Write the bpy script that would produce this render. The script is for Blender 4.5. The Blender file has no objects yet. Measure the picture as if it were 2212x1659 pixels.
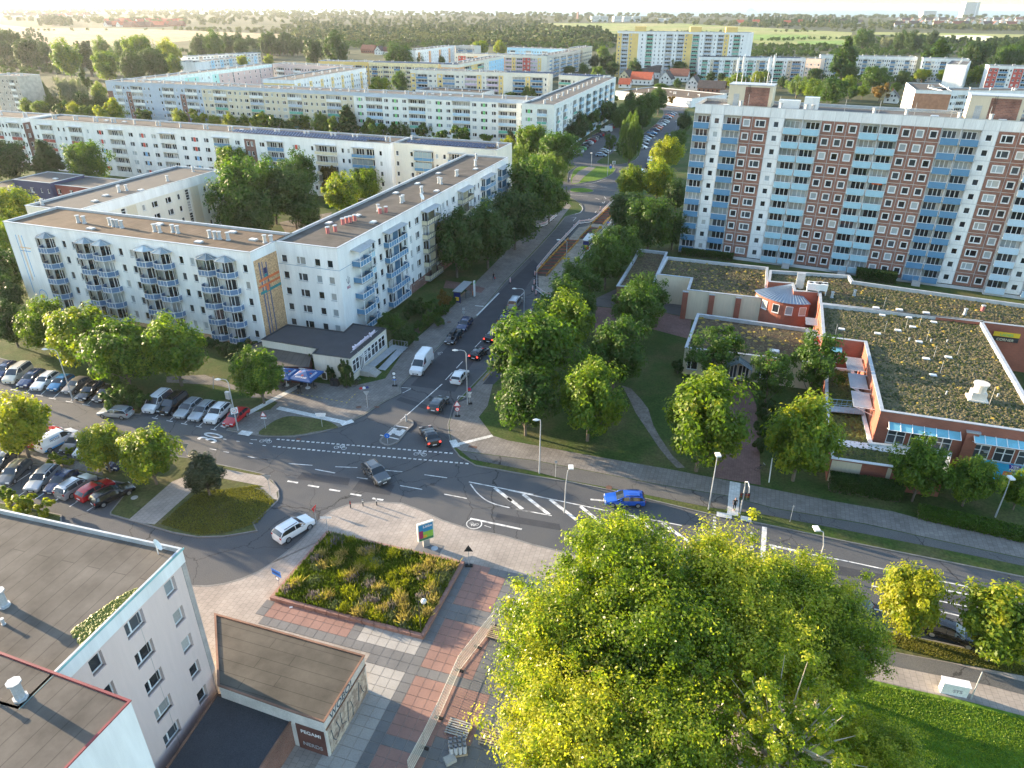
import bpy,math,random
import numpy as np
from mathutils import Vector,Matrix
random.seed(7)
rng=np.random.default_rng(11)
SC=bpy.context.scene
COL=SC.collection
R=math.radians
# ------------------------------------------------------------------ camera
CAM_H=54.0
F_PX,CX,CY=1535.0,1106.0,829.5 # survey of the photograph at 2212 x 1659
PITCH,ROLL=R(28.15),R(0.26)
cam_d=bpy.data.cameras.new('camera')
cam=bpy.data.objects.new('camera',cam_d)
COL.objects.link(cam)
cam_d.sensor_width=36.0
cam_d.lens=F_PX/2212.0*36.0
cam_d.clip_start=0.5
cam_d.clip_end=60000.0
cam.matrix_world=(Matrix.Translation((0,0,CAM_H)) @ Matrix.Rotation(math.pi/2-PITCH,4,'X')
@ Matrix.Rotation(ROLL,4,'Z'))
SC.camera=cam
# ------------------------------------------------------------------ light
HAZE=4.8e-5
SUN_AZ=R(154.0) # direction towards the sun, counter-clockwise from +X
SUN_EL=R(11.0)
world=bpy.data.worlds.new('World')
SC.world=world
world.use_nodes=True
wn=world.node_tree
wn.nodes.clear()
sky=wn.nodes.new('ShaderNodeTexSky')
sky.sky_type='NISHITA'
sky.sun_disc=False
sky.sun_elevation=SUN_EL
sky.sun_rotation=math.pi/2-SUN_AZ
sky.air_density=1.0
sky.dust_density=.6
sky.ozone_density=1.3
bgn=wn.nodes.new('ShaderNodeBackground')
bgn.inputs['Strength'].default_value=0.15
wo=wn.nodes.new('ShaderNodeOutputWorld')
wn.links.new(sky.outputs[0],bgn.inputs[0])
wn.links.new(bgn.outputs[0],wo.inputs[0])
sun_d=bpy.data.lights.new('sun','SUN')
sun_d.energy=5.0
sun_d.angle=R(0.55)
sun_d.color=(1.0,0.78,0.52)
sun=bpy.data.objects.new('sun',sun_d)
COL.objects.link(sun)
sdir=Vector((math.cos(SUN_AZ)*math.cos(SUN_EL),math.sin(SUN_AZ)*math.cos(SUN_EL),math.sin(SUN_EL)))
sun.rotation_euler=sdir.to_track_quat('Z','Y').to_euler()
sun.location=(-60,60,90)
SC.view_settings.view_transform='Standard'
SC.view_settings.look='None'
SC.view_settings.exposure=2.08
SC.view_settings.gamma=1.0
SC.view_settings.use_curve_mapping=False
SC.cycles.max_bounces=6
SC.cycles.diffuse_bounces=3
SC.cycles.glossy_bounces=2
SC.cycles.transmission_bounces=4
SC.cycles.transparent_max_bounces=8
SC.cycles.volume_bounces=0
SC.cycles.use_denoising=True
# ------------------------------------------------------------------ survey: image point -> world point at height z
REG={'u': (0,0,1.8228),'t1': (0,0,.6076),'t2': (1344,0,.6076),'t3': (2688,0,.6076),
'z4': (0,400,.4973),'z5': (1000,400,.4973),'z6': (2000,400,.4973),'z7': (2932,400,.4973),
'r1': (0,1150,.4973),'r2': (1000,1150,.4973),'r3': (2000,1150,.4973),'r4': (2932,1150,.4973),
'r5': (0,1900,.6773),'r6': (1000,1900,.6773),'r7': (2000,1900,.6773),'r8': (2932,1900,.6773)}
def W(reg,x,y,z=0.0):
	ox,oy,s=REG[reg]
	a=(ox+x*s)/1.8228-CX
	b=(oy+y*s)/1.8228-CY
	a,b=a*math.cos(ROLL)+b*math.sin(ROLL),-a*math.sin(ROLL)+b*math.cos(ROLL)
	rx,ry,rz=a,F_PX*math.cos(PITCH)-b*math.sin(PITCH),-(F_PX*math.sin(PITCH)+b*math.cos(PITCH))
	t=(z-CAM_H)/rz
	return Vector((rx*t,ry*t,z))
def on_plane(reg,x,y,O,deg):
	"""distance along and height of an image point on the vertical plane through O with bearing deg"""
	ox,oy,s=REG[reg]
	a=(ox+x*s)/1.8228-CX
	b=(oy+y*s)/1.8228-CY
	a,b=a*math.cos(ROLL)+b*math.sin(ROLL),-a*math.sin(ROLL)+b*math.cos(ROLL)
	rx,ry,rz=a,F_PX*math.cos(PITCH)-b*math.sin(PITCH),-(F_PX*math.sin(PITCH)+b*math.cos(PITCH))
	c,sn=math.cos(R(deg)),math.sin(R(deg))
	nx,ny=sn,-c
	t=(O[0]*nx+O[1]*ny)/(rx*nx+ry*ny)
	return (rx*t-O[0])*c+(ry*t-O[1])*sn,CAM_H+rz*t
def WL(reg,pts,z=0.0):
	return [W(reg,x,y,z) for x,y in pts]
# ------------------------------------------------------------------ objects
def tag(o,label=None,cat=None,group=None,kind=None):
	if label: o['label']=label
	if cat: o['category']=cat
	if group: o['group']=group
	if kind: o['kind']=kind
	return o
def empty(name,loc=(0,0,0),rz=0.0,label=None,cat=None,group=None):
	o=bpy.data.objects.new(name,None)
	o.empty_display_size=0.3
	COL.objects.link(o)
	o.location=loc
	o.rotation_euler=(0,0,rz)
	return tag(o,label,cat,group)
def link(name,mesh,parent=None,loc=(0,0,0),rz=0.0,rot=None,scale=None):
	o=bpy.data.objects.new(name,mesh)
	COL.objects.link(o)
	if parent is not None: o.parent=parent
	o.location=loc
	o.rotation_euler=rot if rot is not None else (0,0,rz)
	if scale is not None: o.scale=scale
	return o
class MB:
	"""collects faces; T = (ox, oy, oz, angle) moves what is added"""
	def __init__(s):
		s.v,s.f,s.m=[],[],[]
		s.T=None
	def at(s,ox=0,oy=0,oz=0,a=0.0):
		s.T=(ox,oy,oz,math.cos(a),math.sin(a))
		return s
	def add(s,pts,faces,m=0):
		k=len(s.v)
		if s.T:
			ox,oy,oz,c,n=s.T
			pts=[(ox+x*c-y*n,oy+x*n+y*c,oz+z) for x,y,z in pts]
		s.v.extend(tuple(p) for p in pts)
		for f in faces:
			s.f.append(tuple(k+i for i in f))
			s.m.append(m)
	def quad(s,a,b,c,d,m=0):
		s.add([a,b,c,d],[(0,1,2,3)],m)
	def box(s,x0,x1,y0,y1,z0,z1,m=0,top=None,nobot=False):
		p=[(x0,y0,z0),(x1,y0,z0),(x1,y1,z0),(x0,y1,z0),(x0,y0,z1),(x1,y0,z1),(x1,y1,z1),(x0,y1,z1)]
		f=[(0,1,5,4),(1,2,6,5),(2,3,7,6),(3,0,4,7)]
		if not nobot: f.append((3,2,1,0))
		s.add(p,f,m)
		s.add(p[4:],[(0,1,2,3)],m if top is None else top)
	def bar(s,a,b,w,h,m=0):
		"""box section from a to b, width w across, height h"""
		a,b=Vector(a),Vector(b)
		d=(b-a).normalized()
		up=Vector((0,0,1)) if abs(d.z)<.95 else Vector((1,0,0))
		sx=d.cross(up).normalized()*(w/2)
		sz=sx.cross(d).normalized()*(h/2)
		p=[a-sx-sz,a+sx-sz,a+sx+sz,a-sx+sz,b-sx-sz,b+sx-sz,b+sx+sz,b-sx+sz]
		s.add([tuple(q) for q in p],[(0,1,5,4),(1,2,6,5),(2,3,7,6),(3,0,4,7),(3,2,1,0),(4,5,6,7)],m)
	def cyl(s,x,y,z0,z1,r,m=0,n=10,r1=None,cap=True):
		r1=r if r1 is None else r1
		p=[(x+r*math.cos(2*math.pi*i/n),y+r*math.sin(2*math.pi*i/n),z0) for i in range(n)]
		p += [(x+r1*math.cos(2*math.pi*i/n),y+r1*math.sin(2*math.pi*i/n),z1) for i in range(n)]
		f=[(i,(i+1) % n,n+(i+1) % n,n+i) for i in range(n)]
		if cap: f += [tuple(range(n,2*n)),tuple(reversed(range(n)))]
		s.add(p,f,m)
	def tube(s,pts,r,m=0,n=6):
		"""tube through points, r number or list"""
		pts=[Vector(p) for p in pts]
		rs=r if isinstance(r,(list,tuple)) else [r]*len(pts)
		V,Fc=[],[]
		for i,p in enumerate(pts):
			d=(pts[min(i+1,len(pts)-1)]-pts[max(i-1,0)]).normalized()
			up=Vector((0,0,1)) if abs(d.z)<.9 else Vector((1,0,0))
			a=d.cross(up).normalized(); b=d.cross(a)
			for k in range(n):
				t=2*math.pi*k/n
				V.append(tuple(p+(a*math.cos(t)+b*math.sin(t))*rs[i]))
		for i in range(len(pts)-1):
			for k in range(n):
				Fc.append((i*n+k,i*n+(k+1) % n,(i+1)*n+(k+1) % n,(i+1)*n+k))
		Fc += [tuple(range(n)),tuple(reversed(range((len(pts)-1)*n,len(pts)*n)))]
		s.add(V,Fc,m)
	def prism(s,poly,z0,z1,m=0,side=None):
		n=len(poly)
		area=sum(poly[i][0]*poly[(i+1) % n][1]-poly[(i+1) % n][0]*poly[i][1] for i in range(n))
		if area<0: poly=list(reversed(poly))
		s.add([(p[0],p[1],z1) for p in poly],[tuple(range(n))],m)
		sd=m if side is None else side
		for i in range(n):
			a,b=poly[i],poly[(i+1) % n]
			s.quad((a[0],a[1],z0),(b[0],b[1],z0),(b[0],b[1],z1),(a[0],a[1],z1),sd)
	def mesh(s,name,mats,smooth=False):
		me=bpy.data.meshes.new(name)
		me.from_pydata(s.v,[],s.f)
		for mt in (mats if isinstance(mats,(list,tuple)) else [mats]): me.materials.append(mt)
		me.polygons.foreach_set('material_index',s.m)
		if smooth: me.polygons.foreach_set('use_smooth',[True]*len(s.f))
		me.update()
		return me
	def build(s,name,mats,parent=None,loc=(0,0,0),rz=0.0,smooth=False):
		return link(name,s.mesh(name,mats,smooth),parent,loc,rz)
def copy_tree(o,parent=None):
	c=o.copy()
	COL.objects.link(c)
	if parent is not None: c.parent=parent
	for ch in KIDS.get(o.name,[]):
		copy_tree(ch,c)
	return c
KIDS={}
def note_kids(root):
	"""remember children once so that copying stays fast"""
	def walk(o):
		ks=[c for c in COL.objects if c.parent==o]
		KIDS[o.name]=ks
		for k in ks: walk(k)
	walk(root)
# ------------------------------------------------------------------ materials
MATS={}
def _new(name):
	m=bpy.data.materials.new(name)
	m.use_nodes=True
	nt=m.node_tree
	nt.nodes.clear()
	out=nt.nodes.new('ShaderNodeOutputMaterial')
	return m,nt,out
def N(nt,t,**kw):
	n=nt.nodes.new(t)
	for k,v in kw.items():
		if k.startswith('i_'):
			n.inputs[k[2:].replace('_',' ')].default_value=v
		else: setattr(n,k,v)
	return n
def c4(c): return (c[0],c[1],c[2],1.0)
def mat(name,col,rough=.85,var=.14,scale=.6,var2=.1,scale2=8.,metal=0.,bump=0.,spec=.4,tint=None,streak=False,coords='Object',coat=0.):
	"""plain surface with two octaves of wear; tint = second colour of the large patches"""
	if name in MATS: return MATS[name]
	m,nt,out=_new(name)
	L=nt.links
	bs=N(nt,'ShaderNodeBsdfPrincipled')
	bs.inputs['Roughness'].default_value=rough
	bs.inputs['Metallic'].default_value=metal
	bs.inputs['Specular IOR Level'].default_value=spec
	if coat: bs.inputs['Coat Weight'].default_value=coat; bs.inputs['Coat Roughness'].default_value=.08
	tc=N(nt,'ShaderNodeTexCoord')
	mp=N(nt,'ShaderNodeMapping')
	if streak: mp.inputs['Scale'].default_value=(1,1,.12)
	if coords=='World':
		g=N(nt,'ShaderNodeNewGeometry'); L.new(g.outputs['Position'],mp.inputs['Vector'])
	else: L.new(tc.outputs['Object'],mp.inputs['Vector'])
	n1=N(nt,'ShaderNodeTexNoise'); n1.inputs['Scale'].default_value=scale; n1.inputs['Detail'].default_value=5
	n2=N(nt,'ShaderNodeTexNoise'); n2.inputs['Scale'].default_value=scale2; n2.inputs['Detail'].default_value=3
	L.new(mp.outputs[0],n1.inputs['Vector']); L.new(mp.outputs[0],n2.inputs['Vector'])
	r1=N(nt,'ShaderNodeValToRGB')
	r1.color_ramp.elements[0].position=.34; r1.color_ramp.elements[1].position=.66
	hi=[min(1,c*(1+var)) for c in col]
	lo=[c*(1-var) for c in col] if tint is None else tint
	r1.color_ramp.elements[0].color=c4(lo); r1.color_ramp.elements[1].color=c4(hi)
	L.new(n1.outputs['Fac'],r1.inputs['Fac'])
	r2=N(nt,'ShaderNodeMapRange'); r2.inputs['From Min'].default_value=.3; r2.inputs['From Max'].default_value=.7
	r2.inputs['To Min'].default_value=1-var2; r2.inputs['To Max'].default_value=1+var2
	L.new(n2.outputs['Fac'],r2.inputs['Value'])
	mx=N(nt,'ShaderNodeVectorMath',operation='SCALE')
	L.new(r1.outputs['Color'],mx.inputs[0]); L.new(r2.outputs[0],mx.inputs['Scale'])
	L.new(mx.outputs[0],bs.inputs['Base Color'])
	if bump:
		b=N(nt,'ShaderNodeBump'); b.inputs['Strength'].default_value=bump; b.inputs['Distance'].default_value=.05
		L.new(n2.outputs['Fac'],b.inputs['Height']); L.new(b.outputs[0],bs.inputs['Normal'])
	L.new(bs.outputs[0],out.inputs[0])
	MATS[name]=m
	return m
def paint(name,col,rough=.25,metal=.0,coat=.5):
	if name in MATS: return MATS[name]
	return mat(name,col,rough,.03,1.5,.03,12.,metal,spec=.5,coat=coat)
def brick_mat(name,c1,c2,mortar,bw=.24,bh=.071,ms=.012,fade=.25,sc=1.0):
	"""bricks on upright faces: runs along x+y so it works on both directions of wall"""
	if name in MATS: return MATS[name]
	m,nt,out=_new(name)
	L=nt.links
	bs=N(nt,'ShaderNodeBsdfPrincipled'); bs.inputs['Roughness'].default_value=.9
	tc=N(nt,'ShaderNodeTexCoord')
	sp=N(nt,'ShaderNodeSeparateXYZ'); L.new(tc.outputs['Object'],sp.inputs[0])
	ad=N(nt,'ShaderNodeMath',operation='ADD'); L.new(sp.outputs[0],ad.inputs[0]); L.new(sp.outputs[1],ad.inputs[1])
	cb=N(nt,'ShaderNodeCombineXYZ'); L.new(ad.outputs[0],cb.inputs[0]); L.new(sp.outputs[2],cb.inputs[1])
	br=N(nt,'ShaderNodeTexBrick')
	br.inputs['Color1'].default_value=c4(c1); br.inputs['Color2'].default_value=c4(c2); br.inputs['Mortar'].default_value=c4(mortar)
	br.inputs['Scale'].default_value=sc; br.inputs['Brick Width'].default_value=bw; br.inputs['Row Height'].default_value=bh
	br.inputs['Mortar Size'].default_value=ms; br.inputs['Bias'].default_value=0.
	L.new(cb.outputs[0],br.inputs['Vector'])
	n1=N(nt,'ShaderNodeTexNoise'); n1.inputs['Scale'].default_value=.35; n1.inputs['Detail'].default_value=6
	L.new(tc.outputs['Object'],n1.inputs['Vector'])
	mr=N(nt,'ShaderNodeMapRange'); mr.inputs['From Min'].default_value=.3; mr.inputs['From Max'].default_value=.7
	mr.inputs['To Min'].default_value=1-fade; mr.inputs['To Max'].default_value=1+fade
	L.new(n1.outputs['Fac'],mr.inputs['Value'])
	mx=N(nt,'ShaderNodeVectorMath',operation='SCALE'); L.new(br.outputs['Color'],mx.inputs[0]); L.new(mr.outputs[0],mx.inputs['Scale'])
	L.new(mx.outputs[0],bs.inputs['Base Color'])
	L.new(bs.outputs[0],out.inputs[0])
	MATS[name]=m
	return m
def glass_mat(name,col,rough=.06,mix=None):
	"""window pane seen from outside: dark room behind a reflecting face; mix = curtain colour"""
	if name in MATS: return MATS[name]
	m,nt,out=_new(name)
	L=nt.links
	bs=N(nt,'ShaderNodeBsdfPrincipled')
	bs.inputs['Roughness'].default_value=rough
	bs.inputs['Specular IOR Level'].default_value=.6
	oi=N(nt,'ShaderNodeObjectInfo')
	mr=N(nt,'ShaderNodeMapRange'); mr.inputs['To Min'].default_value=.45; mr.inputs['To Max'].default_value=1.5
	L.new(oi.outputs['Random'],mr.inputs['Value'])
	base=N(nt,'ShaderNodeRGB'); base.outputs[0].default_value=c4(col)
	src=base.outputs[0]
	if mix is not None:
		tc=N(nt,'ShaderNodeTexCoord')
		wv=N(nt,'ShaderNodeTexWave'); wv.inputs['Scale'].default_value=3.2; wv.inputs['Distortion'].default_value=2.5
		L.new(tc.outputs['Object'],wv.inputs['Vector'])
		mm=N(nt,'ShaderNodeMix',data_type='RGBA'); mm.inputs['A'].default_value=c4([c*.62 for c in mix]); mm.inputs['B'].default_value=c4(mix)
		L.new(wv.outputs['Fac'],mm.inputs['Factor'])
		src=mm.outputs['Result']
		mr.inputs['To Min'].default_value=.7; mr.inputs['To Max'].default_value=1.15
	mx=N(nt,'ShaderNodeVectorMath',operation='SCALE'); L.new(src,mx.inputs[0]); L.new(mr.outputs[0],mx.inputs['Scale'])
	L.new(mx.outputs[0],bs.inputs['Base Color'])
	L.new(bs.outputs[0],out.inputs[0])
	MATS[name]=m
	return m
def leaf_mat(name,c1,c2,c3=None,trans=.45,rough=.5,island=True):
	"""leaves: colour differs from leaf to leaf and tree to tree, light passes through"""
	if name in MATS: return MATS[name]
	m,nt,out=_new(name)
	L=nt.links
	g=N(nt,'ShaderNodeNewGeometry'); oi=N(nt,'ShaderNodeObjectInfo'); tc=N(nt,'ShaderNodeTexCoord')
	nz=N(nt,'ShaderNodeTexNoise'); nz.inputs['Scale'].default_value=.42; nz.inputs['Detail'].default_value=2
	L.new(tc.outputs['Object'],nz.inputs['Vector'])
	a=N(nt,'ShaderNodeMath',operation='MULTIPLY_ADD'); a.inputs[1].default_value=.34; L.new(g.outputs['Random Per Island'],a.inputs[0])
	b=N(nt,'ShaderNodeMath',operation='MULTIPLY_ADD'); b.inputs[1].default_value=.36
	L.new(oi.outputs['Random'],b.inputs[0]); L.new(nz.outputs['Fac'],b.inputs[2]); L.new(b.outputs[0],a.inputs[2])
	rp=N(nt,'ShaderNodeValToRGB')
	e=rp.color_ramp.elements
	e[0].position=.45; e[0].color=c4(c1); e[1].position=.95; e[1].color=c4(c2)
	if c3:
		x=e.new(1.0); x.color=c4(c3); e[1].position=.85
	L.new(a.outputs[0],rp.inputs['Fac'])
	df=N(nt,'ShaderNodeBsdfPrincipled'); df.inputs['Roughness'].default_value=rough; df.inputs['Specular IOR Level'].default_value=.35
	tr=N(nt,'ShaderNodeBsdfTranslucent')
	tcx=N(nt,'ShaderNodeVectorMath',operation='MULTIPLY'); tcx.inputs[1].default_value=(1.35,1.5,.5)
	L.new(rp.outputs[0],df.inputs['Base Color']); L.new(rp.outputs[0],tcx.inputs[0]); L.new(tcx.outputs[0],tr.inputs['Color'])
	ms=N(nt,'ShaderNodeMixShader'); ms.inputs[0].default_value=trans
	L.new(df.outputs[0],ms.inputs[1]); L.new(tr.outputs[0],ms.inputs[2]); L.new(ms.outputs[0],out.inputs[0])
	MATS[name]=m
	return m
def ground_mat(name,cols,scale=.15,scale2=2.5,rough=.95,bump=.4,cracks=0):
	"""patchy ground: list of colours along a noise ramp"""
	if name in MATS: return MATS[name]
	m,nt,out=_new(name)
	L=nt.links
	bs=N(nt,'ShaderNodeBsdfPrincipled'); bs.inputs['Roughness'].default_value=rough; bs.inputs['Specular IOR Level'].default_value=.2
	g=N(nt,'ShaderNodeNewGeometry')
	n1=N(nt,'ShaderNodeTexNoise'); n1.inputs['Scale'].default_value=scale; n1.inputs['Detail'].default_value=8; n1.inputs['Roughness'].default_value=.6
	L.new(g.outputs['Position'],n1.inputs['Vector'])
	n2=N(nt,'ShaderNodeTexNoise'); n2.inputs['Scale'].default_value=scale2; n2.inputs['Detail'].default_value=5
	L.new(g.outputs['Position'],n2.inputs['Vector'])
	rp=N(nt,'ShaderNodeValToRGB')
	e=rp.color_ramp.elements
	k=len(cols)
	e[0].position=.3; e[0].color=c4(cols[0]); e[1].position=.7; e[1].color=c4(cols[-1])
	for i in range(1,k-1):
		x=e.new(.3+.4*i/(k-1)); x.color=c4(cols[i])
	L.new(n1.outputs['Fac'],rp.inputs['Fac'])
	mr=N(nt,'ShaderNodeMapRange'); mr.inputs['From Min'].default_value=.3; mr.inputs['From Max'].default_value=.7
	mr.inputs['To Min'].default_value=.72; mr.inputs['To Max'].default_value=1.3
	L.new(n2.outputs['Fac'],mr.inputs['Value'])
	mx=N(nt,'ShaderNodeVectorMath',operation='SCALE'); L.new(rp.outputs[0],mx.inputs[0]); L.new(mr.outputs[0],mx.inputs['Scale'])
	col_=mx.outputs[0]
	if cracks: # wandering cracks and a few dark tar repairs
		wp=N(nt,'ShaderNodeVectorMath',operation='MULTIPLY_ADD'); wp.inputs[1].default_value=(3,3,3); L.new(n1.outputs['Color'],wp.inputs[0]); L.new(g.outputs['Position'],wp.inputs[2])
		for sc_,th_,dk in ((.11,.006,.55),(.035,.0035,.45)):
			vo=N(nt,'ShaderNodeTexVoronoi',feature='DISTANCE_TO_EDGE'); vo.inputs['Scale'].default_value=sc_; L.new(wp.outputs[0],vo.inputs['Vector'])
			lt=N(nt,'ShaderNodeMapRange'); lt.inputs['From Min'].default_value=th_*.4; lt.inputs['From Max'].default_value=th_; lt.inputs['To Min'].default_value=dk; L.new(vo.outputs['Distance'],lt.inputs['Value'])
			m2=N(nt,'ShaderNodeVectorMath',operation='SCALE'); L.new(col_,m2.inputs[0]); L.new(lt.outputs[0],m2.inputs['Scale']); col_=m2.outputs[0]
	L.new(col_,bs.inputs['Base Color'])
	if bump:
		b=N(nt,'ShaderNodeBump'); b.inputs['Strength'].default_value=bump; b.inputs['Distance'].default_value=.12
		L.new(n2.outputs['Fac'],b.inputs['Height']); L.new(b.outputs[0],bs.inputs['Normal'])
	L.new(bs.outputs[0],out.inputs[0])
	MATS[name]=m
	return m
def paver_mat(name,col,joint,w=.25,h=.25,ang=0.,var=.12,ms=.03,off=0.5,obj=False,lo=.75,hi=1.18):
	"""small block paving on flat ground, in world metres"""
	if name in MATS: return MATS[name]
	m,nt,out=_new(name)
	L=nt.links
	bs=N(nt,'ShaderNodeBsdfPrincipled'); bs.inputs['Roughness'].default_value=.92; bs.inputs['Specular IOR Level'].default_value=.25
	g=N(nt,'ShaderNodeNewGeometry')
	mp=N(nt,'ShaderNodeMapping'); mp.inputs['Rotation'].default_value=(0,0,-ang)
	tc=N(nt,'ShaderNodeTexCoord'); pos=tc.outputs['Object'] if obj else g.outputs['Position']
	L.new(pos,mp.inputs['Vector'])
	br=N(nt,'ShaderNodeTexBrick'); br.offset=off
	br.inputs['Color1'].default_value=c4([c*(1-var) for c in col]); br.inputs['Color2'].default_value=c4([c*(1+var) for c in col])
	br.inputs['Mortar'].default_value=c4(joint); br.inputs['Scale'].default_value=1.; br.inputs['Brick Width'].default_value=w
	br.inputs['Row Height'].default_value=h; br.inputs['Mortar Size'].default_value=ms*h
	L.new(mp.outputs[0],br.inputs['Vector'])
	n1=N(nt,'ShaderNodeTexNoise'); n1.inputs['Scale'].default_value=.3; n1.inputs['Detail'].default_value=8; n1.inputs['Roughness'].default_value=.65
	L.new(pos,n1.inputs['Vector'])
	mr=N(nt,'ShaderNodeMapRange'); mr.inputs['From Min'].default_value=.3; mr.inputs['From Max'].default_value=.7
	mr.inputs['To Min'].default_value=lo; mr.inputs['To Max'].default_value=hi
	L.new(n1.outputs['Fac'],mr.inputs['Value'])
	mx=N(nt,'ShaderNodeVectorMath',operation='SCALE'); L.new(br.outputs['Color'],mx.inputs[0]); L.new(mr.outputs[0],mx.inputs['Scale'])
	L.new(mx.outputs[0],bs.inputs['Base Color'])
	L.new(bs.outputs[0],out.inputs[0])
	MATS[name]=m
	return m
# common materials
white=mat('white_frame',(.8,.81,.82),.5,.03)
white_render=mat('white_render',(.76,.76,.75),.9,.08,.5,.05,3.,streak=True)
grey_metal=mat('grey_metal',(.42,.44,.46),.45,.08,2.,metal=.4)
zinc=mat('zinc_sheet',(.42,.45,.48),.5,.1,1.,metal=.3)
dark_metal=mat('dark_metal',(.03,.035,.04),.5,.1)
black=mat('black_rubber',(.012,.012,.013),.8,.1)
concrete=mat('concrete',(.38,.37,.35),.9,.14,.8,.1,9.)
paintmark=mat('road_marking_paint',(.7,.7,.68),.7,.18,1.3,.14,14.,tint=(.36,.36,.35),coords='World')
red_paint=mat('red_paint',(.55,.03,.03),.5,.06)
blue_paint=mat('blue_paint',(.02,.12,.5),.5,.06)
yellow_paint=mat('yellow_paint',(.75,.5,.03),.6,.1)
GLS=[glass_mat('pane_dark',(.018,.024,.03)),glass_mat('pane_dim',(.05,.06,.07)),glass_mat('pane_curtain',(.3,.3,.3),.25,mix=(.5,.5,.48)),
glass_mat('pane_blind',(.4,.42,.44),.35,mix=(.42,.47,.5))]
ORD='first second third fourth fifth sixth seventh eighth ninth tenth eleventh twelfth thirteenth fourteenth fifteenth sixteenth seventeenth eighteenth nineteenth twentieth twenty-first twenty-second twenty-third twenty-fourth twenty-fifth twenty-sixth twenty-seventh twenty-eighth twenty-ninth thirtieth'.split()
# ================================================================== GROUND
asphalt=ground_mat('asphalt',[(.078,.082,.088),(.095,.098,.103),(.104,.104,.104)],.22,14.,.9,.12,1)
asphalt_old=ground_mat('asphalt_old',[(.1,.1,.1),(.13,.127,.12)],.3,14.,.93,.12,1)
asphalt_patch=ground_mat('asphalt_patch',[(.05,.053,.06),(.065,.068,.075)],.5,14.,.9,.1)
grass=ground_mat('lawn',[(.03,.06,.012),(.045,.08,.016),(.075,.09,.028),(.11,.1,.045)],.16,3.5,.95,.6)
grass_lush=ground_mat('lawn_green',[(.055,.115,.012),(.09,.17,.016),(.14,.2,.025)],.25,2.2,.95,.8)
grass_dry=ground_mat('lawn_dry',[(.055,.07,.022),(.08,.09,.03),(.12,.105,.05)],.3,3.,.95,.5)
soil=ground_mat('trodden_soil',[(.15,.13,.11),(.21,.19,.165)],.5,3.,.95,.3)
GA=R(70.8)
pav_grey=paver_mat('block_paving_grey',(.2,.185,.17),(.1,.095,.085),.5,.5,GA)
pav_light=paver_mat('block_paving_light',(.34,.3,.265),(.21,.185,.165),.55,.55,R(75),.06)
pav_red=paver_mat('block_paving_red',(.2,.12,.105),(.1,.07,.06),.3,.3,GA)
pav_white=paver_mat('tactile_paving',(.62,.62,.6),(.33,.33,.32),.32,.32,GA,off=0)
cobble=paver_mat('cobble_edge',(.13,.125,.12),(.05,.05,.05),.18,.14,0.,.25,ms=.14)
kerbm=mat('kerb_stone',(.19,.185,.175),.9,.15,.7,.15,6.,coords='World')
def spline(pts,k=4,closed=True):
	n=len(pts); out=[]
	rngi=range(n) if closed else range(n-1)
	for i in rngi:
		p0=pts[(i-1) % n] if closed or i>0 else pts[i]
		p1,p2=pts[i],pts[(i+1) % n]
		p3=pts[(i+2) % n] if closed or i+2<n else p2
		for j in range(k):
			t=j/k
			out.append(tuple(.5*((2*p1[d])+(-p0[d]+p2[d])*t+(2*p0[d]-5*p1[d]+4*p2[d]-p3[d])*t*t
			+(-p0[d]+3*p1[d]-3*p2[d]+p3[d])*t ** 3) for d in (0,1)))
	if not closed: out.append(tuple(pts[-1][:2]))
	return out
def inset_ring(poly,w):
	"""mitred inner ring of a polygon"""
	n=len(poly)
	A=sum(poly[i][0]*poly[(i+1) % n][1]-poly[(i+1) % n][0]*poly[i][1] for i in range(n))
	if A<0: poly=list(reversed(poly))
	out=[]
	for i in range(n):
		a,b,c=(Vector(poly[j][:2]) for j in ((i-1) % n,i,(i+1) % n))
		d1,d2=(b-a).normalized(),(c-b).normalized()
		n1,n2=Vector((-d1.y,d1.x)),Vector((-d2.y,d2.x))
		m_=n1+n2
		if m_.length<1e-4: m_=n1
		m_=m_.normalized()
		k=w/max(.4,m_.dot(n1))
		out.append((b.x+m_.x*k,b.y+m_.y*k))
	return poly,out
def raised(name,poly,m,z=.12,kerb=.16,side=None):
	"""raised ground with a kerb stone round it; one structure > kerb"""
	poly=[tuple(p[:2]) for p in poly]
	b=MB()
	outer,inner=inset_ring(poly,kerb)
	b.prism(inner,-.03,z-.012,0)
	o=tag(b.build(name,[m]),kind='structure')
	k=MB(); n=len(outer)
	for i in range(n):
		a,c,d,e=outer[i],outer[(i+1) % n],inner[(i+1) % n],inner[i]
		k.quad((*a,z),(*c,z),(*d,z),(*e,z))
		k.quad((*a,-.03),(*c,-.03),(*c,z),(*a,z))
		k.quad((*d,z-.02),(*e,z-.02),(*e,z),(*d,z))
	k.build('kerb',[kerbm],o)
	return o
SHEETS=[0]
def sheet(name,poly,m,z=.118,parent=None,top=True):
	SHEETS[0] += 1
	b=MB()
	poly=[tuple(p[:2]) for p in poly]
	n=len(poly)
	A=sum(poly[i][0]*poly[(i+1) % n][1]-poly[(i+1) % n][0]*poly[i][1] for i in range(n))
	if A<0: poly=list(reversed(poly))
	b.add([(p[0],p[1],z) for p in poly],[tuple(range(n))])
	o=b.build(name,[m],parent)
	if parent is None: tag(o,kind='structure')
	return o
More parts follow.
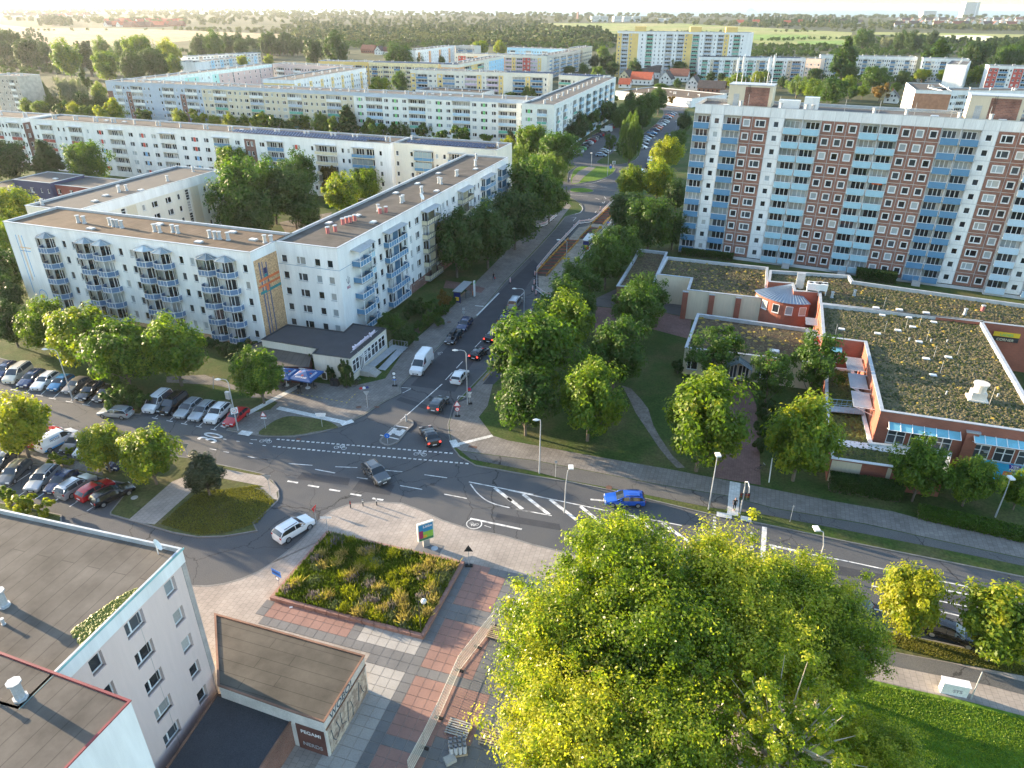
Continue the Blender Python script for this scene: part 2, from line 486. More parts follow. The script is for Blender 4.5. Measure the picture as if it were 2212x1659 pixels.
# --- base land to the horizon and the asphalt of all near roads
land=ground_mat('far_land',[(.03,.045,.016),(.05,.06,.022),(.08,.08,.035),(.06,.075,.025)],.012,.2,.95,0)
b=MB(); b.add([(-7000,-300,-.1),(7000,-300,-.1),(7000,4200,-.1),(-7000,4200,-.1)],[(0,1,2,3)])
tag(b.build('ground',[land]),kind='structure')
b=MB(); b.add([(-150,4,0),(150,4,0),(165,500,0),(-230,500,0)],[(0,1,2,3)])
road=tag(b.build('road',[asphalt]),kind='structure')
u=lambda*p: [W('u',x,y) for x,y in p]
# north-west block: car-park verge, forecourt, slabs, courtyard, street sidewalk
NL=[Vector((-230,120,0))]+WL('r1',[(-700,330),(270,605),(860,735),(835,830),(805,880),(860,925),(1040,968),(1110,972),(1265,800),
(1990,935),(1790,1098),(1960,1128)])+WL('r2',[(60,1145),(300,1152),(500,1120),(700,1066),(880,975),(1000,892),(1168,802),(1160,748),
(1230,680),(1480,425),(1600,300),(1765,200)])+WL('z5',[(1985,1440)])+WL('z6',[(201,1205),(375,1015),(455,915),(520,895),(575,880),(598,850),(585,815),(540,785),(478,752)])
NL += [Vector((-20,262,0)),Vector((-230,340,0))]
raised('lawn',NL,grass)
# north block behind the side road
NM=[Vector((-229,350,0)),Vector((-20,272,0))]+WL('z6',[(470,640),(480,560),(545,512),(470,480),(500,440),(640,330),(840,215),(930,165),(1070,75),(1150,20)])+[Vector((105,498,0)),Vector((-229,498,0))]
raised('lawn',NM,grass,.11)
raised('verge',spline(WL('z6',[(500,652),(620,640),(720,622),(800,590),(848,548),(830,522),(640,512),(560,518),(510,560)]),3),grass_lush,.125)
raised('verge',spline(WL('z6',[(500,715),(600,722),(670,716),(672,702),(600,686),(500,690)]),3),grass_lush,.125)
raised('verge',spline(WL('z6',[(700,485),(850,502),(985,475),(1040,425),(1052,350),(1060,270),(1160,190),(1235,100),(1200,60),(1050,120),(930,200),(870,300),(830,400),(760,440)]),3),grass,.125)
# north-east block
NR=WL('r2',[(1900,560),(1640,830),(1575,895),(1552,985),(1532,1050),(1540,1130),(1562,1225),(1625,1305),(1752,1378),(2212,1462)])+WL('r3',[(500,1510),(800,1572)])+WL('r7',[(1180,190),(1480,245)])+WL('r8',[(600,350),(1100,450),(1624,555),(2300,690)])+[Vector((149,60,0)),Vector((160,498,0)),Vector((112,498,0))]+WL('z6',[(1400,60),(1385,200),(1250,320),(1165,420),(1075,585),(900,680),(860,760),(560,1060),(330,1330),(250,1560)])
raised('lawn',NR,grass)
# south-west: planted strip in the car park with the conifer island
SW=WL('r1',[(-500,1050),(230,1235),(620,1325),(1000,1400),(1330,1300),(1490,1312),(1800,1380),(2110,1446)])+WL('r2',[(60,1458),(150,1495),(195,1560),(203,1625)])+WL('r6',[(140,110),(60,185),(0,236)])+WL('r5',[(1500,285),(1300,318),(1150,322),(1000,295),(800,235),(640,190),(640,175)])+WL('r1',[(1048,1530),(880,1500),(640,1440),(500,1395),(250,1370),(-500,1180)])
raised('lawn',SW,grass_dry)
# far south-west strip in front of the near block
raised('lawn',WL('r5',[(-300,-60),(200,60),(620,190),(760,235),(900,265),(1000,300)]) [:0] or WL('r5',[(-400,30),(0,118),(360,190),(360,260),(-400,170)]),grass,.12)
# plaza and everything south of the main road
PL=WL('r5',[(1040,585),(1120,600),(1200,603),(1300,590),(1400,562),(1500,520),(1600,455)])+WL('r6',[(60,500),(130,450),(220,380),(300,308),(360,235),(400,198),(450,165),(560,125),(720,112),(860,122),(980,165),(1100,222),(1250,270),(1450,310),(1624,362)])
PL += WL('r8',[(760,845),(1430,995),(2300,1190)])+[Vector((90,5,0)),Vector((-70,5,0)),Vector((-70,40,0)),Vector((-40,50,0))]
plaza=raised('plaza',PL,pav_light,.12,.22)
# --- overlays north-east
def over(name,reg,pts,m,z,sm=0):
	P_=WL(reg,pts) if reg else pts
	if sm: P_=spline(P_,sm)
	return sheet(name,P_,m,z)
over('pavement',None,WL('r2',[(1650,850),(1585,900),(1566,985),(1546,1050),(1554,1130),(1576,1220),(1640,1262),(2212,1335)])+WL('r3',[(600,1412),(1200,1528),(1750,1620)])+
WL('r8',[(160,150),(700,243),(1100,332),(1624,445),(2300,590),(2300,470),(1624,330),(1400,298),(1100,238),(860,172),(500,110),(80,28)])+
WL('r3',[(1300,1412),(700,1308),(0,1180)])+WL('r2',[(1890,1142),(1780,995),(1850,905),(1900,700),(1905,580)]),pav_grey,.122)
over('cycle_path',None,WL('r2',[(1640,1266),(1720,1330),(2212,1425)])+WL('r3',[(500,1500),(1000,1592)])+WL('r7',[(1180,150)])+WL('r8',[(110,190),(700,303),(1150,392),(1624,490),(2300,640),(2300,594),(1624,449),(1100,336),(700,247),(160,154)])+
WL('r3',[(1750,1624),(1200,1532),(600,1416)])+WL('r2',[(2212,1339)]),asphalt_old,.124)
over('path','r3',[(900,745),(975,770),(1050,850),(1110,930),(1150,1060),(1200,1150),(1300,1300),(1400,1395),(1340,1400),(1270,1330),(1190,1230),(1090,1080),(1010,960),(960,850)],soil,.13)
over('forecourt','r3',[(1600,700),(1900,720),(1965,900),(1990,1200),(2000,1535),(1640,1475),(1640,1200),(1700,900)],pav_red,.1325)
over('forecourt','r3',[(700,120),(1240,170),(1455,215),(1430,375),(1150,300),(760,270),(690,330),(690,200)],pav_red,.13)
over('service_yard',None,WL('z6',[(700,1560),(850,1490),(1250,1500),(1385,1560)])+WL('r3',[(1460,212),(1240,166),(700,116)]),asphalt_old,.127)
over('pavement','z6',[(500,1360),(630,1230),(740,1080),(830,930),(860,900),(900,960),(700,1240),(600,1400),(420,1560),(330,1560)],pav_grey,.125)
over('pavement','z6',[(1400,100),(1375,210),(1250,335),(1190,430),(1240,440),(1300,340),(1410,215),(1440,100)],pav_grey,.125)
# --- overlays north-west
over('forecourt',None,WL('r1',[(1320,675),(1620,660),(1900,760)])+WL('r2',[(0,735),(330,700),(640,740),(820,740),(1040,690),(1180,480),(1290,370),(1540,150)])+WL('z5',[(1630,1560),(1740,1450),(1890,1300),(2050,1130)])+
WL('z6',[(330,960),(470,800),(500,830),(440,905),(365,1010),(192,1200)])+WL('z5',[(1975,1438)])+WL('r2',[(1755,198),(1590,298),(1470,423),(1220,678),(1150,748),(1158,800),(992,888),(872,970),(694,1060),(498,1114),(300,1146),(40,1136)])+
WL('r1',[(1960,1122),(1805,1092),(2000,935),(1990,900)])+WL('r1',[(1990,810),(1700,740),(1320,720)]),pav_grey,.123)
over('lawn',None,spline(WL('r2',[(40,1132),(110,1060),(200,1008),(310,988),(560,1020),(668,1075),(600,1090),(500,1108),(300,1140)]),3),grass_dry,.128)
over('lawn','r2',[(-280,860),(60,838),(190,880),(130,935),(0,960),(-250,955)],grass_dry,.128)
over('path','z5',[(1520,1420),(1650,1440),(1830,1480),(1800,1520),(1640,1490),(1500,1480)],pav_red,.126)
over('path','z6',[(505,650),(560,645),(600,600),(700,520),(640,515),(560,555),(510,610)],pav_grey,.131)
over('path','z6',[(150,880),(330,900),(390,905),(360,960),(290,1000),(140,990)],pav_grey,.1265)
over('path','z4',[(-60,1540),(160,1460),(170,1480),(-60,1590)],pav_grey,.126)
# courtyard trodden yard
over('yard','z5',[(200,960),(500,900),(620,880),(560,960),(420,1010),(250,1040)],soil,.126)
# --- overlays south-west
over('path',None,WL('r5',[(748,222),(830,240),(900,248),(1110,60)])+WL('r1',[(1560,1440),(1480,1460)])+WL('r5',[(1000,0)]),pav_light,.124)
over('path',None,WL('r1',[(1480,1440),(1740,1400),(2110,1470),(2212,1570)])+WL('r2',[(180,1590),(190,1650),(120,1640),(60,1580),(0,1560)])+WL('r1',[(2100,1545),(1760,1480)]),pav_light,.1265)
over('bare_soil','r1',[(-300,1130),(230,1260),(600,1340),(800,1400),(820,1460),(500,1385),(250,1360),(-300,1230)],soil,.1235)
# --- overlays south-east
over('verge','r8',[(752,852),(1430,1002),(2200,1190),(2200,1260),(1624,1130),(1200,1050),(850,985),(700,930)],grass_dry,.124)
over('cycle_path','r8',[(700,934),(850,989),(1200,1054),(1624,1164),(2200,1300),(2200,1380),(1624,1240),(1400,1180),(900,1080),(660,1020)],asphalt_old,.1245)
over('pavement','r8',[(600,1020),(900,1084),(1400,1184),(1624,1244),(2200,1384),(2200,1500),(1624,1360),(1300,1275),(1000,1210),(700,1140),(560,1100)],pav_light,.1255)
lawn_se=sheet('lawn',WL('r8',[(500,1090),(700,1144),(1000,1214),(1300,1279),(1624,1364),(2200,1504),(2200,1900),(600,1900),(300,1500)]),grass_lush,.127)
# --- asphalt repairs
for k_,(rg_,x_,y_,w_,h_,a_) in enumerate((('r2',560,1480,7,1.6,-12),('r2',1250,1060,3.2,2.2,60),('r2',1330,900,1.2,9,60),('r1',1250,1180,9,1.3,-16),('r6',700,30,5,2.4,-14),('r8',800,560,10,1.5,-17),('r8',1200,700,4,2.5,-17),('r2',1900,150,1.4,12,70),('r7',120,230,8,1.2,-15))):
	q_=W(rg_,x_,y_); ca_,sa_=math.cos(R(a_)),math.sin(R(a_))
	over('asphalt_patch',None,[(q_.x+u_*ca_-v_*sa_,q_.y+u_*sa_+v_*ca_) for u_,v_ in ((-w_/2,-h_/2),(w_/2,-h_/2*.8),(w_/2*.9,h_/2),(-w_/2,h_/2))],asphalt_patch,.0052+k_*.0002)
over('asphalt_patch','r2',[(1560,975),(1590,880),(1690,835),(1700,850),(1620,880),(1580,960),(1570,1005)],asphalt_patch,.126)
over('asphalt_patch','r2',[(1810,735),(1930,590),(1990,640),(1900,735)],asphalt_patch,.129)
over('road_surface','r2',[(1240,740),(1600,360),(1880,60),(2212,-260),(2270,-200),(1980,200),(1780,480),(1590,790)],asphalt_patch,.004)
over('road_surface','r1',[(-300,730),(900,935),(1800,1120),(1690,1400),(1480,1302),(700,1100),(-300,900)],asphalt_old,.004)
# --- kerbside manhole covers
rust=mat('rust_iron',(.13,.07,.05),.8,.2)
def disc(name,reg,x,y,r,m,z,label,cat,grp=None):
	p=W(reg,x,y)
	b=MB(); b.cyl(0,0,0,.008,r,0,14)
	return tag(b.build(name,[m],loc=(p.x,p.y,z)),label,cat,grp)
disc('manhole_cover','r2',830,917,.42,rust,.1245,'round rusty manhole cover in the pub forecourt paving','manhole')
disc('manhole_cover','r3',800,1553,.42,rust,.126,'round manhole cover in the cycle path near the blue estate car','manhole')
disc('manhole_cover','r5',783,92,.42,concrete,.126,'pale round manhole cover in the grass beside the black parked car','manhole')
disc('manhole_cover','r2',1545,243,.42,rust,.1255,'round manhole cover on the sidewalk left of the parked dark estate','manhole')
def grate(reg,x,y,w,d,z,label):
	p=W(reg,x,y)
	b=MB(); b.box(-w/2,w/2,-d/2,d/2,0,.01)
	tag(b.build('drain_cover',[rust],loc=(p.x,p.y,z),rz=R(-15)),label,'drain cover')
grate('r2',1732,1232,1.2,.5,.1235,'rust red rectangular cover in the corner sidewalk')
grate('r2',353,1165,.7,.5,.001,'street drain grate at the tip of the forecourt lawn')
grate('r2',972,915,.8,.4,.125,'rusty drain cover at the kerb below the yellow dotted line')
# ------------------------------------------------------------------ road paint
PZ=[.008]
def stripes(segs,name='road_marking'):
	"""segs: (reg, [(x,y)...], width) -> one marking object each"""
	for reg,pts,w,*zz in segs:
		z=zz[0] if zz else .008
		P_=[p for p in WL(reg,pts)]
		if len(P_)>2: P_=[Vector((*q,0)) for q in spline(P_,4,False)]
		b=MB()
		L_,R_=[],[]
		for i,p in enumerate(P_):
			d=(P_[min(i+1,len(P_)-1)]-P_[max(0,i-1)]); d.z=0; d.normalize()
			n=Vector((-d.y,d.x,0))*(w/2)
			L_.append((p.x+n.x,p.y+n.y,z)); R_.append((p.x-n.x,p.y-n.y,z))
		for i in range(len(P_)-1): b.quad(R_[i],R_[i+1],L_[i+1],L_[i])
		b.build(name,[paintmark],road)
def dashes(reg,a,c,n,duty,w,z=.008):
	A,B=W(reg,*a),W(reg,*c)
	d=(B-A)/n
	nn=Vector((-d.y,d.x,0)).normalized()*(w/2)
	b=MB(); b.quad(*[(0,0,0)]*4); b=MB()
	ln=d.length*duty; t=d.normalized()
	b.add([(-nn.x,-nn.y,0),(t.x*ln-nn.x,t.y*ln-nn.y,0),(t.x*ln+nn.x,t.y*ln+nn.y,0),(nn.x,nn.y,0)],[(0,1,2,3)])
	me=b.mesh('road_marking',[paintmark])
	for i in range(n):
		p=A+d*i
		link('road_marking',me,road,(p.x,p.y,z))
dashes('r2',(180,1165),(1590,1279),35,.6,.26)
dashes('r2',(150,1222),(1715,1361),39,.6,.26)
S=[]
for a,b_ in [((0,1312),(107,1330)),((275,1358),(463,1372)),((645,1383),(818,1390)),((483,1403),(643,1433)),((815,1468),(900,1480)),((1010,1408),(1175,1423)),
((1350,1446),(1530,1471)),((1157,1532),(1332,1563)),((1508,1600),(1685,1634)),((1517,695),(1572,636)),((1602,603),(1652,549)),((1690,512),(1727,467)),
((1750,437),(1798,387)),((1820,360),(1850,325)),((1885,288),(1925,243)),((2008,152),(2040,118)),((2110,32),(2140,2))]:
	S.append(('r2',[a,b_],.14))
for a,b_ in [((265,1497),(348,1510)),((427,1530),(515,1544)),((597,1563),(682,1577)),((763,1597),(850,1612)),((938,1633),(1023,1647))]:
	S.append(('r2',[a,b_],.28))
S += [('r2',[(1160,1015),(1212,972)],.12,.0095),('r2',[(1212,972),(1490,728)],.16),('r2',[(1170,755),(1243,762)],.12),('r2',[(1243,765),(1176,800)],.12),
('r2',[(1618,828),(1670,832)],.12,.13),('r2',[(1620,830),(1610,850)],.12,.134),
('r2',[(1702,1503),(2212,1603)],.16),('r7',[(0,44),(580,165)],.16),('r7',[(600,168),(1010,250)],.16),
('r6',[(1258,8),(1310,72),(1400,125),(1624,174)],.16),('r7',[(10,146),(255,193)],.16),('r7',[(790,305),(890,335)],.16),
('r7',[(480,98),(580,108)],.3),('r6',[(1258,209),(1557,272)],.28),
('r7',[(1492,258),(1480,458)],.55),('r8',[(140,362),(300,398)],.35),('r8',[(300,400),(600,458)],.16),('r8',[(604,459),(850,512)],.16),('r8',[(1020,548),(1520,652)],.16),('r8',[(1524,653),(2100,780)],.16),
('r8',[(738,600),(800,612)],.16),('r8',[(640,710),(800,745)],.16),('r8',[(1115,685),(1300,722)],.16),('r8',[(1142,750),(1305,788)],.16),('r8',[(1270,848),(1420,880)],.16),
('r8',[(1330,722),(1500,757)],.16),('r8',[(1100,612),(1300,652)],.22),('r6',[(1340,250),(1378,262)],.08)]
for q in range(5): # slanted bars of the hatched median
	x=1900+q*215
	if q<1: S.append(('r2',[(1905,1550),(2040,1655)],.45))
S += [('r7',[(-95,70),(85,157)][:0] or [(0,88),(85,155)],.45),('r7',[(88,68),(240,187)],.45),('r7',[(245,98),(400,218)],.45),('r7',[(420,138),(560,248)],.45),
('r7',[(740,200),(920,330)],.45),('r7',[(895,232),(1050,345)],.45),('r8',[(150,370),(185,392)],.4)]
# car park bays
for k in range(5):
	x,y=1225+k*116,998+k*22.5
	S.append(('r1',[(x-22,y-3),(x+25,y+5)],.14))
	S.append(('r1',[(x+6,y-6),(x+92,y-82)],.12,.0095))
for x,y in [(118,773),(210,795),(318,818),(420,842),(555,867),(688,893)]:
	S.append(('r1',[(x-34,y-3),(x+22,y+6)],.14))
	S.append(('r1',[(x+6,y-6),(x+96,y-88)],.12,.0095))
for (a,b_) in [((20,1575),(243,1430)),((150,1612),(340,1480)),((283,1635),(470,1505)),((425,1659),(600,1530)),((600,1659),(760,1560)),((220,1225),(330,1150)),((455,1275),(560,1200)),((570,1298),(680,1220))]:
	S.append(('r1',[a,b_],.12,.0095))
S += [('r5',[(205,95),(260,62)],.12),('r5',[(305,118),(340,95)],.12),('r5',[(405,140),(480,90)],.12),('r5',[(505,166),(560,130)],.12),
('z6',[(470,735),(635,748)],.12),('z6',[(640,668),(700,674)],.14),('z6',[(735,672),(790,676)],.14),('z6',[(690,762),(725,776)],.14),('z6',[(762,752),(776,770)],.14),
('z6',[(515,655),(650,652),(780,612)],.12,.13),('z6',[(530,895),(575,880),(590,845),(565,815)],.16,.135),('z6',[(700,868),(690,880)],.14),('z6',[(645,925),(635,937)],.14),('z6',[(515,945),(540,918)],.12),('z6',[(500,920),(540,918)],.12,.0095),
('z6',[(745,805),(752,795)],.14),('z6',[(757,806),(768,790)],.14)]
for k in range(14):
	S.append(('r1',[(1767+k*52,1163+k*8.3),(1767+k*52+26,1163+k*8.3+4)],.14)) if k in (0,2,4,6) else None
S += [('r1',[(1660,1240),(1712,1250)],.14),('r1',[(1770,1262),(1812,1270)],.14),('r1',[(1962,1302),(2118,1330)],.14),('r1',[(1985,1168),(2035,1170)],.12)]
stripes(S)
def ground_text(txt,p,size,ang,z,m=None,name='road_marking',parent=None):
	cu=bpy.data.curves.new(name,'FONT'); cu.body=txt; cu.size=size; cu.align_x='CENTER'; cu.align_y='CENTER'; cu.offset=.02
	o=bpy.data.objects.new(name,cu); COL.objects.link(o); o.location=(p.x,p.y,z); o.rotation_euler=(0,0,ang)
	dg=bpy.context.evaluated_depsgraph_get()
	me=bpy.data.meshes.new_from_object(o.evaluated_get(dg))
	bpy.data.objects.remove(o)
	me.materials.clear(); me.materials.append(m or paintmark)
	o=link(name,me,parent or road,(p.x,p.y,z),ang)
	return o
o=ground_text('30',W('r1',1675,1153),2.3,R(70),.0095); o.scale=(1,1.9,1)
def bike_mark(reg,x,y,ang,s=1.0,z=.0095):
	p=W(reg,x,y); b=MB()
	def ring(cx,r,t=.07):
		n=16
		for i in range(n):
			a0,a1=2*math.pi*i/n,2*math.pi*(i+1)/n
			b.quad((cx+r*math.cos(a0),r*math.sin(a0),0),(cx+r*math.cos(a1),r*math.sin(a1),0),(cx+(r-t)*math.cos(a1),(r-t)*math.sin(a1),0),(cx+(r-t)*math.cos(a0),(r-t)*math.sin(a0),0))
	ring(-.55,.36); ring(.55,.36)
	for (x0,y0),(x1,y1) in [((-.55,0),(-.2,.5)),((-.2,.5),(.35,.5)),((.35,.5),(0,0)),((0,0),(-.2,.5)),((.55,0),(.3,.72)),((.3,.72),(.12,.75)),((-.32,.6),(-.1,.6))]:
		d=Vector((x1-x0,y1-y0)).normalized(); nx,ny=-d.y*.035,d.x*.035
		b.quad((x0-nx,y0-ny,.001),(x1-nx,y1-ny,.001),(x1+nx,y1+ny,.001),(x0+nx,y0+ny,.001))
	o=b.build('bicycle_symbol',[paintmark],road,(p.x,p.y,z),ang); o.scale=(s,s,1)
bike_mark('r2',92,1182,R(-12)); bike_mark('r2',683,1233,R(-12)); bike_mark('r2',1316,1285,R(-10)); bike_mark('r6',1280,240,R(160),.6)
bike_mark('r2',1475,487,R(70),.7)
p=W('r6',1280,240); b=MB(); n=24
for i in range(n):
	a0,a1=2*math.pi*i/n,2*math.pi*(i+1)/n
	b.quad((.95*math.cos(a0),.95*math.sin(a0),0),(.95*math.cos(a1),.95*math.sin(a1),0),(.83*math.cos(a1),.83*math.sin(a1),0),(.83*math.cos(a0),.83*math.sin(a0),0))
b.build('circle_marking',[paintmark],road,(p.x,p.y,.009))
# arrow head of the right-hand lane
p=W('r8',1310,652); b=MB()
b.add([(0,-.55,0),(1.9,0,0),(0,.55,0),(.35,0,0)],[(0,1,3),(3,1,2)])
b.build('road_marking',[paintmark],road,(p.x,p.y,.0095),R(-16))
# dotted crossing lines at the traffic light
dashes('r7',(1202,198),(1196,330),7,.55,.35); dashes('r7',(1420,290),(1412,470),9,.55,.35)
# white tactile strips in the sidewalks
def strip_sheet(reg,a,c,w,z=.129,m=None,parent=None):
	A,B=W(reg,*a),W(reg,*c)
	d=(B-A).normalized(); n=Vector((-d.y,d.x,0))*(w/2)
	sheet('tactile_strip',[A-n,B-n,B+n,A+n],m or pav_white,z)
strip_sheet('r2',(375,738),(-250,1075),1.0,.1305)
strip_sheet('r1',(1900,1115),(1990,1130),1.1,.1285)
strip_sheet('r2',(190,922),(720,1038),.9,.1275)
strip_sheet('r2',(690,1054),(785,1024),1.0,.129)
strip_sheet('r2',(1572,1178),(1605,1232),1.0,.1255)
strip_sheet('r2',(1608,1212),(1890,1142),.6,.127)
strip_sheet('r3',(1800,1512),(1785,1652),1.3,.1275)
strip_sheet('r7',(1320,5),(1305,195),1.3,.1285)
strip_sheet('r7',(1212,186),(1300,203),.9,.1275)
strip_sheet('r7',(1352,210),(1415,222),.9,.1275)
strip_sheet('r2',(1765,190),(1940,12),.35,.1285)
strip_sheet('r2',(1750,112),(1818,118),.3,.1275)
ym=mat('yellow_dots',(.6,.42,.05),.8,.1)
A,B,C_=W('r2',385,815),W('r2',735,880),W('r2',820,795)
for P0,P1 in ((W('r2',60,760),A),(A,B),(B,C_)):
	n=int((P1-P0).length/.8)
	for i in range(n):
		q=P0.lerp(P1,i/n)
		b=MB(); b.box(-.2,.2,-.05,.05,0,.003)
		b.build('yellow_dash',[ym],road,(q.x,q.y,.1245),math.atan2(P1.y-P0.y,P1.x-P0.x))
# traffic island in the mouth of the street
isl=WL('r2',[(1000,1165),(1045,1125),(1110,1065),(1170,1018),(1235,1012),(1264,1035),(1258,1062),(1235,1082),(1210,1110),(1150,1185),(1115,1205),(1060,1220),(1010,1205),(994,1185)])
raised('traffic_island',spline(isl,2),asphalt_old,.13,.28)
ti=mat('island_white_edge',(.6,.6,.58),.8,.15)
strip_sheet('r2',(1060,1135),(1115,1082),.9,.126)
strip_sheet('r2',(1135,1140),(1195,1098),.9,.126)
strip_sheet('r2',(1088,1108),(1165,1120),.9,.1275)
strip_sheet('r2',(1112,1062),(1230,1082),.22,.129,ti)
strip_sheet('r2',(1000,1138),(1150,1172),.22,.129,ti)
# ------------------------------------------------------------------ plaza slabs: one object per slab near the camera, the rest one joined part
def in_poly(p,poly):
	x,y=p; c=False; n=len(poly)
	for i in range(n):
		x0,y0=poly[i][:2]; x1,y1=poly[(i+1) % n][:2]
		if (y0>y) != (y1>y) and x<(x1-x0)*(y-y0)/(y1-y0)+x0: c=not c
	return c
slab_red=mat('slab_red',(.26,.155,.13),.9,.1,.4,.1,8.,coords='World')
slab_dark=mat('slab_dark',(.15,.15,.152),.9,.12,.4,.1,8.,coords='World')
slab_pale=mat('slab_pale',(.34,.325,.305),.9,.08,.4,.1,8.,coords='World')
g6=lambda*p: [tuple(W('r6',x,y)[:2]) for x,y in p]
SLAB=1.02
OA=Vector((*W('r6',985,915)[:2],0)); ang=R(73.0)
ex,ey=Vector((math.cos(ang),math.sin(ang),0)),Vector((-math.sin(ang),math.cos(ang),0))
zone_all=g6((100,700),(990,915),(1235,470),(1420,500),(1560,520),(1624,600),(1624,1800),(300,1800),(640,1210),(660,1010),(-30,780))
reds=[g6((140,705),(600,830),(515,920),(72,805)),g6((1290,500),(1460,540),(1350,775),(1170,730)),g6((1145,785),(1400,840),(1260,1130),(1000,1060)),
g6((960,1115),(1230,1190),(1010,1510),(790,1450)),g6((745,1525),(980,1590),(870,1800),(600,1800)),g6((1220,1180),(1400,1240),(1240,1530),(1020,1470))]
pales=[g6((660,845),(975,925),(925,1030),(585,940)),g6((640,1025),(890,1095),(800,1250),(640,1205))]
cells=[]
for i in range(-30,18):
	for j in range(-26,24):
		c=OA+ex*((i+.5)*SLAB)+ey*((j+.5)*SLAB)
		q=(c.x,c.y)
		if not in_poly(q,zone_all): continue
		if in_poly(q,[tuple(v[:2]) for v in WL('r6',[(95,680),(985,915),(1240,480),(420,300)])]): continue
		mi=1
		if any(in_poly(q,z) for z in reds): mi=0
		elif any(in_poly(q,z) for z in pales): mi=2
		elif in_poly(q,g6((640,1205),(800,1250),(640,1500),(560,1659),(420,1800),(200,1800))): mi=2
		cells.append((c,mi))
cells.sort(key=lambda t: (t[0]-Vector((2,42,0))).length)
slab_me=[]
for mt in (slab_red,slab_dark,slab_pale):
	b=MB(); h=SLAB/2-.022
	b.box(-h,h,-h,h,0,.02,nobot=True)
	slab_me.append(b.mesh('paving_slab',[mt]))
rest=MB()
for k,(c,mi) in enumerate(cells):
	dz=.119+random.uniform(-.002,.003)
	if k<298: link('paving_slab',slab_me[mi],plaza,(c.x,c.y,dz),ang)
	else:
		rest.at(c.x,c.y,dz,ang); h=SLAB/2-.022
		rest.box(-h,h,-h,h,0,.02,mi,nobot=True)
if rest.f: tag(rest.build('paving_slabs',[slab_red,slab_dark,slab_pale],plaza),kind='stuff')
# ================================================================== BUILDINGS
roof_brown=paver_mat('roof_felt_brown',(.125,.09,.062),(.085,.065,.05),14.,1.0,math.pi/2,.05,.06,.3,True,.7,1.25)
roof_grey=mat('roof_felt_grey',(.072,.07,.067),.95,.2,.3,.14,6.,tint=(.1,.095,.088))
roof_mid=paver_mat('roof_felt_mid',(.088,.079,.07),(.06,.054,.048),14.,1.0,math.pi/2,.05,.05,.3,True,.68,1.3)
cream=mat('cream_render',(.6,.53,.4),.9,.05,.3,.05,4.,streak=True)
pale_cream=mat('pale_cream_render',(.7,.66,.57),.9,.06,.3,.05,4.,streak=True)
blue_grey=mat('blue_grey_render',(.42,.48,.56),.9,.06,.3,.04,4.)
taupe=mat('taupe_render',(.68,.54,.5),.92,.04,.2,.03,3.,streak=True)
redbrown=brick_mat('red_brown_brick',(.21,.075,.05),(.15,.055,.04),(.3,.25,.22),.24,.08,.01)
brickpanel=brick_mat('brick_facing_panel',(.29,.13,.09),(.19,.085,.065),(.24,.19,.16),.6,.3,.02,.42)
mosaic=mat('mosaic_facing',(.55,.36,.2),.9,.25,5.,.25,16.,tint=(.3,.19,.11))
yellow_r=mat('yellow_render',(.72,.52,.2),.9,.05,.3)
turq_r=mat('turquoise_render',(.38,.66,.62),.9,.05,.3)
pink_r=mat('pink_render',(.55,.44,.42),.9,.05,.3)
orange_r=mat('orange_render',(.7,.36,.18),.9,.05,.3)
red_r=mat('red_render',(.5,.1,.08),.9,.06,.3)
skyb_r=mat('sky_blue_render',(.38,.62,.78),.9,.05,.3)
lilac_r=mat('lilac_panel',(.55,.42,.52),.8,.05)
beige_r=mat('beige_render',(.58,.48,.36),.9,.05,.3)
grey_r=mat('grey_render',(.5,.48,.45),.9,.06,.3)
taupe=mat('taupe_render',(.5,.455,.43),.92,.04,.2,.03,3.,streak=True)
salmon_r=mat('salmon_render',(.64,.5,.42),.9,.05,.3)
balc_blue=mat('balcony_panel_blue',(.1,.18,.31),.45,.05)
balc_mid=mat('balcony_panel_mid_blue',(.09,.22,.37),.6,.06)
balc_light=mat('balcony_panel_light_blue',(.3,.5,.61),.6,.06)
balc_pale=mat('balcony_panel_pale_blue',(.42,.56,.68),.6,.06)
balc_cream=mat('balcony_panel_cream',(.62,.56,.4),.6,.05)
balc_red=mat('balcony_panel_red',(.3,.06,.05),.6,.05)
balc_white=mat('balcony_panel_white',(.7,.71,.7),.6,.05)
balc_green=mat('balcony_panel_green',(.12,.36,.28),.6,.08)
balc_grey=mat('balcony_panel_grey',(.4,.45,.52),.6,.08)
p_red=mat('panel_red',(.5,.05,.03),.7,.04)
p_blue=mat('panel_blue',(.2,.42,.68),.7,.04)
p_green=mat('panel_green',(.15,.5,.17),.7,.04)
solar=mat('solar_glass',(.02,.03,.07),.15,.1,2.,spec=.6)
inner=mat('loggia_wall',(.55,.55,.53),.9,.08)
domeglass=glass_mat('canopy_glass',(.25,.32,.35),.1)
WIN={}
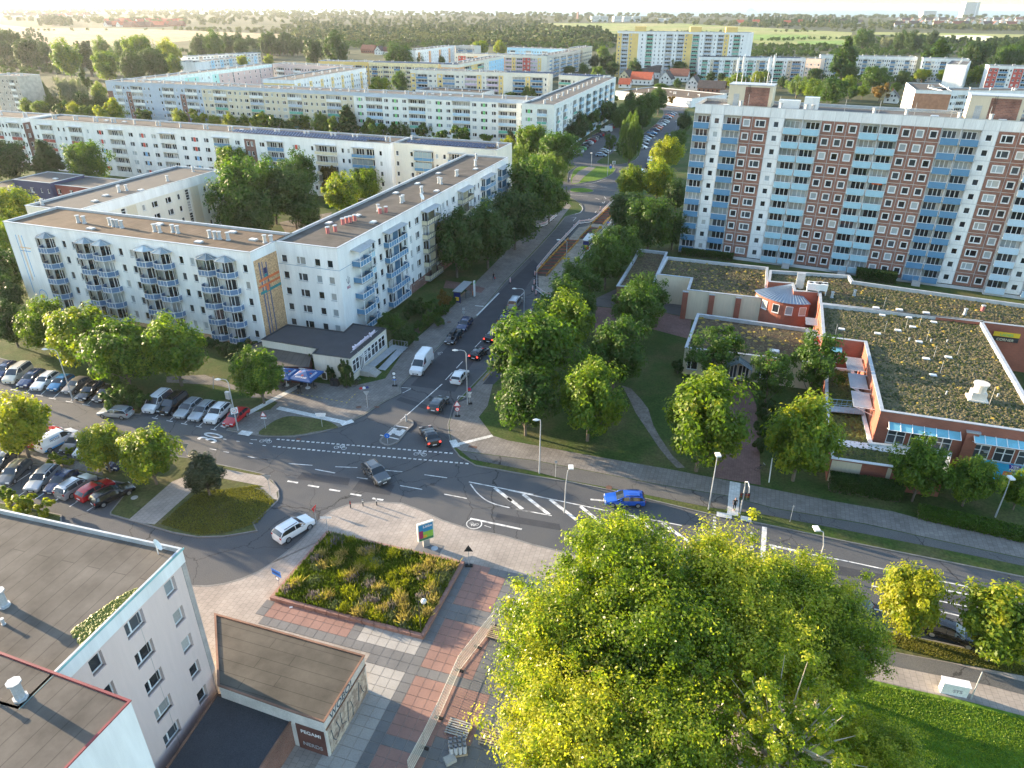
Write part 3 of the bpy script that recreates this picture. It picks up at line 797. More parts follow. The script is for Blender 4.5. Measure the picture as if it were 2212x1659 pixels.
def win_meshes(w,h,kind,var,frame,near,pm=None):
	key=(round(w,2),round(h,2),kind,var,frame.name,near,pm.name if pm else '')
	if key in WIN: return WIN[key]
	t=.075 if near else .09
	fb=MB(); y0,y1=-.03,.05
	fb.box(-w/2,w/2,y0,y1,0,t,nobot=False); fb.box(-w/2,w/2,y0,y1,h-t,h)
	fb.box(-w/2,-w/2+t,y0,y1,t,h-t); fb.box(w/2-t,w/2,y0,y1,t,h-t)
	mull={'s': [],'d': [.38],'D': [.36,.68],'t': [.33,.66],'c': [.5],'x': [.33,.66],'G': [],'q': [.5]}[kind]
	for q in mull:
		fb.box(-w/2+q*w-t*.8,-w/2+q*w+t*.8,y0,y1,t,h-t)
	if kind in 'Gq':
		for q in ((.25,.5,.75) if kind=='G' else (.62,)): fb.box(-w/2+t,w/2-t,y0,y1,q*h-t/2,q*h+t/2)
	pb=MB()
	if kind=='x':
		a,b_=-w/2+.33*w,-w/2+.66*w
		pb.quad((-w/2,.03,0),(a,.03,0),(a,.03,h),(-w/2,.03,h)); pb.quad((b_,.03,0),(w/2,.03,0),(w/2,.03,h),(b_,.03,h))
		fb.quad((a,-.035,0),(b_,-.035,0),(b_,-.035,h),(a,-.035,h),1)
	else: pb.quad((-w/2,.03,0),(w/2,.03,0),(w/2,.03,h),(-w/2,.03,h))
	glass=GLS[var]
	if near:
		sb=MB(); sb.box(-w/2-.05,w/2+.05,-.2,-.02,-.06,0)
		r=(fb.mesh('window',[frame]+([pm] if pm else [])),pb.mesh('pane',[glass]),sb.mesh('sill',[zinc]))
	else:
		k=len(fb.v); fb.v += pb.v; fb.f += [tuple(k+i for i in f) for f in pb.f]; fb.m += [2]*len(pb.f)
		if kind != 'G': fb.box(-w/2-.05,w/2+.05,-.16,-.03,-.06,0)
		r=(fb.mesh('window',[frame,pm or frame,glass]),None,None)
	WIN[key]=r
	return r
def put_window(root,x,y,z,a,w,h,kind='s',near=False,frame=None,pm=None,var=None,name='window'):
	if var is None: var=random.choice([0,0,0,0,1,1,2,3])
	m=win_meshes(w,h,kind,var,frame or white,near,pm)
	o=link(name,m[0],root,(x,y,z),a)
	if near:
		link('pane',m[1],o); link('sill',m[2],o)
	return o
KOP={ # opening kinds: (offset, width, height, sill, window kind)
'N': [],'s': [(0,.95,1.4,.92,'s')],'n': [(0,.62,1.2,1.1,'s')],'d': [(0,1.9,1.4,.92,'d')],'t': [(0,2.3,1.4,.92,'t')],
'm': [(0,1.35,1.4,.92,'d')],'ss': [(-.75,.8,1.4,.92,'s'),(.75,.8,1.4,.92,'s')],'x': [(0,2.9,1.4,.92,'x')],
'G': [(0,1.3,2.7,.15,'G')],'dd': [(-1.6,1.7,1.4,.92,'d'),(1.6,1.7,1.4,.92,'d')],
'b': [(0,1.15,1.35,.95,'s')],'B': [(0,2.0,1.35,.95,'d')],
}
def facade(root,wb,off,a,Wd,strips,nf,z0,fh,ztop,zbot=0,near=False,depth=.16,pms=None,log=None,frame=None,panel=None,plinth=None,skip=None):
	"""openings cut strip by strip into the wall; windows, loggias set in them. local frame of the building"""
	ca,sa=math.cos(a),math.sin(a)
	def Lc(s,d): return (off[0]+s*ca+d*sa,off[1]+s*sa-d*ca)
	def P3(s,d,z): x,y=Lc(s,d); return (x,y,z)
	tot=sum(x[0] for x in strips); k=Wd/tot; s=0
	for si,st in enumerate(strips):
		w=st[0]*k; kind=st[1]; wm=st[2] if len(st)>2 else 0; pm=st[3] if len(st)>3 else None
		s0,s1=s,s+w; cx=s+w/2; s += w
		wmf=wm if callable(wm) else (lambda i,q=wm: q)
		mz=z0
		if plinth is not None and z0>zbot: wb.quad(P3(s0,0,zbot),P3(s1,0,zbot),P3(s1,0,z0),P3(s0,0,z0),plinth)
		elif z0>zbot: wb.quad(P3(s0,0,zbot),P3(s1,0,zbot),P3(s1,0,z0),P3(s0,0,z0),wmf(0))
		zt=z0+nf*fh
		wb.quad(P3(s0,0,zt),P3(s1,0,zt),P3(s1,0,ztop),P3(s0,0,ztop),0)
		for i in range(nf):
			zf=z0+i*fh
			kd=kind(i) if callable(kind) else kind
			if kd=='L':
				lg=log[st[4]] if len(st)>4 else log[0]
				ops=[(0,w-.3,fh-.45,.12,'L')]
			else: ops=KOP[kd]
			mi=wmf(i)
			if not ops:
				wb.quad(P3(s0,0,zf),P3(s1,0,zf),P3(s1,0,zf+fh),P3(s0,0,zf+fh),mi); continue
			zb_,zt_=zf+ops[0][3],zf+ops[0][3]+ops[0][2]
			wb.quad(P3(s0,0,zf),P3(s1,0,zf),P3(s1,0,zb_),P3(s0,0,zb_),mi)
			wb.quad(P3(s0,0,zt_),P3(s1,0,zt_),P3(s1,0,zf+fh),P3(s0,0,zf+fh),mi)
			e=s0
			for (ox,ow,oh,sl,wk) in ops:
				a0,a1=cx+ox-ow/2,cx+ox+ow/2
				wb.quad(P3(e,0,zb_),P3(a0,0,zb_),P3(a0,0,zt_),P3(e,0,zt_),mi); e=a1
				dp=1.25 if wk=='L' else depth
				im=0 if wk != 'L' else 1
				wb.quad(P3(a0,0,zb_),P3(a0,-dp,zb_),P3(a0,-dp,zt_),P3(a0,0,zt_),im)
				wb.quad(P3(a1,-dp,zb_),P3(a1,0,zb_),P3(a1,0,zt_),P3(a1,-dp,zt_),im)
				wb.quad(P3(a0,-dp,zt_),P3(a1,-dp,zt_),P3(a1,0,zt_),P3(a0,0,zt_),im)
				wb.quad(P3(a0,0,zb_),P3(a1,0,zb_),P3(a1,-dp,zb_),P3(a0,-dp,zb_),im)
				if wk=='L':
					wb.quad(P3(a0,-dp,zb_),P3(a1,-dp,zb_),P3(a1,-dp,zt_),P3(a0,-dp,zt_),1)
					nd=lg.get('div',1)
					for q in range(nd):
						ww=(ow/nd)
						qx,qy=Lc(a0+ww*(q+.5)+random.uniform(-.1,.1),-dp+.06)
						put_window(root,qx,qy,zb_+.05,a,ww*.78,oh-.35,'D',False,frame,var=random.choice([0,0,1,2,0]))
					balcony(root,Lc(a0,0),a,ow,zb_,lg,i,nf,near,oh)
				else:
					qx,qy=Lc(cx+ox,-depth+.04)
					put_window(root,qx,qy,zb_,a,ow,oh,wk,near,frame,pm(i) if callable(pm) else pm)
			wb.quad(P3(e,0,zb_),P3(s1,0,zb_),P3(s1,0,zt_),P3(e,0,zt_),mi)
		if (kind=='L') and log and (log[st[4]] if len(st)>4 else log[0]).get('roof'):
			b=MB(); b.box(0,w-.1,-1.0,0,0,.1)
			x,y=Lc(s0+.05,.002)
			b.build('canopy',[grey_metal],root,(x,y,zt-.18),a)
BAL={}
def balcony(root,xy,a,w,z,lg,i,nf,near,oh=2.5):
	pm=lg['panel'][i % len(lg['panel'])] if isinstance(lg['panel'],list) else lg['panel']
	rail=lg.get('rail',white); pr=lg.get('proud',.12); div=lg.get('div',1)
	glz=lg.get('glaze',0) and random.random()<lg['glaze']
	key=(round(w,1),pm.name,rail.name,pr,div,near,glz,round(oh,1))
	if key not in BAL:
		b=MB()
		b.box(0,w,-pr,-.002,-.18,-.02,0)
		b.box(-.02,w+.02,-pr-.03,-pr+.03,.92,.99,0)
		if near: b.box(-.02,w+.02,-pr-.03,-pr+.03,1.08,1.12,0)
		for q in range(div+1):
			x=q*(w-.06)/div
			b.box(x,x+.06,-pr-.01,-pr+.04,-.02,oh if q in (0,div) and pr>.5 else .92,0)
		p=MB()
		n=div
		for q in range(n):
			p.box(.07+q*(w-.06)/n,(q+1)*(w-.06)/n-.01,-pr-.02,-pr+.01,.02-lg.get('low',.22*(pr<.5)),.9,0)
		if pr>.5:
			p.box(-.02,.01,-pr,-.01,.02,.9,0); p.box(w-.01,w+.02,-pr,-.01,.02,.9,0)
		g=None
		if glz:
			g=MB(); g.quad((.05,-pr,1.0),(w-.05,-pr,1.0),(w-.05,-pr,oh-.03),(.05,-pr,oh-.03))
			for q in range(4): b.box(q*w/4,q*w/4+.04,-pr-.02,-pr+.02,.98,oh-.02)
		st=None
		if near or w>2.5:
			st=MB()
			for q in range(random.randint(1,3)):
				x=random.uniform(.3,w-.6); st.box(x,x+random.uniform(.2,.5),.2-pr*.5,.5-pr*.4,0,random.uniform(.7,1.25))
		BAL[key]=[b.mesh('balcony',[rail]),p.mesh('balcony_panel',[pm]),g.mesh('balcony_glazing',[domeglass]) if g else None]
	m=BAL[key]
	o=link('balcony',m[0],root,(xy[0],xy[1],z),a)
	link('balcony_panel',m[1],o)
	if m[2]: link('balcony_glazing',m[2],o)
	return o
VENT={}
def vent_mesh(kind):
	if kind in VENT: return VENT[kind]
	b=MB()
	if kind=='vent':
		b.cyl(0,0,0,.15,.42,0,8); b.cyl(0,0,.15,1.25,.3,0,8); b.cyl(0,0,1.3,1.42,.42,0,8); b.cyl(0,0,1.25,1.3,.2,0,8)
		r=b.mesh('vent_pipe',[zinc])
	elif kind=='redvent':
		b.cyl(0,0,0,1.0,.34,0,8); b.cyl(0,0,1.05,1.2,.42,1,8); b.cyl(0,0,1.0,1.05,.2,1,8)
		r=b.mesh('vent_pipe',[mat('faded_red_vent',(.4,.12,.12),.8,.2),zinc])
	elif kind=='skylight':
		b.box(-.7,.7,-.5,.5,0,.22,0); b.box(-.6,.6,-.4,.4,.22,.32,1)
		r=b.mesh('skylight',[grey_metal,balc_white])
	elif kind=='mast':
		b.cyl(0,0,0,2.2,.03,0,5); r=b.mesh('antenna_mast',[grey_metal])
	VENT[kind]=r
	return r
def put_roof(root,kind,x,y,z,s=1.0,rz=0.):
	m=vent_mesh(kind)
	return link(m.name.split('.')[0],m,root,(x,y,z),rz,scale=(s,s,s))
def block(name,label,O,ang_deg,Ln,D,h,front=None,right=None,left=None,back=None,nf=5,z0=.95,fh=3.0,walls=None,roofm=None,near=False,
log=None,frame=None,trim=None,vents=None,group=None,cat='apartment block',plinth=None,par=.35,lip=.12,pw=.28,solar_n=0,steps=None,depth=.16):
	a=R(ang_deg)
	root=empty(name,(O[0],O[1],0),a,label,cat,group)
	walls=[walls[0],inner]+list(walls[1:]) if walls else [white_render,inner]
	wb=MB(); kw=dict(nf=nf,z0=z0,fh=fh,ztop=h,near=near,log=log,frame=frame,depth=depth)
	def side(st,off,an,Wd):
		if st: facade(root,wb,off,an,Wd,st,plinth=plinth,**kw)
		else:
			c,s_=math.cos(an),math.sin(an)
			wb.quad((off[0],off[1],0),(off[0]+c*Wd,off[1]+s_*Wd,0),(off[0]+c*Wd,off[1]+s_*Wd,h),(off[0],off[1],h),0)
	side(front,(0,0),0.,Ln); side(right,(Ln,0),math.pi/2,D)
	side(back,(Ln,D),math.pi,Ln); side(left,(0,D),-math.pi/2,D)
	wb.build('wall',walls,root)
	t=MB() # parapet ring and roof sheet
	q,e=pw,lip
	for x0,x1,y0,y1 in ((-e,Ln+e,-e,q),(-e,Ln+e,D-q,D+e),(-e,q,q,D-q),(Ln-q,Ln+e,q,D-q)):
		t.box(x0,x1,y0,y1,h,h+.09)
	for x0,x1,y0,y1 in ((.02,Ln-.02,.02,q),(.02,Ln-.02,D-q,D-.02),(.02,q,q,D-q),(Ln-q,Ln-.02,q,D-q)):
		t.box(x0,x1,y0,y1,h-par,h,nobot=True)
	t.build('parapet',[trim or zinc],root)
	r=MB(); r.box(q,Ln-q,q,D-q,h-par-.1,h-par,nobot=True)
	rf=r.build('roof',[roofm or roof_grey],root)
	zr=h-par
	for v in (vents or []): put_roof(root,v[0],v[1],v[2],zr,v[3] if len(v)>3 else 1.)
	if vents is None:
		n=max(1,int(Ln/9))
		for i in range(n):
			x=(i+.5)*Ln/n+random.uniform(-1,1)
			put_roof(root,'vent',x,D*.42,zr);
			if random.random()<.6: put_roof(root,'vent',x+1.3,D*.42,zr)
			if random.random()<.5: put_roof(root,'skylight',x+3,D*.6,zr)
	if solar_n:
		sb=MB(); sb.add([(0,-.8,.25),(.98,-.8,.25),(.98,.75,.85),(0,.75,.85)],[(0,1,2,3)],0)
		sb.add([(0,.75,.85),(.98,.75,.85),(.98,.75,0),(0,.75,0)],[(0,1,2,3)],1)
		sm=sb.mesh('solar_panel',[solar,zinc])
		for x0,x1,y in solar_n:
			for i in range(int((x1-x0)/1.06)): link('solar_panel',sm,root,(x0+i*1.06,y,zr))
	return root
def rep(seq,n): return list(seq)*n
# ---------------------------------------------------------------- slab with the octagonal blue balconies
A1=W('z4',25,950,17.5); AX=-19.2
pts1=[(7.3,'s'),(13.9,'s'),(16.2,'s'),(27.2,'s'),(29.7,'s'),(40.6,'s'),(43.0,'s'),(53.9,'s')]
def strips_at(L,items,ww=1.5):
	"""plain wall with window strips at given centres"""
	out,s=[],0
	for c,k,*r in items:
		w=r[0] if r else {'s': 1.2,'d': 2.2,'L': 4,'n': 1.,'m': 1.6,'b': 1.4}.get(k,ww)
		if c-w/2>s+.01: out.append((c-w/2-s,'N'))
		out.append((w,k)); s=c+w/2
	if L>s: out.append((L-s,'N'))
	return out
fr1=strips_at(55.5,[(7.3,'s'),(10.4,'DR',3.4),(13.9,'s'),(16.3,'s'),(19.8,'DR',3.4),(23.6,'DR',3.4),(27.2,'s'),(29.7,'s'),(33.3,'DR',3.4),(37.1,'DR',3.4),(40.6,'s'),(43.0,'s'),(46.6,'DR',3.4),(50.4,'DR',3.4),(53.9,'s')])
KOP['DR']=[(0,2.6,2.25,.15,'c')]
vents1=[('vent',x,y) for x,y in [(12.7,5.2),(14.2,5.2),(19.7,5.9),(21,5.4),(21.9,5.4),(23.2,5.2),(30.6,5.4),(32,5.2),(34,6.2),(35.3,6.0),(42.7,5.6),(44,5.4),(44.9,5.5),(46.6,5.6),(53.6,6.5),(54.8,6.7)]]
vents1 += [('skylight',18.5,2.6),('skylight',28,9.3),('skylight',42.8,2.6),('skylight',44.3,9.6),('skylight',50.8,7.0)]
b1=block('apartment_block','white five storey slab with octagonal glazed blue balconies above the parked cars',A1,AX,55.5,11.8,17.5,front=fr1,
left=strips_at(11.8,[(3,'s'),(8.5,'s')]),right=[(11.8,'N')],near=True,roofm=roof_brown,vents=vents1,plinth=2,walls=[white_render,mosaic],trim=zinc,z0=.95)
# octagonal balconies
def oct_pts(w,d): return [(-w/2,0),(-w/2,-d*.45),(-w*.27,-d),(w*.27,-d),(w/2,-d*.45),(w/2,0)]
def oct_balcony():
	P_=oct_pts(3.78,1.85)
	s=MB(); s.prism(P_,-.16,0)
	fr=MB()
	for i in range(5):
		a,c=P_[i],P_[i+1]
		fr.bar((*a,1.0),(*c,1.0),.07,.07); fr.bar((*a,.06),(*c,.06),.06,.06)
	for i in range(6): fr.bar((*P_[i],0),(*P_[i],2.84),.05,.05)
	for t in (.33,.66):
		a,c=P_[2],P_[3]; x=a[0]+(c[0]-a[0])*t
		fr.bar((x,a[1],0),(x,a[1],1),.05,.05)
	pn=MB()
	for i in range(5):
		a,c=P_[i],P_[i+1]
		pn.quad((*a,-.05),(*c,-.05),(*c,.99),(*a,.99))
	gl=[]
	for ids in ((0,1),(3,4),(0,1,2,3,4)):
		g=MB()
		for i in ids:
			a,c=P_[i],P_[i+1]
			g.quad((*a,1.04),(*c,1.04),(*c,2.8),(*a,2.8))
		gl.append(g.mesh('balcony_glazing',[GLSC]))
	pl=[]
	for q in range(4):
		g=MB()
		random.seed(q+40)
		for _ in range(4):
			x=random.uniform(-1.2,1.0); r=random.uniform(.15,.3); zz=random.uniform(.3,.9)
			g.box(x,x+r*2,-1.2,-1.2+r*1.6,0,zz,random.randint(0,2))
		pl.append(g.mesh('balcony_furniture',[mat('furn_grey',(.3,.3,.3)),mat('furn_white',(.6,.6,.6)),mat('plant_green',(.05,.1,.03))]))
	dm=MB(); top=(0,-.35,.75)
	for i in range(5): dm.add([(*P_[i],0),(*P_[i+1],0),top],[(0,1,2)],0)
	db=MB()
	for i in range(6): db.bar((*P_[i],.02),top,.05,.05)
	for i in range(5): db.bar((*P_[i],0),(*P_[i+1],0),.08,.08)
	return s.mesh('balcony',[concrete]),fr.mesh('railing',[white]),pn.mesh('balcony_panel',[balc_blue]),gl,pl,dm.mesh('glass_canopy',[domeglass]),db.mesh('canopy_frame',[grey_metal])
def clear_glass():
	m,nt,out=_new('clear_glass')
	t=N(nt,'ShaderNodeBsdfTransparent'); t.inputs[0].default_value=(.86,.92,.93,1)
	g=N(nt,'ShaderNodeBsdfGlossy'); g.inputs['Roughness'].default_value=.04
	fz=N(nt,'ShaderNodeFresnel'); fz.inputs[0].default_value=1.6
	ms=N(nt,'ShaderNodeMixShader')
	nt.links.new(fz.outputs[0],ms.inputs[0]); nt.links.new(t.outputs[0],ms.inputs[1]); nt.links.new(g.outputs[0],ms.inputs[2]); nt.links.new(ms.outputs[0],out.inputs[0])
	return m
GLSC=clear_glass()
OB=oct_balcony(); random.seed(21)
for c in (10.4,19.8,23.6,33.3,37.1,46.6,50.4):
	for i in range(5):
		z=.95+i*3.0+.05
		o=link('balcony',OB[0],b1,(c,-.003,z))
		link('railing',OB[1],o); link('balcony_panel',OB[2],o)
		link('balcony_glazing',OB[3][random.choice([0,0,1,2])],o)
		link('balcony_furniture',OB[4][random.randint(0,3)],o)
	o=link('glass_canopy',OB[5],b1,(c,-.003,.95+15-.1)); link('canopy_frame',OB[6],o)
# mosaic end wall with its stripes
b=MB(); b.quad((55.515,.35,0),(55.515,6.7,0),(55.515,6.7,15.9),(55.515,.35,15.9)); b.build('mosaic_facing',[mosaic],b1)
stv=mat('stripe_slate',(.1,.11,.19),.7); sto=mat('stripe_orange',(.55,.14,.05),.7); stt=mat('stripe_teal',(.03,.2,.22),.7)
for y0,y1,z0,z1,m_,q in [(1.5,1.85,.0,15.3,stv,0),(2.3,2.55,0,15.2,stv,0),(3.3,3.6,0,14.9,stv,0),(1.0,6.6,11.9,12.35,sto,1),(.7,6.6,10.9,11.3,sto,1),(.9,6.6,9.7,10.2,stt,1),(2.6,3.3,13.0,14.0,mat('sq_navy',(.03,.03,.1),.7),2),(2.6,3.3,12.4,12.95,stt,2),(2.6,3.3,9.9,10.9,sto,2)]:
	b=MB(); b.box(55.518,55.53+.008*q,y0,y1,z0,z1); b.build('wall_stripe',[m_],b1)
# blue and orange line motif on the white front, left end
mo_b=mat('motif_blue',(.12,.35,.65),.8); mo_o=mat('motif_orange',(.75,.45,.2),.8)
for x0,x1,z0,z1,m_ in [(2.0,2.14,3.6,15.2,mo_b),(2.75,2.89,6.2,15.2,mo_o),(3.5,3.64,7.0,15.2,mo_b),(2.2,5.0,12.75,12.9,mo_o),(2.2,4.7,12.1,12.25,mo_b)]:
	b=MB(); b.box(x0,x1,-.012 if m_ is mo_b else-.018,-.002,z0,z1); b.build('wall_motif',[m_],b1)
b=MB(); n=24
for i in range(n):
	a0,a1=2*math.pi*i/n,2*math.pi*(i+1)/n
	b.quad(*[(4.4+r*math.cos(t),-.012,3.5+r*math.sin(t)) for r,t in ((1.05,a0),(1.05,a1),(.9,a1),(.9,a0))])
b.build('wall_motif',[mo_b],b1)
b=MB(); b.add([(4.25+.4*math.cos(2*math.pi*i/14),-.015,3.1+.4*math.sin(2*math.pi*i/14)) for i in range(14)],[tuple(range(14))]); b.build('wall_motif',[mo_o],b1)
# ---------------------------------------------------------------- slab along the street
E2=W('z5',655,1165,17.5)
r19=R(-19.2)
fr2=strips_at(86.3,[(12.2,'b'),(14.5,'b'),(17.6,'DR',3.2),(21.7,'DR',3.2),(24.5,'s'),(27.0,'s'),(30.2,'d'),(34.0,'DR',3.2),(37.5,'DR',3.2),(40.5,'s'),(43.4,'s'),(45.6,'s'),(49,'d'),(53,'DR',3.2),(56.6,'DR',3.2),
(59.4,'s'),(62.1,'s'),(64.5,'s'),(67.9,'DR',3.2),(71.6,'DR',3.2),(76.0,'s'),(79.8,'DR',3.2),(83.3,'DR',3.2)])
end2=strips_at(12.4,[(1.5,'b'),(4.9,'d'),(8.2,'b'),(10.7,'b')])
vents2=[('redvent',8.5,7.1),('redvent',9.9,6.4),('redvent',14.5,7.6),('redvent',15.6,7.4),('redvent',16.4,7.1),('redvent',17.5,6.8),('redvent',24,4.9),('redvent',25.2,4.2),('vent',25.3,6.0),
('vent',33,4.8),('vent',34.2,5.0),('vent',42,4.5),('vent',43,4.9),('vent',52,4.3),('vent',52.6,5.2),('vent',61,4.4),('vent',62,4.5),('vent',74,4.6),('vent',75,5.1),('vent',83,8.0),
('skylight',14,10.3),('skylight',20.6,8.0),('skylight',17.4,2.8),('skylight',40,9.8),('skylight',44.8,2.2),('skylight',50,9.4),('skylight',62,9.6),('skylight',70,3.)]
b2=block('apartment_block','white five storey slab running along the street with blue and cream balcony stacks',E2,70.8,86.3,12.4,17.5,front=fr2,
left=end2,near=True,roofm=roof_mid,vents=vents2,walls=[white_render,redbrown],z0=.95)
# note: local -y faces the street (bearing -19.2); the left side is the gable towards the camera
def stack(root,x0,x1,dep,panel,rail,n=5,z0=.95,fh=3.0,div=2,glaze=.4,roof=True,wall_y=0.):
	w=x1-x0
	for i in range(n):
		z=z0+i*fh+.05
		b=MB(); b.box(0,w,-dep,-.003,-.16,0)
		o=b.build('balcony',[concrete],root,(x0,wall_y,z))
		r=MB()
		r.bar((0,-dep,1.05),(w,-dep,1.05),.07,.07); r.bar((0,-dep,.08),(w,-dep,.08),.06,.06)
		r.bar((0,0,1.05),(0,-dep,1.05),.06,.06); r.bar((w,0,1.05),(w,-dep,1.05),.06,.06)
		nn=4*div
		for q in range(nn+1):
			main=q % (nn // div if div>1 else nn)==0 or q in (0,nn)
			t_=.09 if main else .035
			r.box(q*w/nn-t_/2,q*w/nn+t_/2,-dep-.03,-dep+.03,0,2.85 if main else 1.05)
		r.build('railing',[rail],o)
		p=MB(); p.box(.05,w-.05,-dep+.032,-dep+.05,.1,1.02); p.box(.0,.03,-dep,-.02,.1,1.02); p.box(w-.03,w,-dep,-.02,.1,1.02)
		if div>1: p.box(w/2-.03,w/2+.03,-dep+.06,-.02,.0,2.84,0)
		p.build('balcony_panel',[panel if not isinstance(panel,(list,tuple)) else panel[i % len(panel)]],o)
		if random.random()<glaze:
			g=MB(); h0=random.choice([0,w/2]) if div>1 else 0
			g.quad((h0,-dep,1.08),(h0+w/div,-dep,1.08),(h0+w/div,-dep,2.82),(h0,-dep,2.82))
			g.build('balcony_glazing',[GLSC],o)
	if roof:
		c=MB(); zt=z0+n*fh-.12
		c.add([(-.1,0,.25),(w+.1,0,.25),(w+.1,-dep-.25,0),(-.1,-dep-.25,0),(-.1,0,.17),(w+.1,0,.17),(w+.1,-dep-.25,-.08),(-.1,-dep-.25,-.08)],
		[(3,2,1,0),(4,5,6,7),(0,4,7,3),(2,6,5,1),(3,7,6,2)])
		c.build('canopy',[roof_grey if rail is dark_metal else grey_metal],root,(x0,wall_y-.003,zt))
stack(b2,4.2,8.2,1.7,balc_mid,white,div=1); stack(b2,8.6,10.9,.9,[balc_mid,balc_mid,balc_mid,balc_light,balc_light],white,div=1,glaze=.6)
stack(b2,15.8,23.4,1.2,balc_mid,white); stack(b2,32.3,39.2,1.3,balc_cream,mat('navy_steel',(.03,.05,.09),.5),glaze=.95)
stack(b2,51.4,58.2,1.3,balc_cream,MATS['navy_steel'],glaze=.95); stack(b2,66.0,73.4,1.2,balc_mid,white,glaze=.8); stack(b2,78.0,85.0,1.2,balc_mid,white,glaze=.9)
b=MB(); b.box(25.2,86.28,-.03,-.004,0,2.25); b.box(3.9,10.9,-.02,-.004,0,.8); b.build('brick_plinth',[redbrown],b2)
# blue joint line round the gable head, emblem with three letters
b=MB(); b.box(0,11.6,-.016,-.004,13.55,13.62); b.build('joint_line',[balc_mid],b2)
b=MB(); b.box(-.016,-.004,.02,12.3,13.55,13.62); b.build('joint_line',[balc_mid],b2)
lg_red=mat('sign_purple_red',(.32,.02,.1),.6)
def wall_text(txt,size,root,loc,rz,m,ext=.01,name='sign_lettering',sx=1.):
	cu=bpy.data.curves.new(name,'FONT'); cu.body=txt; cu.size=size; cu.align_x='CENTER'; cu.extrude=ext; cu.offset=size*.012
	o=bpy.data.objects.new(name,cu); COL.objects.link(o)
	me=bpy.data.meshes.new_from_object(o.evaluated_get(bpy.context.evaluated_depsgraph_get()))
	bpy.data.objects.remove(o)
	me.materials.clear(); me.materials.append(m)
	return link(name,me,root,loc,rot=(math.pi/2,0,rz),scale=(sx,1,1))
wall_text('BIG',.75,b2,(2.4,-.02,9.6),0,lg_red)
b=MB(); b.tube([(1.9,0,11.5),(2.0,0,10.8),(2.4,0,10.5),(2.8,0,10.8),(2.9,0,11.5)],.04); b.tube([(2.4,0,10.4),(2.4,0,11.9)],.04)
b.build('emblem',[stv],b2,(0,-.04,0))
# satellite dish on that roof
def dish(name,root,loc,r,rz,m=None,tilt=.45,label=None):
	b=MB(); n=14
	rings=[(0,.18*r),(r*.5,.12*r),(r,-.05*r)]
	V=[(0,rings[0][1],0)]
	for rr,dy in rings[1:]: V += [(rr*math.cos(2*math.pi*i/n),dy,rr*math.sin(2*math.pi*i/n)) for i in range(n)]
	Fc=[(0,1+i,1+(i+1) % n) for i in range(n)]+[(1+i,1+n+i,1+n+(i+1) % n,1+(i+1) % n) for i in range(n)]
	b.add(V,Fc)
	ct,stt_=math.cos(tilt),math.sin(tilt)
	b.v=[(x,y*ct+z*stt_,z*ct-y*stt_+r+.35) for x,y,z in b.v]
	b.cyl(0,.12,0,r+.35,.035,0,6); b.bar((0,.1,.5),(0,-r*.9,r*.8),.03,.03)
	return b.build(name,[m or balc_white],root,loc,rz)
dish('satellite_dish',b2,(35.5,1.2,17.15),.75,0)
# ---------------------------------------------------------------- low wing behind the first slab
C3=W('z4',1735,540,14.5); d3=Vector((math.cos(R(70.8)),math.sin(R(70.8)),0)); O3=C3-d3*46
f3=strips_at(46,[(3,'s'),(6,'s'),(9.5,'s'),(12.5,'G',1.9),(15,'d'),(18.5,'s'),(22,'d'),(26.5,'d'),(30,'s'),(33,'G',1.9),(36.2,'s'),(39.5,'s'),(41.6,'s'),(44.3,'s')])
vents3=[('vent',2.5,12),('vent',18,6),('vent',19,7),('vent',19.8,5.5),('vent',31.5,4),('vent',43,6),('skylight',14,6),('skylight',9,4),('skylight',21,2.4)]
b3=block('apartment_block','cream four storey wing with glazed stair columns behind the balcony slab',O3,70.8,46,14.1,14.5,front=f3,nf=4,z0=.4,fh=2.95,near=True,roofm=roof_grey,walls=[pale_cream,cream],vents=vents3,left=[(14,'N')])
b=MB(); b.box(-.02,46.02,-.03,-.004,12.4,14.48); b.build('white_fascia',[white_render],b3)
for x in (10.3,31.0):
	b=MB(); b.box(x+3.2,x+6.0,-.04,-.004,0.3,12.2); b.build('beige_strip',[cream],b3)
# ---------------------------------------------------------------- long white slab with red and blue panels
O4=W('z4',232,135,17.5); Eb=W('z5',1075,335,17.5); L4=(Eb-O4).length; a4=math.degrees(math.atan2(Eb.y-O4.y,Eb.x-O4.x))
def s4(reg,x,y): return on_plane(reg,x,y,O4,a4)[0]
RP=lambda i: p_red if i in (4,3,0) else p_blue
it=[]
def addw(reg,x,k,w=None,*r): it.append((s4(reg,x,240),k,*([w] if w else [])))
# front strips measured from the photograph (distance along the wall)
L4b=[('z4',270,'s'),('z4',355,'L',6.2,0),('z4',450,'s'),('z4',492,'s'),('z4',585,'L',6.2,0),('z4',683,'s'),('z4',780,'x',4.6),('z4',905,'L',6.6,1),
('z4',1022,'d'),('z4',1115,'x',4.4),('z4',1205,'d'),('z4',1315,'L',6.6,1),('z4',1438,'d'),('z4',1530,'x',4.2),('z4',1622,'d'),('z4',1745,'L',6.6,2),('z4',1870,'d'),
('z4',1970,'ss',4.2),('z4',2065,'d'),('z4',2170,'L',6.4,2),('z5',330,'x',4.6),('z5',455,'s'),('z5',565,'L',7.6,3),('z5',695,'s'),('z5',742,'s'),('z5',860,'L',7.6,4),('z5',995,'s')]
st4,s=[],0
for rg,x,k,*r in L4b:
	c=on_plane(rg,x,(150+.066*x) if rg=='z4' else 330,O4,a4)[0]
	w=r[0] if r else {'s': 1.2,'d': 2.2}[k]
	if c-w/2>s: st4.append((c-w/2-s,'N')); s=c-w/2
	w=min(w,c+w/2-s)
	wm=2 if k=='ss' else 0
	st4.append((w,k,wm,RP if k=='x' else None,r[1]) if k=='L' else (w,k,wm,RP if k=='x' else None)); s += w
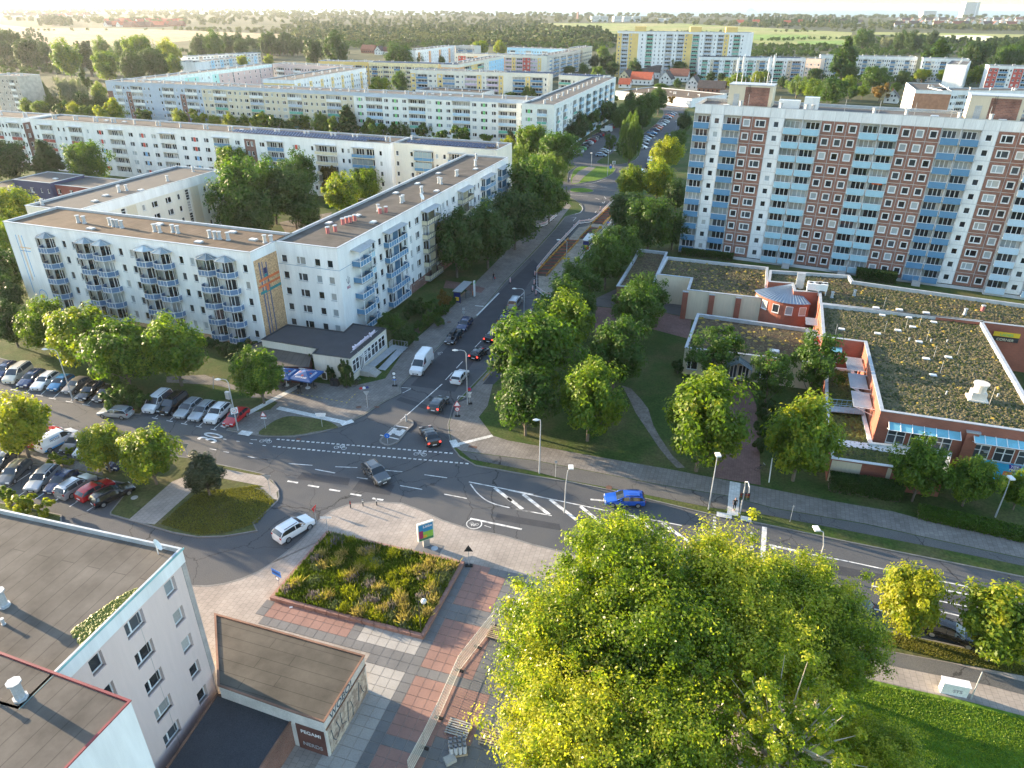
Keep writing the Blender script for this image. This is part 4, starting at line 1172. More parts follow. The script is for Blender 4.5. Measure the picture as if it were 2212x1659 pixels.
st4.append((max(.1,L4-s),'N'))
log4=[dict(panel=[balc_red,balc_red,balc_red,balc_red,balc_white],div=2,roof=True),dict(panel=balc_white,div=2,roof=True),dict(panel=[balc_mid,balc_mid,balc_mid,balc_mid,balc_mid],div=2,roof=True),
dict(panel=balc_cream,div=2,roof=True,proud=.9),dict(panel=balc_mid,div=2,roof=True,proud=.9,rail=balc_cream,glaze=.5)]
log4[3]['panel']=[balc_cream];
b4=block('apartment_block','long white slab with red and light blue panels, solar modules at its right end',O4,a4,L4,12.4,17.5,front=st4,walls=[white_render,redbrown],log=log4,roofm=roof_mid,z0=.95,
solar_n=[(L4-58,L4-9,3.2),(L4-54,L4-4,5.6)])
dv=Vector((math.cos(R(a4)),math.sin(R(a4)),0)); nv=Vector((dv.y,-dv.x,0))
O4r=Eb+dv*.0+Vector((0,0,0))-nv*2.2
st4r=[(2.4,'s'),(3,'N'),(2.4,'s'),(7.0,'L',0,None,4),(2.4,'s'),(3,'s'),(7,'L',0,None,4),(2,'s'),(3,'N'),(3,'s'),(2,'N')]
L4r=33.
b4r=block('apartment_block','white end section set back behind the long slab with two rows of solar panels',O4r,a4-1.0,L4r,12.4,17.5,front=st4r,walls=[pale_cream,redbrown],log=log4,roofm=roof_mid,
solar_n=[(3,29,3.2),(6,31,5.6)],vents=[('vent',2,8),('vent',31,6)])
O4l=W('z4',165,133,17.5); O4l=O4l-Vector((math.cos(R(AX)),math.sin(R(AX)),0))*30
b4l=block('apartment_block','white slab section with red balconies cut by the left edge of the photo',O4l,AX,30,12.4,17.5,front=[(3,'s')]+rep([(2,'s'),(6,'L',0,None,0),(2,'s')],3),right=[(3,'s',2),(9.4,'N')],walls=[white_render,redbrown],log=log4,roofm=roof_mid)
# ---------------------------------------------------------------- six-storey slab: blue-grey, cream, white-green, then the wing along the street
O5=W('t1',680,525,20); M5=W('t2',1235,650,20); a5=math.degrees(math.atan2(M5.y-O5.y,M5.x-O5.x)); L5=(M5-O5).length
def s5(rg,x,y): return on_plane(rg,x,y,O5,a5)[0]
c1,c2=s5('t1',1300,560),s5('t2',75,600)
GP=lambda i: p_green
def fit(seq,L): return [(x[0]*L/sum(q[0] for q in seq),*x[1:]) for x in seq]
brk=lambda i: 2 if i<5 else 0
seg_a=fit([(2.6,'N',brk),(1.6,'s'),(3.2,'L',0,None,0),(1.6,'s'),(2.4,'s',brk),(5.6,'L',0,None,0),(2,'s'),(2,'s'),(3,'N'),(2,'s'),(5.6,'L',0,None,0),(2.4,'s',0),(2.4,'s',brk),(5.6,'L',0,None,0),(2,'s')],c1)
seg_b=fit([(2,'s',3),(2.6,'d',3),(5.6,'L',3,None,1),(2.6,'d',3),(2,'s',3),(2,'s',3),(2.6,'d',3),(5.6,'L',3,None,1),(2.6,'d',3),(2,'s',3),(2,'s',3),(2.8,'d',3),(5.6,'L',3,None,1),(2.6,'d',3),(2,'s',3),(2,'s',3),(2.6,'d',3),(5.6,'L',3,None,1),(2.6,'d',3),(2,'s',3)],c2-c1)
seg_c=fit([(4.2,'x',4,GP),(5.8,'L',4,None,2),(2.6,'d',4),(3.6,'x',4,GP),(2.6,'d',4),(5.8,'L',4,None,2),(2.6,'d',4),(3.6,'x',4,GP),(2.6,'d',4),(5.8,'L',4,None,2),(2.6,'d',4),(3.6,'x',4,GP),(2.6,'d',4),(5.8,'L',4,None,2),(4.6,'x',4,GP)],L5-c2)
log5=[dict(panel=[balc_grey,balc_grey,balc_grey,balc_white,balc_grey,balc_white],div=2),dict(panel=[balc_green,balc_green,balc_white,balc_green,balc_grey,balc_white],div=2),dict(panel=[balc_grey,balc_pale,balc_green,balc_pale,balc_pale,balc_white],div=2,roof=True)]
wgw=mat('green_white_render',(.72,.72,.68),.9,.04)
b5=block('apartment_block','long six storey slab in blue-grey, cream and white with green window panels',O5,a5,L5,12.6,20,front=seg_a+seg_b+seg_c,nf=6,z0=.9,fh=2.95,walls=[blue_grey,redbrown,cream,wgw],log=log5,roofm=roof_grey,left=[(12.6,'N',brk)])
O5w=W('t2',1382,680,20); X5=W('t2',1780,500,20); a5w=math.degrees(math.atan2(X5.y-O5w.y,X5.x-O5w.x)); L5w=(X5-O5w).length
log5w=[dict(panel=[balc_grey,balc_green,balc_pale],div=2,proud=.5),dict(panel=balc_pale,div=2,proud=.9,rail=balc_light,glaze=1.)]
b5w=block('apartment_block','six storey wing turning the corner along the street, white gable with green window panels',O5w,a5w,L5w,13.2,20,
front=[(3,'N'),(4,'L',0,None,0),(6,'m'),(5,'L',0,None,0),(4,'m'),(6,'m'),(6,'L',0,None,0),(5,'m')]+rep([(5,'L',0,None,1),(4,'m'),(4,'s')],6),left=[(.8,'N'),(4.4,'x',0,GP),(1.0,'N'),(4.2,'L',0,None,0),(2.8,'N')],nf=6,z0=.9,fh=2.95,walls=[wgw],log=log5w,roofm=roof_grey)
# ---------------------------------------------------------------- further slabs of the estate
def far_block(name,label,c0,c1_,h,D,seq,n,walls,left=None,right=None,nf=5,fh=2.95,z0=.9,log=None,roofm=None,solar_n=0,swap=False,flip=False,vents=None,cat='apartment block'):
	A_,B_=W(*c0,h),W(*c1_,h)
	aa=math.degrees(math.atan2(B_.y-A_.y,B_.x-A_.x)); L_=(B_-A_).length
	return block(name,label,A_,aa,L_,D,h,front=fit(list(seq)*n,L_),left=left,right=right,nf=nf,z0=z0,fh=fh,walls=walls,log=log or lgF,roofm=roofm or roof_grey,solar_n=solar_n,vents=vents,cat=cat)
lgF=[dict(panel=balc_mid,div=1),dict(panel=balc_white,div=1),dict(panel=lilac_r,div=1),dict(panel=balc_green,div=1),dict(panel=balc_cream,div=1)]
far_block('apartment_block','pale yellow slab with blue, lilac and teal balconies and solar panels on the roof',('t2',445,452),('t2',1340,478),17.5,12.4,
[(2.4,'d',2),(5.6,'L',0,None,0),(2.4,'d'),(2,'s'),(2.4,'d',2),(5.6,'L',0,None,0),(2.4,'d'),(2,'s'),(5.6,'L',0,None,2),(2,'s',2),(2,'s'),(5.6,'L',0,None,2),(2,'s',2),(4,'N'),(5.6,'L',0,None,0),(2,'s',2),(5.6,'L',0,None,0),(2,'s')],1,[pale_cream,yellow_r],solar_n=[(62,92,3.4),(62,92,6.2)])
far_block('apartment_block','pale yellow end section with teal balcony columns and solar roof before the street wing',('t2',1410,487),('t2',1700,500),17.5,12.4,[(5.6,'L',0,None,3),(2,'s'),(2,'s')],2,[pale_cream,yellow_r],solar_n=[(1,26,3.4),(1,26,6.2)])
# slab with turquoise and pink sections (its inner face turned to the right)
P7,Q7=W('t1',1000,515,17.5),W('t1',1762,412,17.5)
far_block('apartment_block','slab with turquoise and pink sections behind the blue-grey corner',('t1',940,515),('t1',1762,415),17.5,12.4,
[(3,'s',0),(3,'s',2),(3,'s',2),(3,'s',0),(3,'s',0),(3,'s',2),(3,'s',2),(3,'s',0),(3,'s',0),(3,'s',2),(3,'s',3),(3,'s',3),(2,'G',3),(3,'s',3),(3,'s',3),(3,'s',3),(3,'s',3),(2,'G',3),(3,'s',3),(3,'s',3)],1,[mat('pale_aqua_render',(.62,.74,.74),.9),turq_r,pink_r])
far_block('apartment_block','pink slab with white loggias facing the yellow wing',('t1',1765,412),('t1',2215,432),17.5,12.4,[(2,'s'),(5.6,'L',0,None,1),(2,'s'),(2,'s')],4,[pink_r])
far_block('apartment_block','white and yellow wing with small square windows and blue roof edge',('t1',1905,520),('t2',160,440),17.5,19.,[(3,'s'),(3,'s',2),(3,'s'),(3,'m')],7,[white_render,yellow_r],left=[(19,'N',2)])
far_block('apartment_block','yellow slab with blue-grey balconies behind the courtyard trees',('t2',-150,395),('t2',170,402),17.5,12.4,[(2,'m'),(5.6,'L',0,None,1),(2,'m'),(2,'s')],3,[yellow_r])
far_block('apartment_block','yellow slab with teal cornice and solar modules, left of the orange gable',('t2',175,403),('t2',625,415),17.5,12.4,[(2,'s'),(5.6,'L',0,None,0),(2,'s'),(2,'s'),(5.6,'L',0,None,4),(2.4,'m')],3,[mat('light_yellow_render',(.74,.62,.36),.9)],solar_n=[(2,66,3.4)])
far_block('apartment_block','wing with orange gable, then yellow and pale blue sections',('t2',755,420),('t2',1055,362),17.5,12.4,[(2.4,'m',2),(2,'s',2),(5,'L',3,None,3),(2.4,'m',3),(2,'s',3),(5,'L',3,None,3),(2,'s',0),(2,'s',0),(2,'s',4),(2.4,'m',4),(2.4,'m',4),(2,'s',4),(2,'s',4),(2.4,'m',4)],1,
[pale_cream,orange_r,yellow_r,skyb_r],left=[(4,'m',2),(4,'m',2),(4,'m',2)])
far_block('apartment_block','slab with red and orange sections and small roof gables in the estate centre',('t2',735,345),('t2',1332,362),17.5,12.4,
[(2,'s',0),(2.2,'m',2),(2.2,'m',2),(5,'L',0,None,2),(2,'s',3),(2.2,'m',0),(5,'L',0,None,4),(2,'s',0),(2,'s',3),(2.4,'m',3),(2.2,'m',3),(4,'L',0,None,2),(2,'s',4),(4,'L',0,None,2),(2.2,'m',2),(2.2,'m',2),(4,'L',0,None,2),(2,'s',4),(3,'N',0)],1,[pale_cream,red_r,orange_r,yellow_r])
far_block('apartment_block','pale grey wing with rows of blue balconies beside the red and orange slab',('t2',1332,362),('t2',1562,322),17.5,12.4,rep([(2.4,'s')],2)+rep([(5,'L',0,None,0),(3,'s'),(5,'L',0,None,0)],5),1,[grey_r],left=[(3.4,'m')]*3+[(2,'s')])
far_block('apartment_block','white and orange wing with two dark glass stair towers in the distance',('t2',480,327),('t2',740,295),17.5,12.4,[(2.4,'s'),(2.4,'s',2),(2,'G'),(2.4,'s'),(2.4,'s')],4,[white_render,orange_r])
far_block('apartment_block','grey slab with loggias left of the big courtyard tree',('t2',742,296),('t2',862,300),17.5,12.4,[(2,'s'),(5,'L',0,None,0),(2,'s')],2,[grey_r])
far_block('apartment_block','light blue slab standing behind the red and orange block',('t2',1075,308),('t2',1500,322),17.5,12.4,[(2,'s'),(5,'L',0,None,1),(2,'s'),(2,'s'),(2.4,'m')],4,[skyb_r])
far_block('apartment_block','cream block with orange balcony column at the estate edge',('t2',1565,312),('t2',1627,299),19,13,[(4,'L',0,None,4),(2,'s')],5,[cream],left=[(2.6,'s')]*5)
# courtyard nursery building
far_block('nursery','low white two storey courtyard building with flat grey roof',('t2',480,580),('t2',910,602),8,18,[(3,'s'),(3,'m'),(3,'s')],5,[white_render],nf=2,fh=3.1,z0=.5,roofm=roof_mid,right=[(4,'m')]*4,cat='nursery')
# left edge block
far_block('apartment_block','grey six storey block with white loggia column at the left edge of the photo',('t1',-60,484),('t1',108,495),20,12.4,[(5,'s',2),(3,'s',2),(2.4,'s',2),(3.5,'L',0,None,1),(2.6,'s',2)],1,[mat('greige_render',(.45,.41,.36),.9),MATS['greige_render']],nf=6)
# blue-white school building far left
for i,(p_,q_,lb) in enumerate([((1142,394),(1262,404),'blue and white school wing with window bands, end facing the camera'),((1262,404),(1660,362),'long white school wing with window bands beside the tall poplars')]):
	far_block('school',lb,('t1',*p_),('t1',*q_),9,14,[(3,'t',0),(3,'t',0),(3,'m',2)],2 if i==0 else 7,[white_render,skyb_r],nf=3,fh=2.9,z0=.2,cat='school')
far_block('school','rear white school wing standing behind the first one',('t1',1210,368),('t1',1690,342),9.5,14,[(3,'t',0),(3,'t',0),(3,'t',0),(3,'t',2)],5,[white_render,beige_r],nf=3,fh=2.9,z0=.5,cat='school')
# high block far behind
lgT=[dict(panel=balc_green,div=1),dict(panel=balc_grey,div=1),dict(panel=balc_grey,div=1)]
b16=far_block('tower_block','distant eleven storey white and yellow tower block with bird picture on its end',('t2',1790,203),('t3',462,212),34.5,13,
[(3,'s',2),(4.5,'L',0,None,1),(3,'s',2),(3,'N',2),(5,'s',0),(4.5,'L',0,None,0),(3,'s'),(2.4,'s'),(2.4,'s'),(4.5,'L',0,None,1),(2.6,'s'),(4.5,'L',0,None,1),(2.4,'s',2),(2.4,'N',2),(4.5,'L',0,None,0),(3,'s'),(5,'L',0,None,1),(3,'s'),(4,'L',0,None,1),(3,'s',2),(2.6,'s'),(4.5,'L',0,None,0),(2.4,'s'),(5,'N')],1,[white_render,yellow_r],nf=11,fh=2.9,z0=1.2,log=lgT,cat='tower block',vents=[('vent',20,6),('vent',60,6),('vent',90,6)])
for x in (14,58,86):
	b=MB(); b.box(0,9,0,7,0,4.2); b.build('lift_house',[yellow_r],b16,(x,3,34))
# slabs right of it
far_block('apartment_block','beige and white slab with pale teal balconies and solar roof behind the gable houses',('t3',112,368),('t3',560,374),17.5,12.4,[(2,'s'),(5,'L',0,None,3),(2,'s'),(2.4,'s',2),(5,'L',0,None,0),(2,'s')],3,[white_render,beige_r],solar_n=[(2,48,3.4)])
far_block('apartment_block','beige and white slab section right of the brick red stair strip',('t3',575,375),('t3',800,377),17.5,12.4,[(2,'s'),(5,'L',0,None,3),(2,'s'),(2.4,'s',2),(5,'L',0,None,0),(2,'s')],1,[white_render,beige_r],solar_n=[(2,24,3.4)])
far_block('apartment_block','pink rendered stepped slab section behind the tower roof antennas',('t3',803,378),('t3',900,382),18.5,12.4,[(2.4,'m'),(2.4,'m')],2,[salmon_r])
far_block('apartment_block','pale blue and white slab half hidden by tall trees on the right',('t3',895,358),('t3',1525,372),17.5,12.4,[(2,'s'),(5,'L',0,None,0),(2.4,'m',2),(2,'s'),(2,'s',2)],7,[white_render,pale_cream])
far_block('apartment_block','light slab whose right end shows between the tall trees',('t3',1560,376),('t3',1860,384),17.5,12.4,[(2,'s'),(5,'L',0,None,0),(2.4,'m',2),(2,'s')],3,[white_render,pale_cream])
far_block('apartment_block','white slab with brick red gable and beige balconies behind the near tower',('t3',1682,585),('t3',2400,590),17.5,13,[(2,'s'),(6,'L',0,None,4),(2,'s'),(2.4,'m'),(6,'L',0,None,1),(2,'s')],4,[white_render,redbrown],roofm=roof_mid)
gb=block('apartment_block','gable end block with terracotta brick front and white flank beside the white slab',W('t3',1510,582,17.5),-20,16,40,17.5,front=[(16,'N',2)],left=fit([(4,'m')]*9,40),walls=[white_render,mat('terracotta_facing',(.4,.2,.12),.9)],roofm=roof_mid)
far_block('apartment_block','white and orange slab with red section at the right edge of the photo',('t3',1845,420),('t3',1870,395),17.5,13,[(3,'s')],4,[white_render,orange_r])
block('apartment_block','orange and red slab with white window frames at the far right',W('t3',1990,425,17.5),-20,75,13,17.5,front=fit(rep([(2.4,'m',2),(2.4,'m',2),(5,'L',0,None,0),(2,'s',0)],5),75),left=[(3.2,'N',0)]*4,walls=[white_render,red_r],log=lgF)
# flat commercial building and its long white wall by the street end
far_block('shop_building','flat long commercial building with white wall and brown roof at the street end',('t2',1778,588),('t3',60,640),5,38,[(4,'N')],12,[white_render],nf=1,fh=3.5,z0=.5,roofm=roof_brown,cat='shop')
# ---------------------------------------------------------------- eleven storey block made of facade panels
TO=W('u',1465,545); TD=-24.6
tw=empty('tower_block',(TO.x,TO.y,0),R(TD),'big eleven storey panel block with brick fields and blue balconies on the right','tower block')
tp_white=mat('panel_white_concrete',(.7,.71,.71),.92,.08,.6,.07,5.,streak=True)
cols=[(3.73,'D'),(2.76,'w'),(3.95,'D'),(2.3,'b'),(3.55,'B'),(3.05,'w'),(3.79,'P'),(3.79,'P'),(2.51,'b'),(2.51,'b'),(2.51,'b'),(3.77,'P'),(3.77,'P'),(2.5,'b'),(2.5,'b'),(2.45,'b'),(3.52,'D'),(3.52,'D'),(2.76,'w'),(3.5,'B'),(2.4,'b')]
cols2=[(3.8,'E'),(2.7,'w'),(3.8,'E'),(2.7,'b'),(2.7,'b')]
FH,Z0,NF,TH_=2.865,.95,11,34.4
PM={}
def panel_mesh(w,kind):
	key=(round(w,2),kind)
	if key in PM: return PM[key]
	g=.05; b=MB()
	x0,x1,z0,z1=g,w-g,g,FH-g
	def q(a,c,e,f,m=0): b.quad(a,c,e,f,m)
	hole={'w': (w/2-.55,w/2+.55,.85,2.1),'b': (w/2-.62,w/2+.62,.8,2.15),'B': (w/2-1.0,w/2+1.0,.8,2.15),'P': None,'top': None}[kind]
	if hole:
		a,c,e,f=hole
		q((x0,0,z0),(x1,0,z0),(x1,0,e),(x0,0,e)); q((x0,0,f),(x1,0,f),(x1,0,z1),(x0,0,z1))
		q((x0,0,e),(a,0,e),(a,0,f),(x0,0,f)); q((c,0,e),(x1,0,e),(x1,0,f),(c,0,f))
		q((a,0,e),(a,.14,e),(a,.14,f),(a,0,f)); q((c,.14,e),(c,0,e),(c,0,f),(c,.14,f)); q((a,.14,f),(c,.14,f),(c,0,f),(a,0,f)); q((a,0,e),(c,0,e),(c,.14,e),(a,.14,e))
	for A_,B_ in (((x0,z0),(x1,z0)),((x1,z0),(x1,z1)),((x1,z1),(x0,z1)),((x0,z1),(x0,z0))):
		b.quad((A_[0],.06,A_[1]),(B_[0],.06,B_[1]),(B_[0],0,B_[1]),(A_[0],0,A_[1]))
	if kind=='top': q((x0,0,z0),(x1,0,z0),(x1,0,z1),(x0,0,z1))
	PM[key]=b.mesh('facade_panel',[brickpanel if kind in 'bB' else tp_white])
	return PM[key]
TL={k: dict(panel=m_,rail=white,proud=.5,low=.42) for k,m_ in (('D',balc_mid),('P',balc_light),('E',balc_pale))}
WK=mat('window_surround',(.78,.79,.8),.6,.03)
def tower_run(x0,y0,cs,extra=0.):
	wb=MB(); x=x0
	joint=mat('panel_joint',(.5,.51,.52),.9,.06)
	for w,k in cs:
		for i in range(NF):
			z=Z0+i*FH
			if k in 'wbB':
				link('facade_panel',panel_mesh(w,k),tw,(x,y0,z))
				ow,oz,oh=(1.1,.85,1.25) if k=='w' else ((1.24,.8,1.35) if k=='b' else (2.0,.8,1.35))
				put_window(tw,x+w/2,y0+.09,z+oz,0,ow,oh,'d' if k=='B' else 's',False,WK)
				if k in 'bB':
					s_=MB(); a,c=w/2-ow/2-.12,w/2+ow/2+.12
					for (p0,p1,r0,r1) in ((a,c,oz-.12,oz),(a,c,oz+oh,oz+oh+.12),(a,a+.12,oz,oz+oh),(c-.12,c,oz,oz+oh)): s_.box(p0,p1,-.025,.02,r0,r1)
					key=('sur',round(w,2),k)
					if key not in PM: PM[key]=s_.mesh('window_surround',[WK])
					link('window_surround',PM[key],tw,(x,y0,z))
				yy=y0+.06
# joint plane behind the panels, left open where the window sits
				a,c,e,f=(w/2-ow/2,w/2+ow/2,oz,oz+oh)
				for (p0,p1,r0,r1) in ((0,w,0,e),(0,w,f,FH),(0,a,e,f),(c,w,e,f)):
					wb.quad((x+p0,yy,z+r0),(x+p1,yy,z+r0),(x+p1,yy,z+r1),(x+p0,yy,z+r1),2 if k in 'bB' else 0)
				wb.quad((x+a,y0+.2,z+e),(x+c,y0+.2,z+e),(x+c,y0+.2,z+f),(x+a,y0+.2,z+f),1)
			else:
				d=1.15; t=.1
				wb.quad((x+t,y0+d,z),(x+w-t,y0+d,z),(x+w-t,y0+d,z+FH),(x+t,y0+d,z+FH),1)
				wb.box(x+t,x+w-t,y0+.0,y0+d,z-.12,z+.06,0)
				wb.box(x,x+t,y0,y0+d,z-.12,z+FH-.12,0); wb.box(x+w-t,x+w,y0,y0+d,z-.12,z+FH-.12,0)
				put_window(tw,x+w/2+random.uniform(-.2,.2),y0+d-.05,z+.1,0,w-1.0,2.2,random.choice('DDt'),False,WK)
				balcony(tw,(x+t,y0),0.,w-2*t,z+.12,TL[k],i,NF,False,2.3)
				if random.random()<.28:
					g=MB(); h=random.choice([0,(w-.2)/2]); g.quad((h,0,0),(h+(w-.2)/2,0,0),(h+(w-.2)/2,0,1.3),(h,0,1.3)); g.build('balcony_glazing',[GLSC],tw,(x+t,y0-.02,z+1.2))
		wb.quad((x,y0,0),(x+w,y0,0),(x+w,y0,Z0-.12),(x,y0,Z0-.12),0)
		zt=Z0+NF*FH
		q_=('top',round(w,2))
		if q_ not in PM:
			b=MB(); b.box(.03,w-.03,-.0,.2,0.02,TH_-zt,0); PM[q_]=b.mesh('facade_panel',[tp_white])
		link('facade_panel',PM[q_],tw,(x,y0-.02,zt))
		wb.quad((x,y0+.1,zt-.12),(x+w,y0+.1,zt-.12),(x+w,y0+.1,TH_-.05),(x,y0+.1,TH_-.05),0)
		x += w
	wb.build('wall',[joint,inner,mat('panel_joint_light',(.62,.62,.62),.9,.05)],tw)
	return x
xe=tower_run(0,0,cols); xe2=tower_run(xe,-1.3,cols2)
b=MB(); DW=13.
b.quad((0,DW,0),(0,0,0),(0,0,TH_),(0,DW,TH_)); b.quad((xe2,-1.3,0),(xe2,DW,0),(xe2,DW,TH_),(xe2,-1.3,TH_)); b.quad((xe2,DW,0),(0,DW,0),(0,DW,TH_),(xe2,DW,TH_))
b.quad((xe,0,0),(xe,-1.3,0),(xe,-1.3,TH_),(xe,0,TH_)); b.build('wall',[tp_white],tw)
b=MB(); b.box(.05,xe2,.15,DW-.1,TH_-.75,TH_-.65,nobot=True); b.build('roof',[roof_grey],tw)
b=MB(); b.box(-.05,xe,-.06,.22,TH_,TH_+.07); b.box(xe,xe2,-1.36,-1.08,TH_,TH_+.07); b.box(-.05,xe2,DW-.2,DW+.1,TH_-.4,TH_); b.box(-.05,.2,.22,DW-.2,TH_,TH_+.07); b.build('parapet',[zinc],tw)
for x,lab in ((6.,0),(53.5,1)): # lift houses on the roof
	b=MB(); b.box(0,9.5,0,5.5,0,4.4,0); b.box(-.1,9.6,-.1,5.6,4.4,4.6,1); b.box(3.6,8.8,-.03,0,.2,4.1,2); b.box(1.2,2.4,-.04,0,0,2.6,3)
	o=b.build('lift_house',[cream,zinc,brickpanel,grey_metal],tw,(x,5.5,TH_-.65))
	l_=MB(); l_.tube([(4.2,-.12,0),(4.2,-.12,4.6)],.03); l_.tube([(4.6,-.12,0),(4.6,-.12,4.6)],.03)
	for q in range(14): l_.bar((4.2,-.12,.3+q*.31),(4.6,-.12,.3+q*.31),.03,.03)
	l_.build('ladder',[dark_metal],o)
	if lab==0:
		a_=MB()
		for ax_,ay,hh in ((1.2,1,5.5),(2.3,1.4,6.),(7.6,3,5.8),(8.8,1,6.4)):
			a_.cyl(ax_,ay,4.6,4.6+hh,.06,0,6)
			a_.box(ax_-.16,ax_+.16,ay-.35,ay-.1,4.6+hh-3.3,4.6+hh-.6)
			a_.box(ax_-.45,ax_-.2,ay-.1,ay+.1,4.6+hh-3.0,4.6+hh-.3)
		for q in range(6): a_.cyl(3+q,2.5,4.6,5.6+(q % 3)*.5,.03,0,5)
		a_.build('mobile_antennas',[balc_white],o)
for x,w,h in ((17.2,4.4,1.9),(22.4,3.0,2.7)):
	b=MB(); b.box(0,w,0,2.2,.3,h)
	for q in range(1,int(w)): b.box(q*w/int(w)-.02,q*w/int(w)+.02,-.03,0,.35,h-.05)
	b.build('roof_cabinet',[balc_white],tw,(x,4.2,TH_-.65))
for x,y,k in ((9.5,2,'vent'),(18,2.2,'vent'),(23.2,2,'vent'),(24.6,2,'vent'),(36.5,2,'vent'),(42.5,1.9,'vent'),(52,1.9,'vent'),(57.5,1.9,'vent'),(68,1.8,'vent'),(75,1.8,'vent'),(6,4.5,'skylight'),(48,5.5,'skylight'),(60,5.5,'skylight')):
	put_roof(tw,k,x,y,TH_-.65,1.1)
for q in range(9): put_roof(tw,'mast',11+q*6.6,2.6,TH_-.65,1.3)
# entrance stairs and small porches at the foot
for reg,x,y in (('z7',300,1290),('z7',740,1330),('z7',1320,1420)):
	s,_=on_plane(reg,x,y,TO,TD)
	b=MB()
	for q in range(5): b.box(0,1.6,-1.4+q*.28,0,0,.18*(q+1))
	b.tube([(0,-1.5,1.0),(0,0,1.9)],.03); b.tube([(1.6,-1.5,1.0),(1.6,0,1.9)],.03); b.tube([(0,-1.5,0),(0,-1.5,1.0)],.03); b.tube([(1.6,-1.5,0),(1.6,-1.5,1.0)],.03)
	b.build('entrance_steps',[concrete],tw,(s,-.6,.1))
b=MB(); b.box(0,1.9,0,.1,0,.45);
for q in range(12): b.box(q*.16,q*.16+.08,-.02,.1,-.1,.35)
b.build('awning',[mat('orange_awning',(.7,.13,.03),.8)],tw,(on_plane('z7',1050,630,TO,TD)[0]-.9,-.1,on_plane('z7',1050,655,TO,TD)[1]))
# ---------------------------------------------------------------- flat roofed prisms
green_roof=ground_mat('green_roof',[(.1,.055,.035),(.085,.06,.035),(.06,.075,.025),(.12,.1,.04)],.35,2.6,.95,1.)
green_roof2=ground_mat('green_roof_brown',[(.05,.035,.025),(.075,.055,.035),(.09,.085,.035)],.6,3.,.95,.8)
brick_red=brick_mat('red_clinker_brick',(.36,.1,.055),(.27,.075,.045),(.22,.13,.1),.26,.085,.012,.18)
def flat(name,label,reg_pts,h,wall,roofm,cat,cop=None,cw=.4,par=.55,drop=None):
	pts=[W(r,x,y,h) for r,x,y in reg_pts]
	n=len(pts)
	if sum(pts[i].x*pts[(i+1) % n].y-pts[(i+1) % n].x*pts[i].y for i in range(n))<0: pts.reverse()
	c=sum(pts,Vector())/n
	root=empty(name,(c.x,c.y,0),0,label,cat)
	P_=[(p.x-c.x,p.y-c.y) for p in pts]
	outer,inn=inset_ring(P_,cw)
	b=MB()
	for i in range(n): a,e=outer[i],outer[(i+1) % n]; b.quad((*a,0),(*e,0),(*e,h),(*a,h))
	b.build('wall',[wall],root)
	o2,_=inset_ring(P_,-.08)
	o3=_
	k=MB()
	for i in range(n):
		a,e,f,g=o3[i],o3[(i+1) % n],inn[(i+1) % n],inn[i]
		k.quad((*a,h+.06),(*e,h+.06),(*f,h+.06),(*g,h+.06)); k.quad((*a,h-.02),(*e,h-.02),(*e,h+.06),(*a,h+.06)); k.quad((*f,h-par),(*g,h-par),(*g,h+.06),(*f,h+.06))
	k.build('parapet',[cop or zinc],root)
	r=MB(); r.add([(*p,h-par) for p in inn],[tuple(range(n))]); r.build('roof',[roofm],root)
	return root,c,inn
def on_wall(root,reg,x,y,A,deg):
	"""centre of an image point on the wall line -> local position in root"""
	s,z=on_plane(reg,x,y,A,deg)
	return Vector((A.x+s*math.cos(R(deg))-root.location.x,A.y+s*math.sin(R(deg))-root.location.y,z))
mall,mc,mi_=flat('shopping_centre','red brick shopping centre hall with planted roof and white skylights',[('r4',1080,940),('r4',2300,1116),('r4',2300,950),('r4',1880,228),('r4',600,92),('r4',620,355),('r4',950,395)],8,brick_red,green_roof,'shopping centre')
mall2,_,mi2=flat('shopping_centre','northern brick wing of the shopping centre with planted roof next to the tower block',[('z7',595,1597),('z7',2600,1830),('z7',2600,1660),('z7',860,1420),('z7',830,1375),('z7',200,1335),('z7',188,1425),('z7',375,1440),('z7',390,1500),('z7',590,1512)],8,brick_red,green_roof,'shopping centre')
ann,_,mi3=flat('shopping_centre_annex','low brick and cream annex with overgrown roof behind the clipped hedge',[('r4',690,1318),('r4',1590,1445),('r4',1640,1262),('r4',1008,1192),('r4',940,930),('r4',858,612),('r4',640,590),('r4',640,900)],3.5,brick_red,green_roof2,'annex',par=.3,cop=balc_white)
sq=[W('r4',*q,3.3)-ann.location for q in ((700,1160),(1005,1200),(1600,1292),(1570,1345),(1010,1245),(700,1212))]
b=MB(); b.prism([(q.x,q.y) for q in sq],3.2,3.32); b.build('membrane_strip',[balc_white],ann)
aA,aB=W('r4',690,1318,3.5),W('r4',1590,1445,3.5); aq=aA-ann.location;
for x0,x1 in ((.1,3.6),(6.6,7.1)): b=MB(); b.box(x0,x1,-.05,-.005,.1,3.3); b.build('cream_panel',[cream],ann,(aq.x,aq.y,0),math.atan2(aB.y-aA.y,aB.x-aA.x))
west,wc,mi4=flat('pharmacy_building','low cream pharmacy building with brown planted roof and yellow sedum spots',[('r3',1500,170),('r4',515,290),('r4',560,562),('r4',300,530),('r3',1402,440)],4.8,cream,green_roof2,'pharmacy')
nw,_,mi5=flat('supermarket_building','cream walled hall with brick pillars and planted roof behind the pharmacy',[('z6',1258,1228),('z6',2060,1312),('z6',2050,1560),('z6',1905,1545),('z6',1420,1490),('z6',1450,1398),('z6',1180,1368)],6,cream,green_roof2,'supermarket')
nwb,_,mi6=flat('supermarket_entrance','small flat entrance wing with blue edge and planted roof beside the street trees',[('z6',1035,1167),('z6',1264,1192),('z6',1140,1475),('z6',860,1462),('z6',995,1245)],5,redbrown,green_roof2,'supermarket')
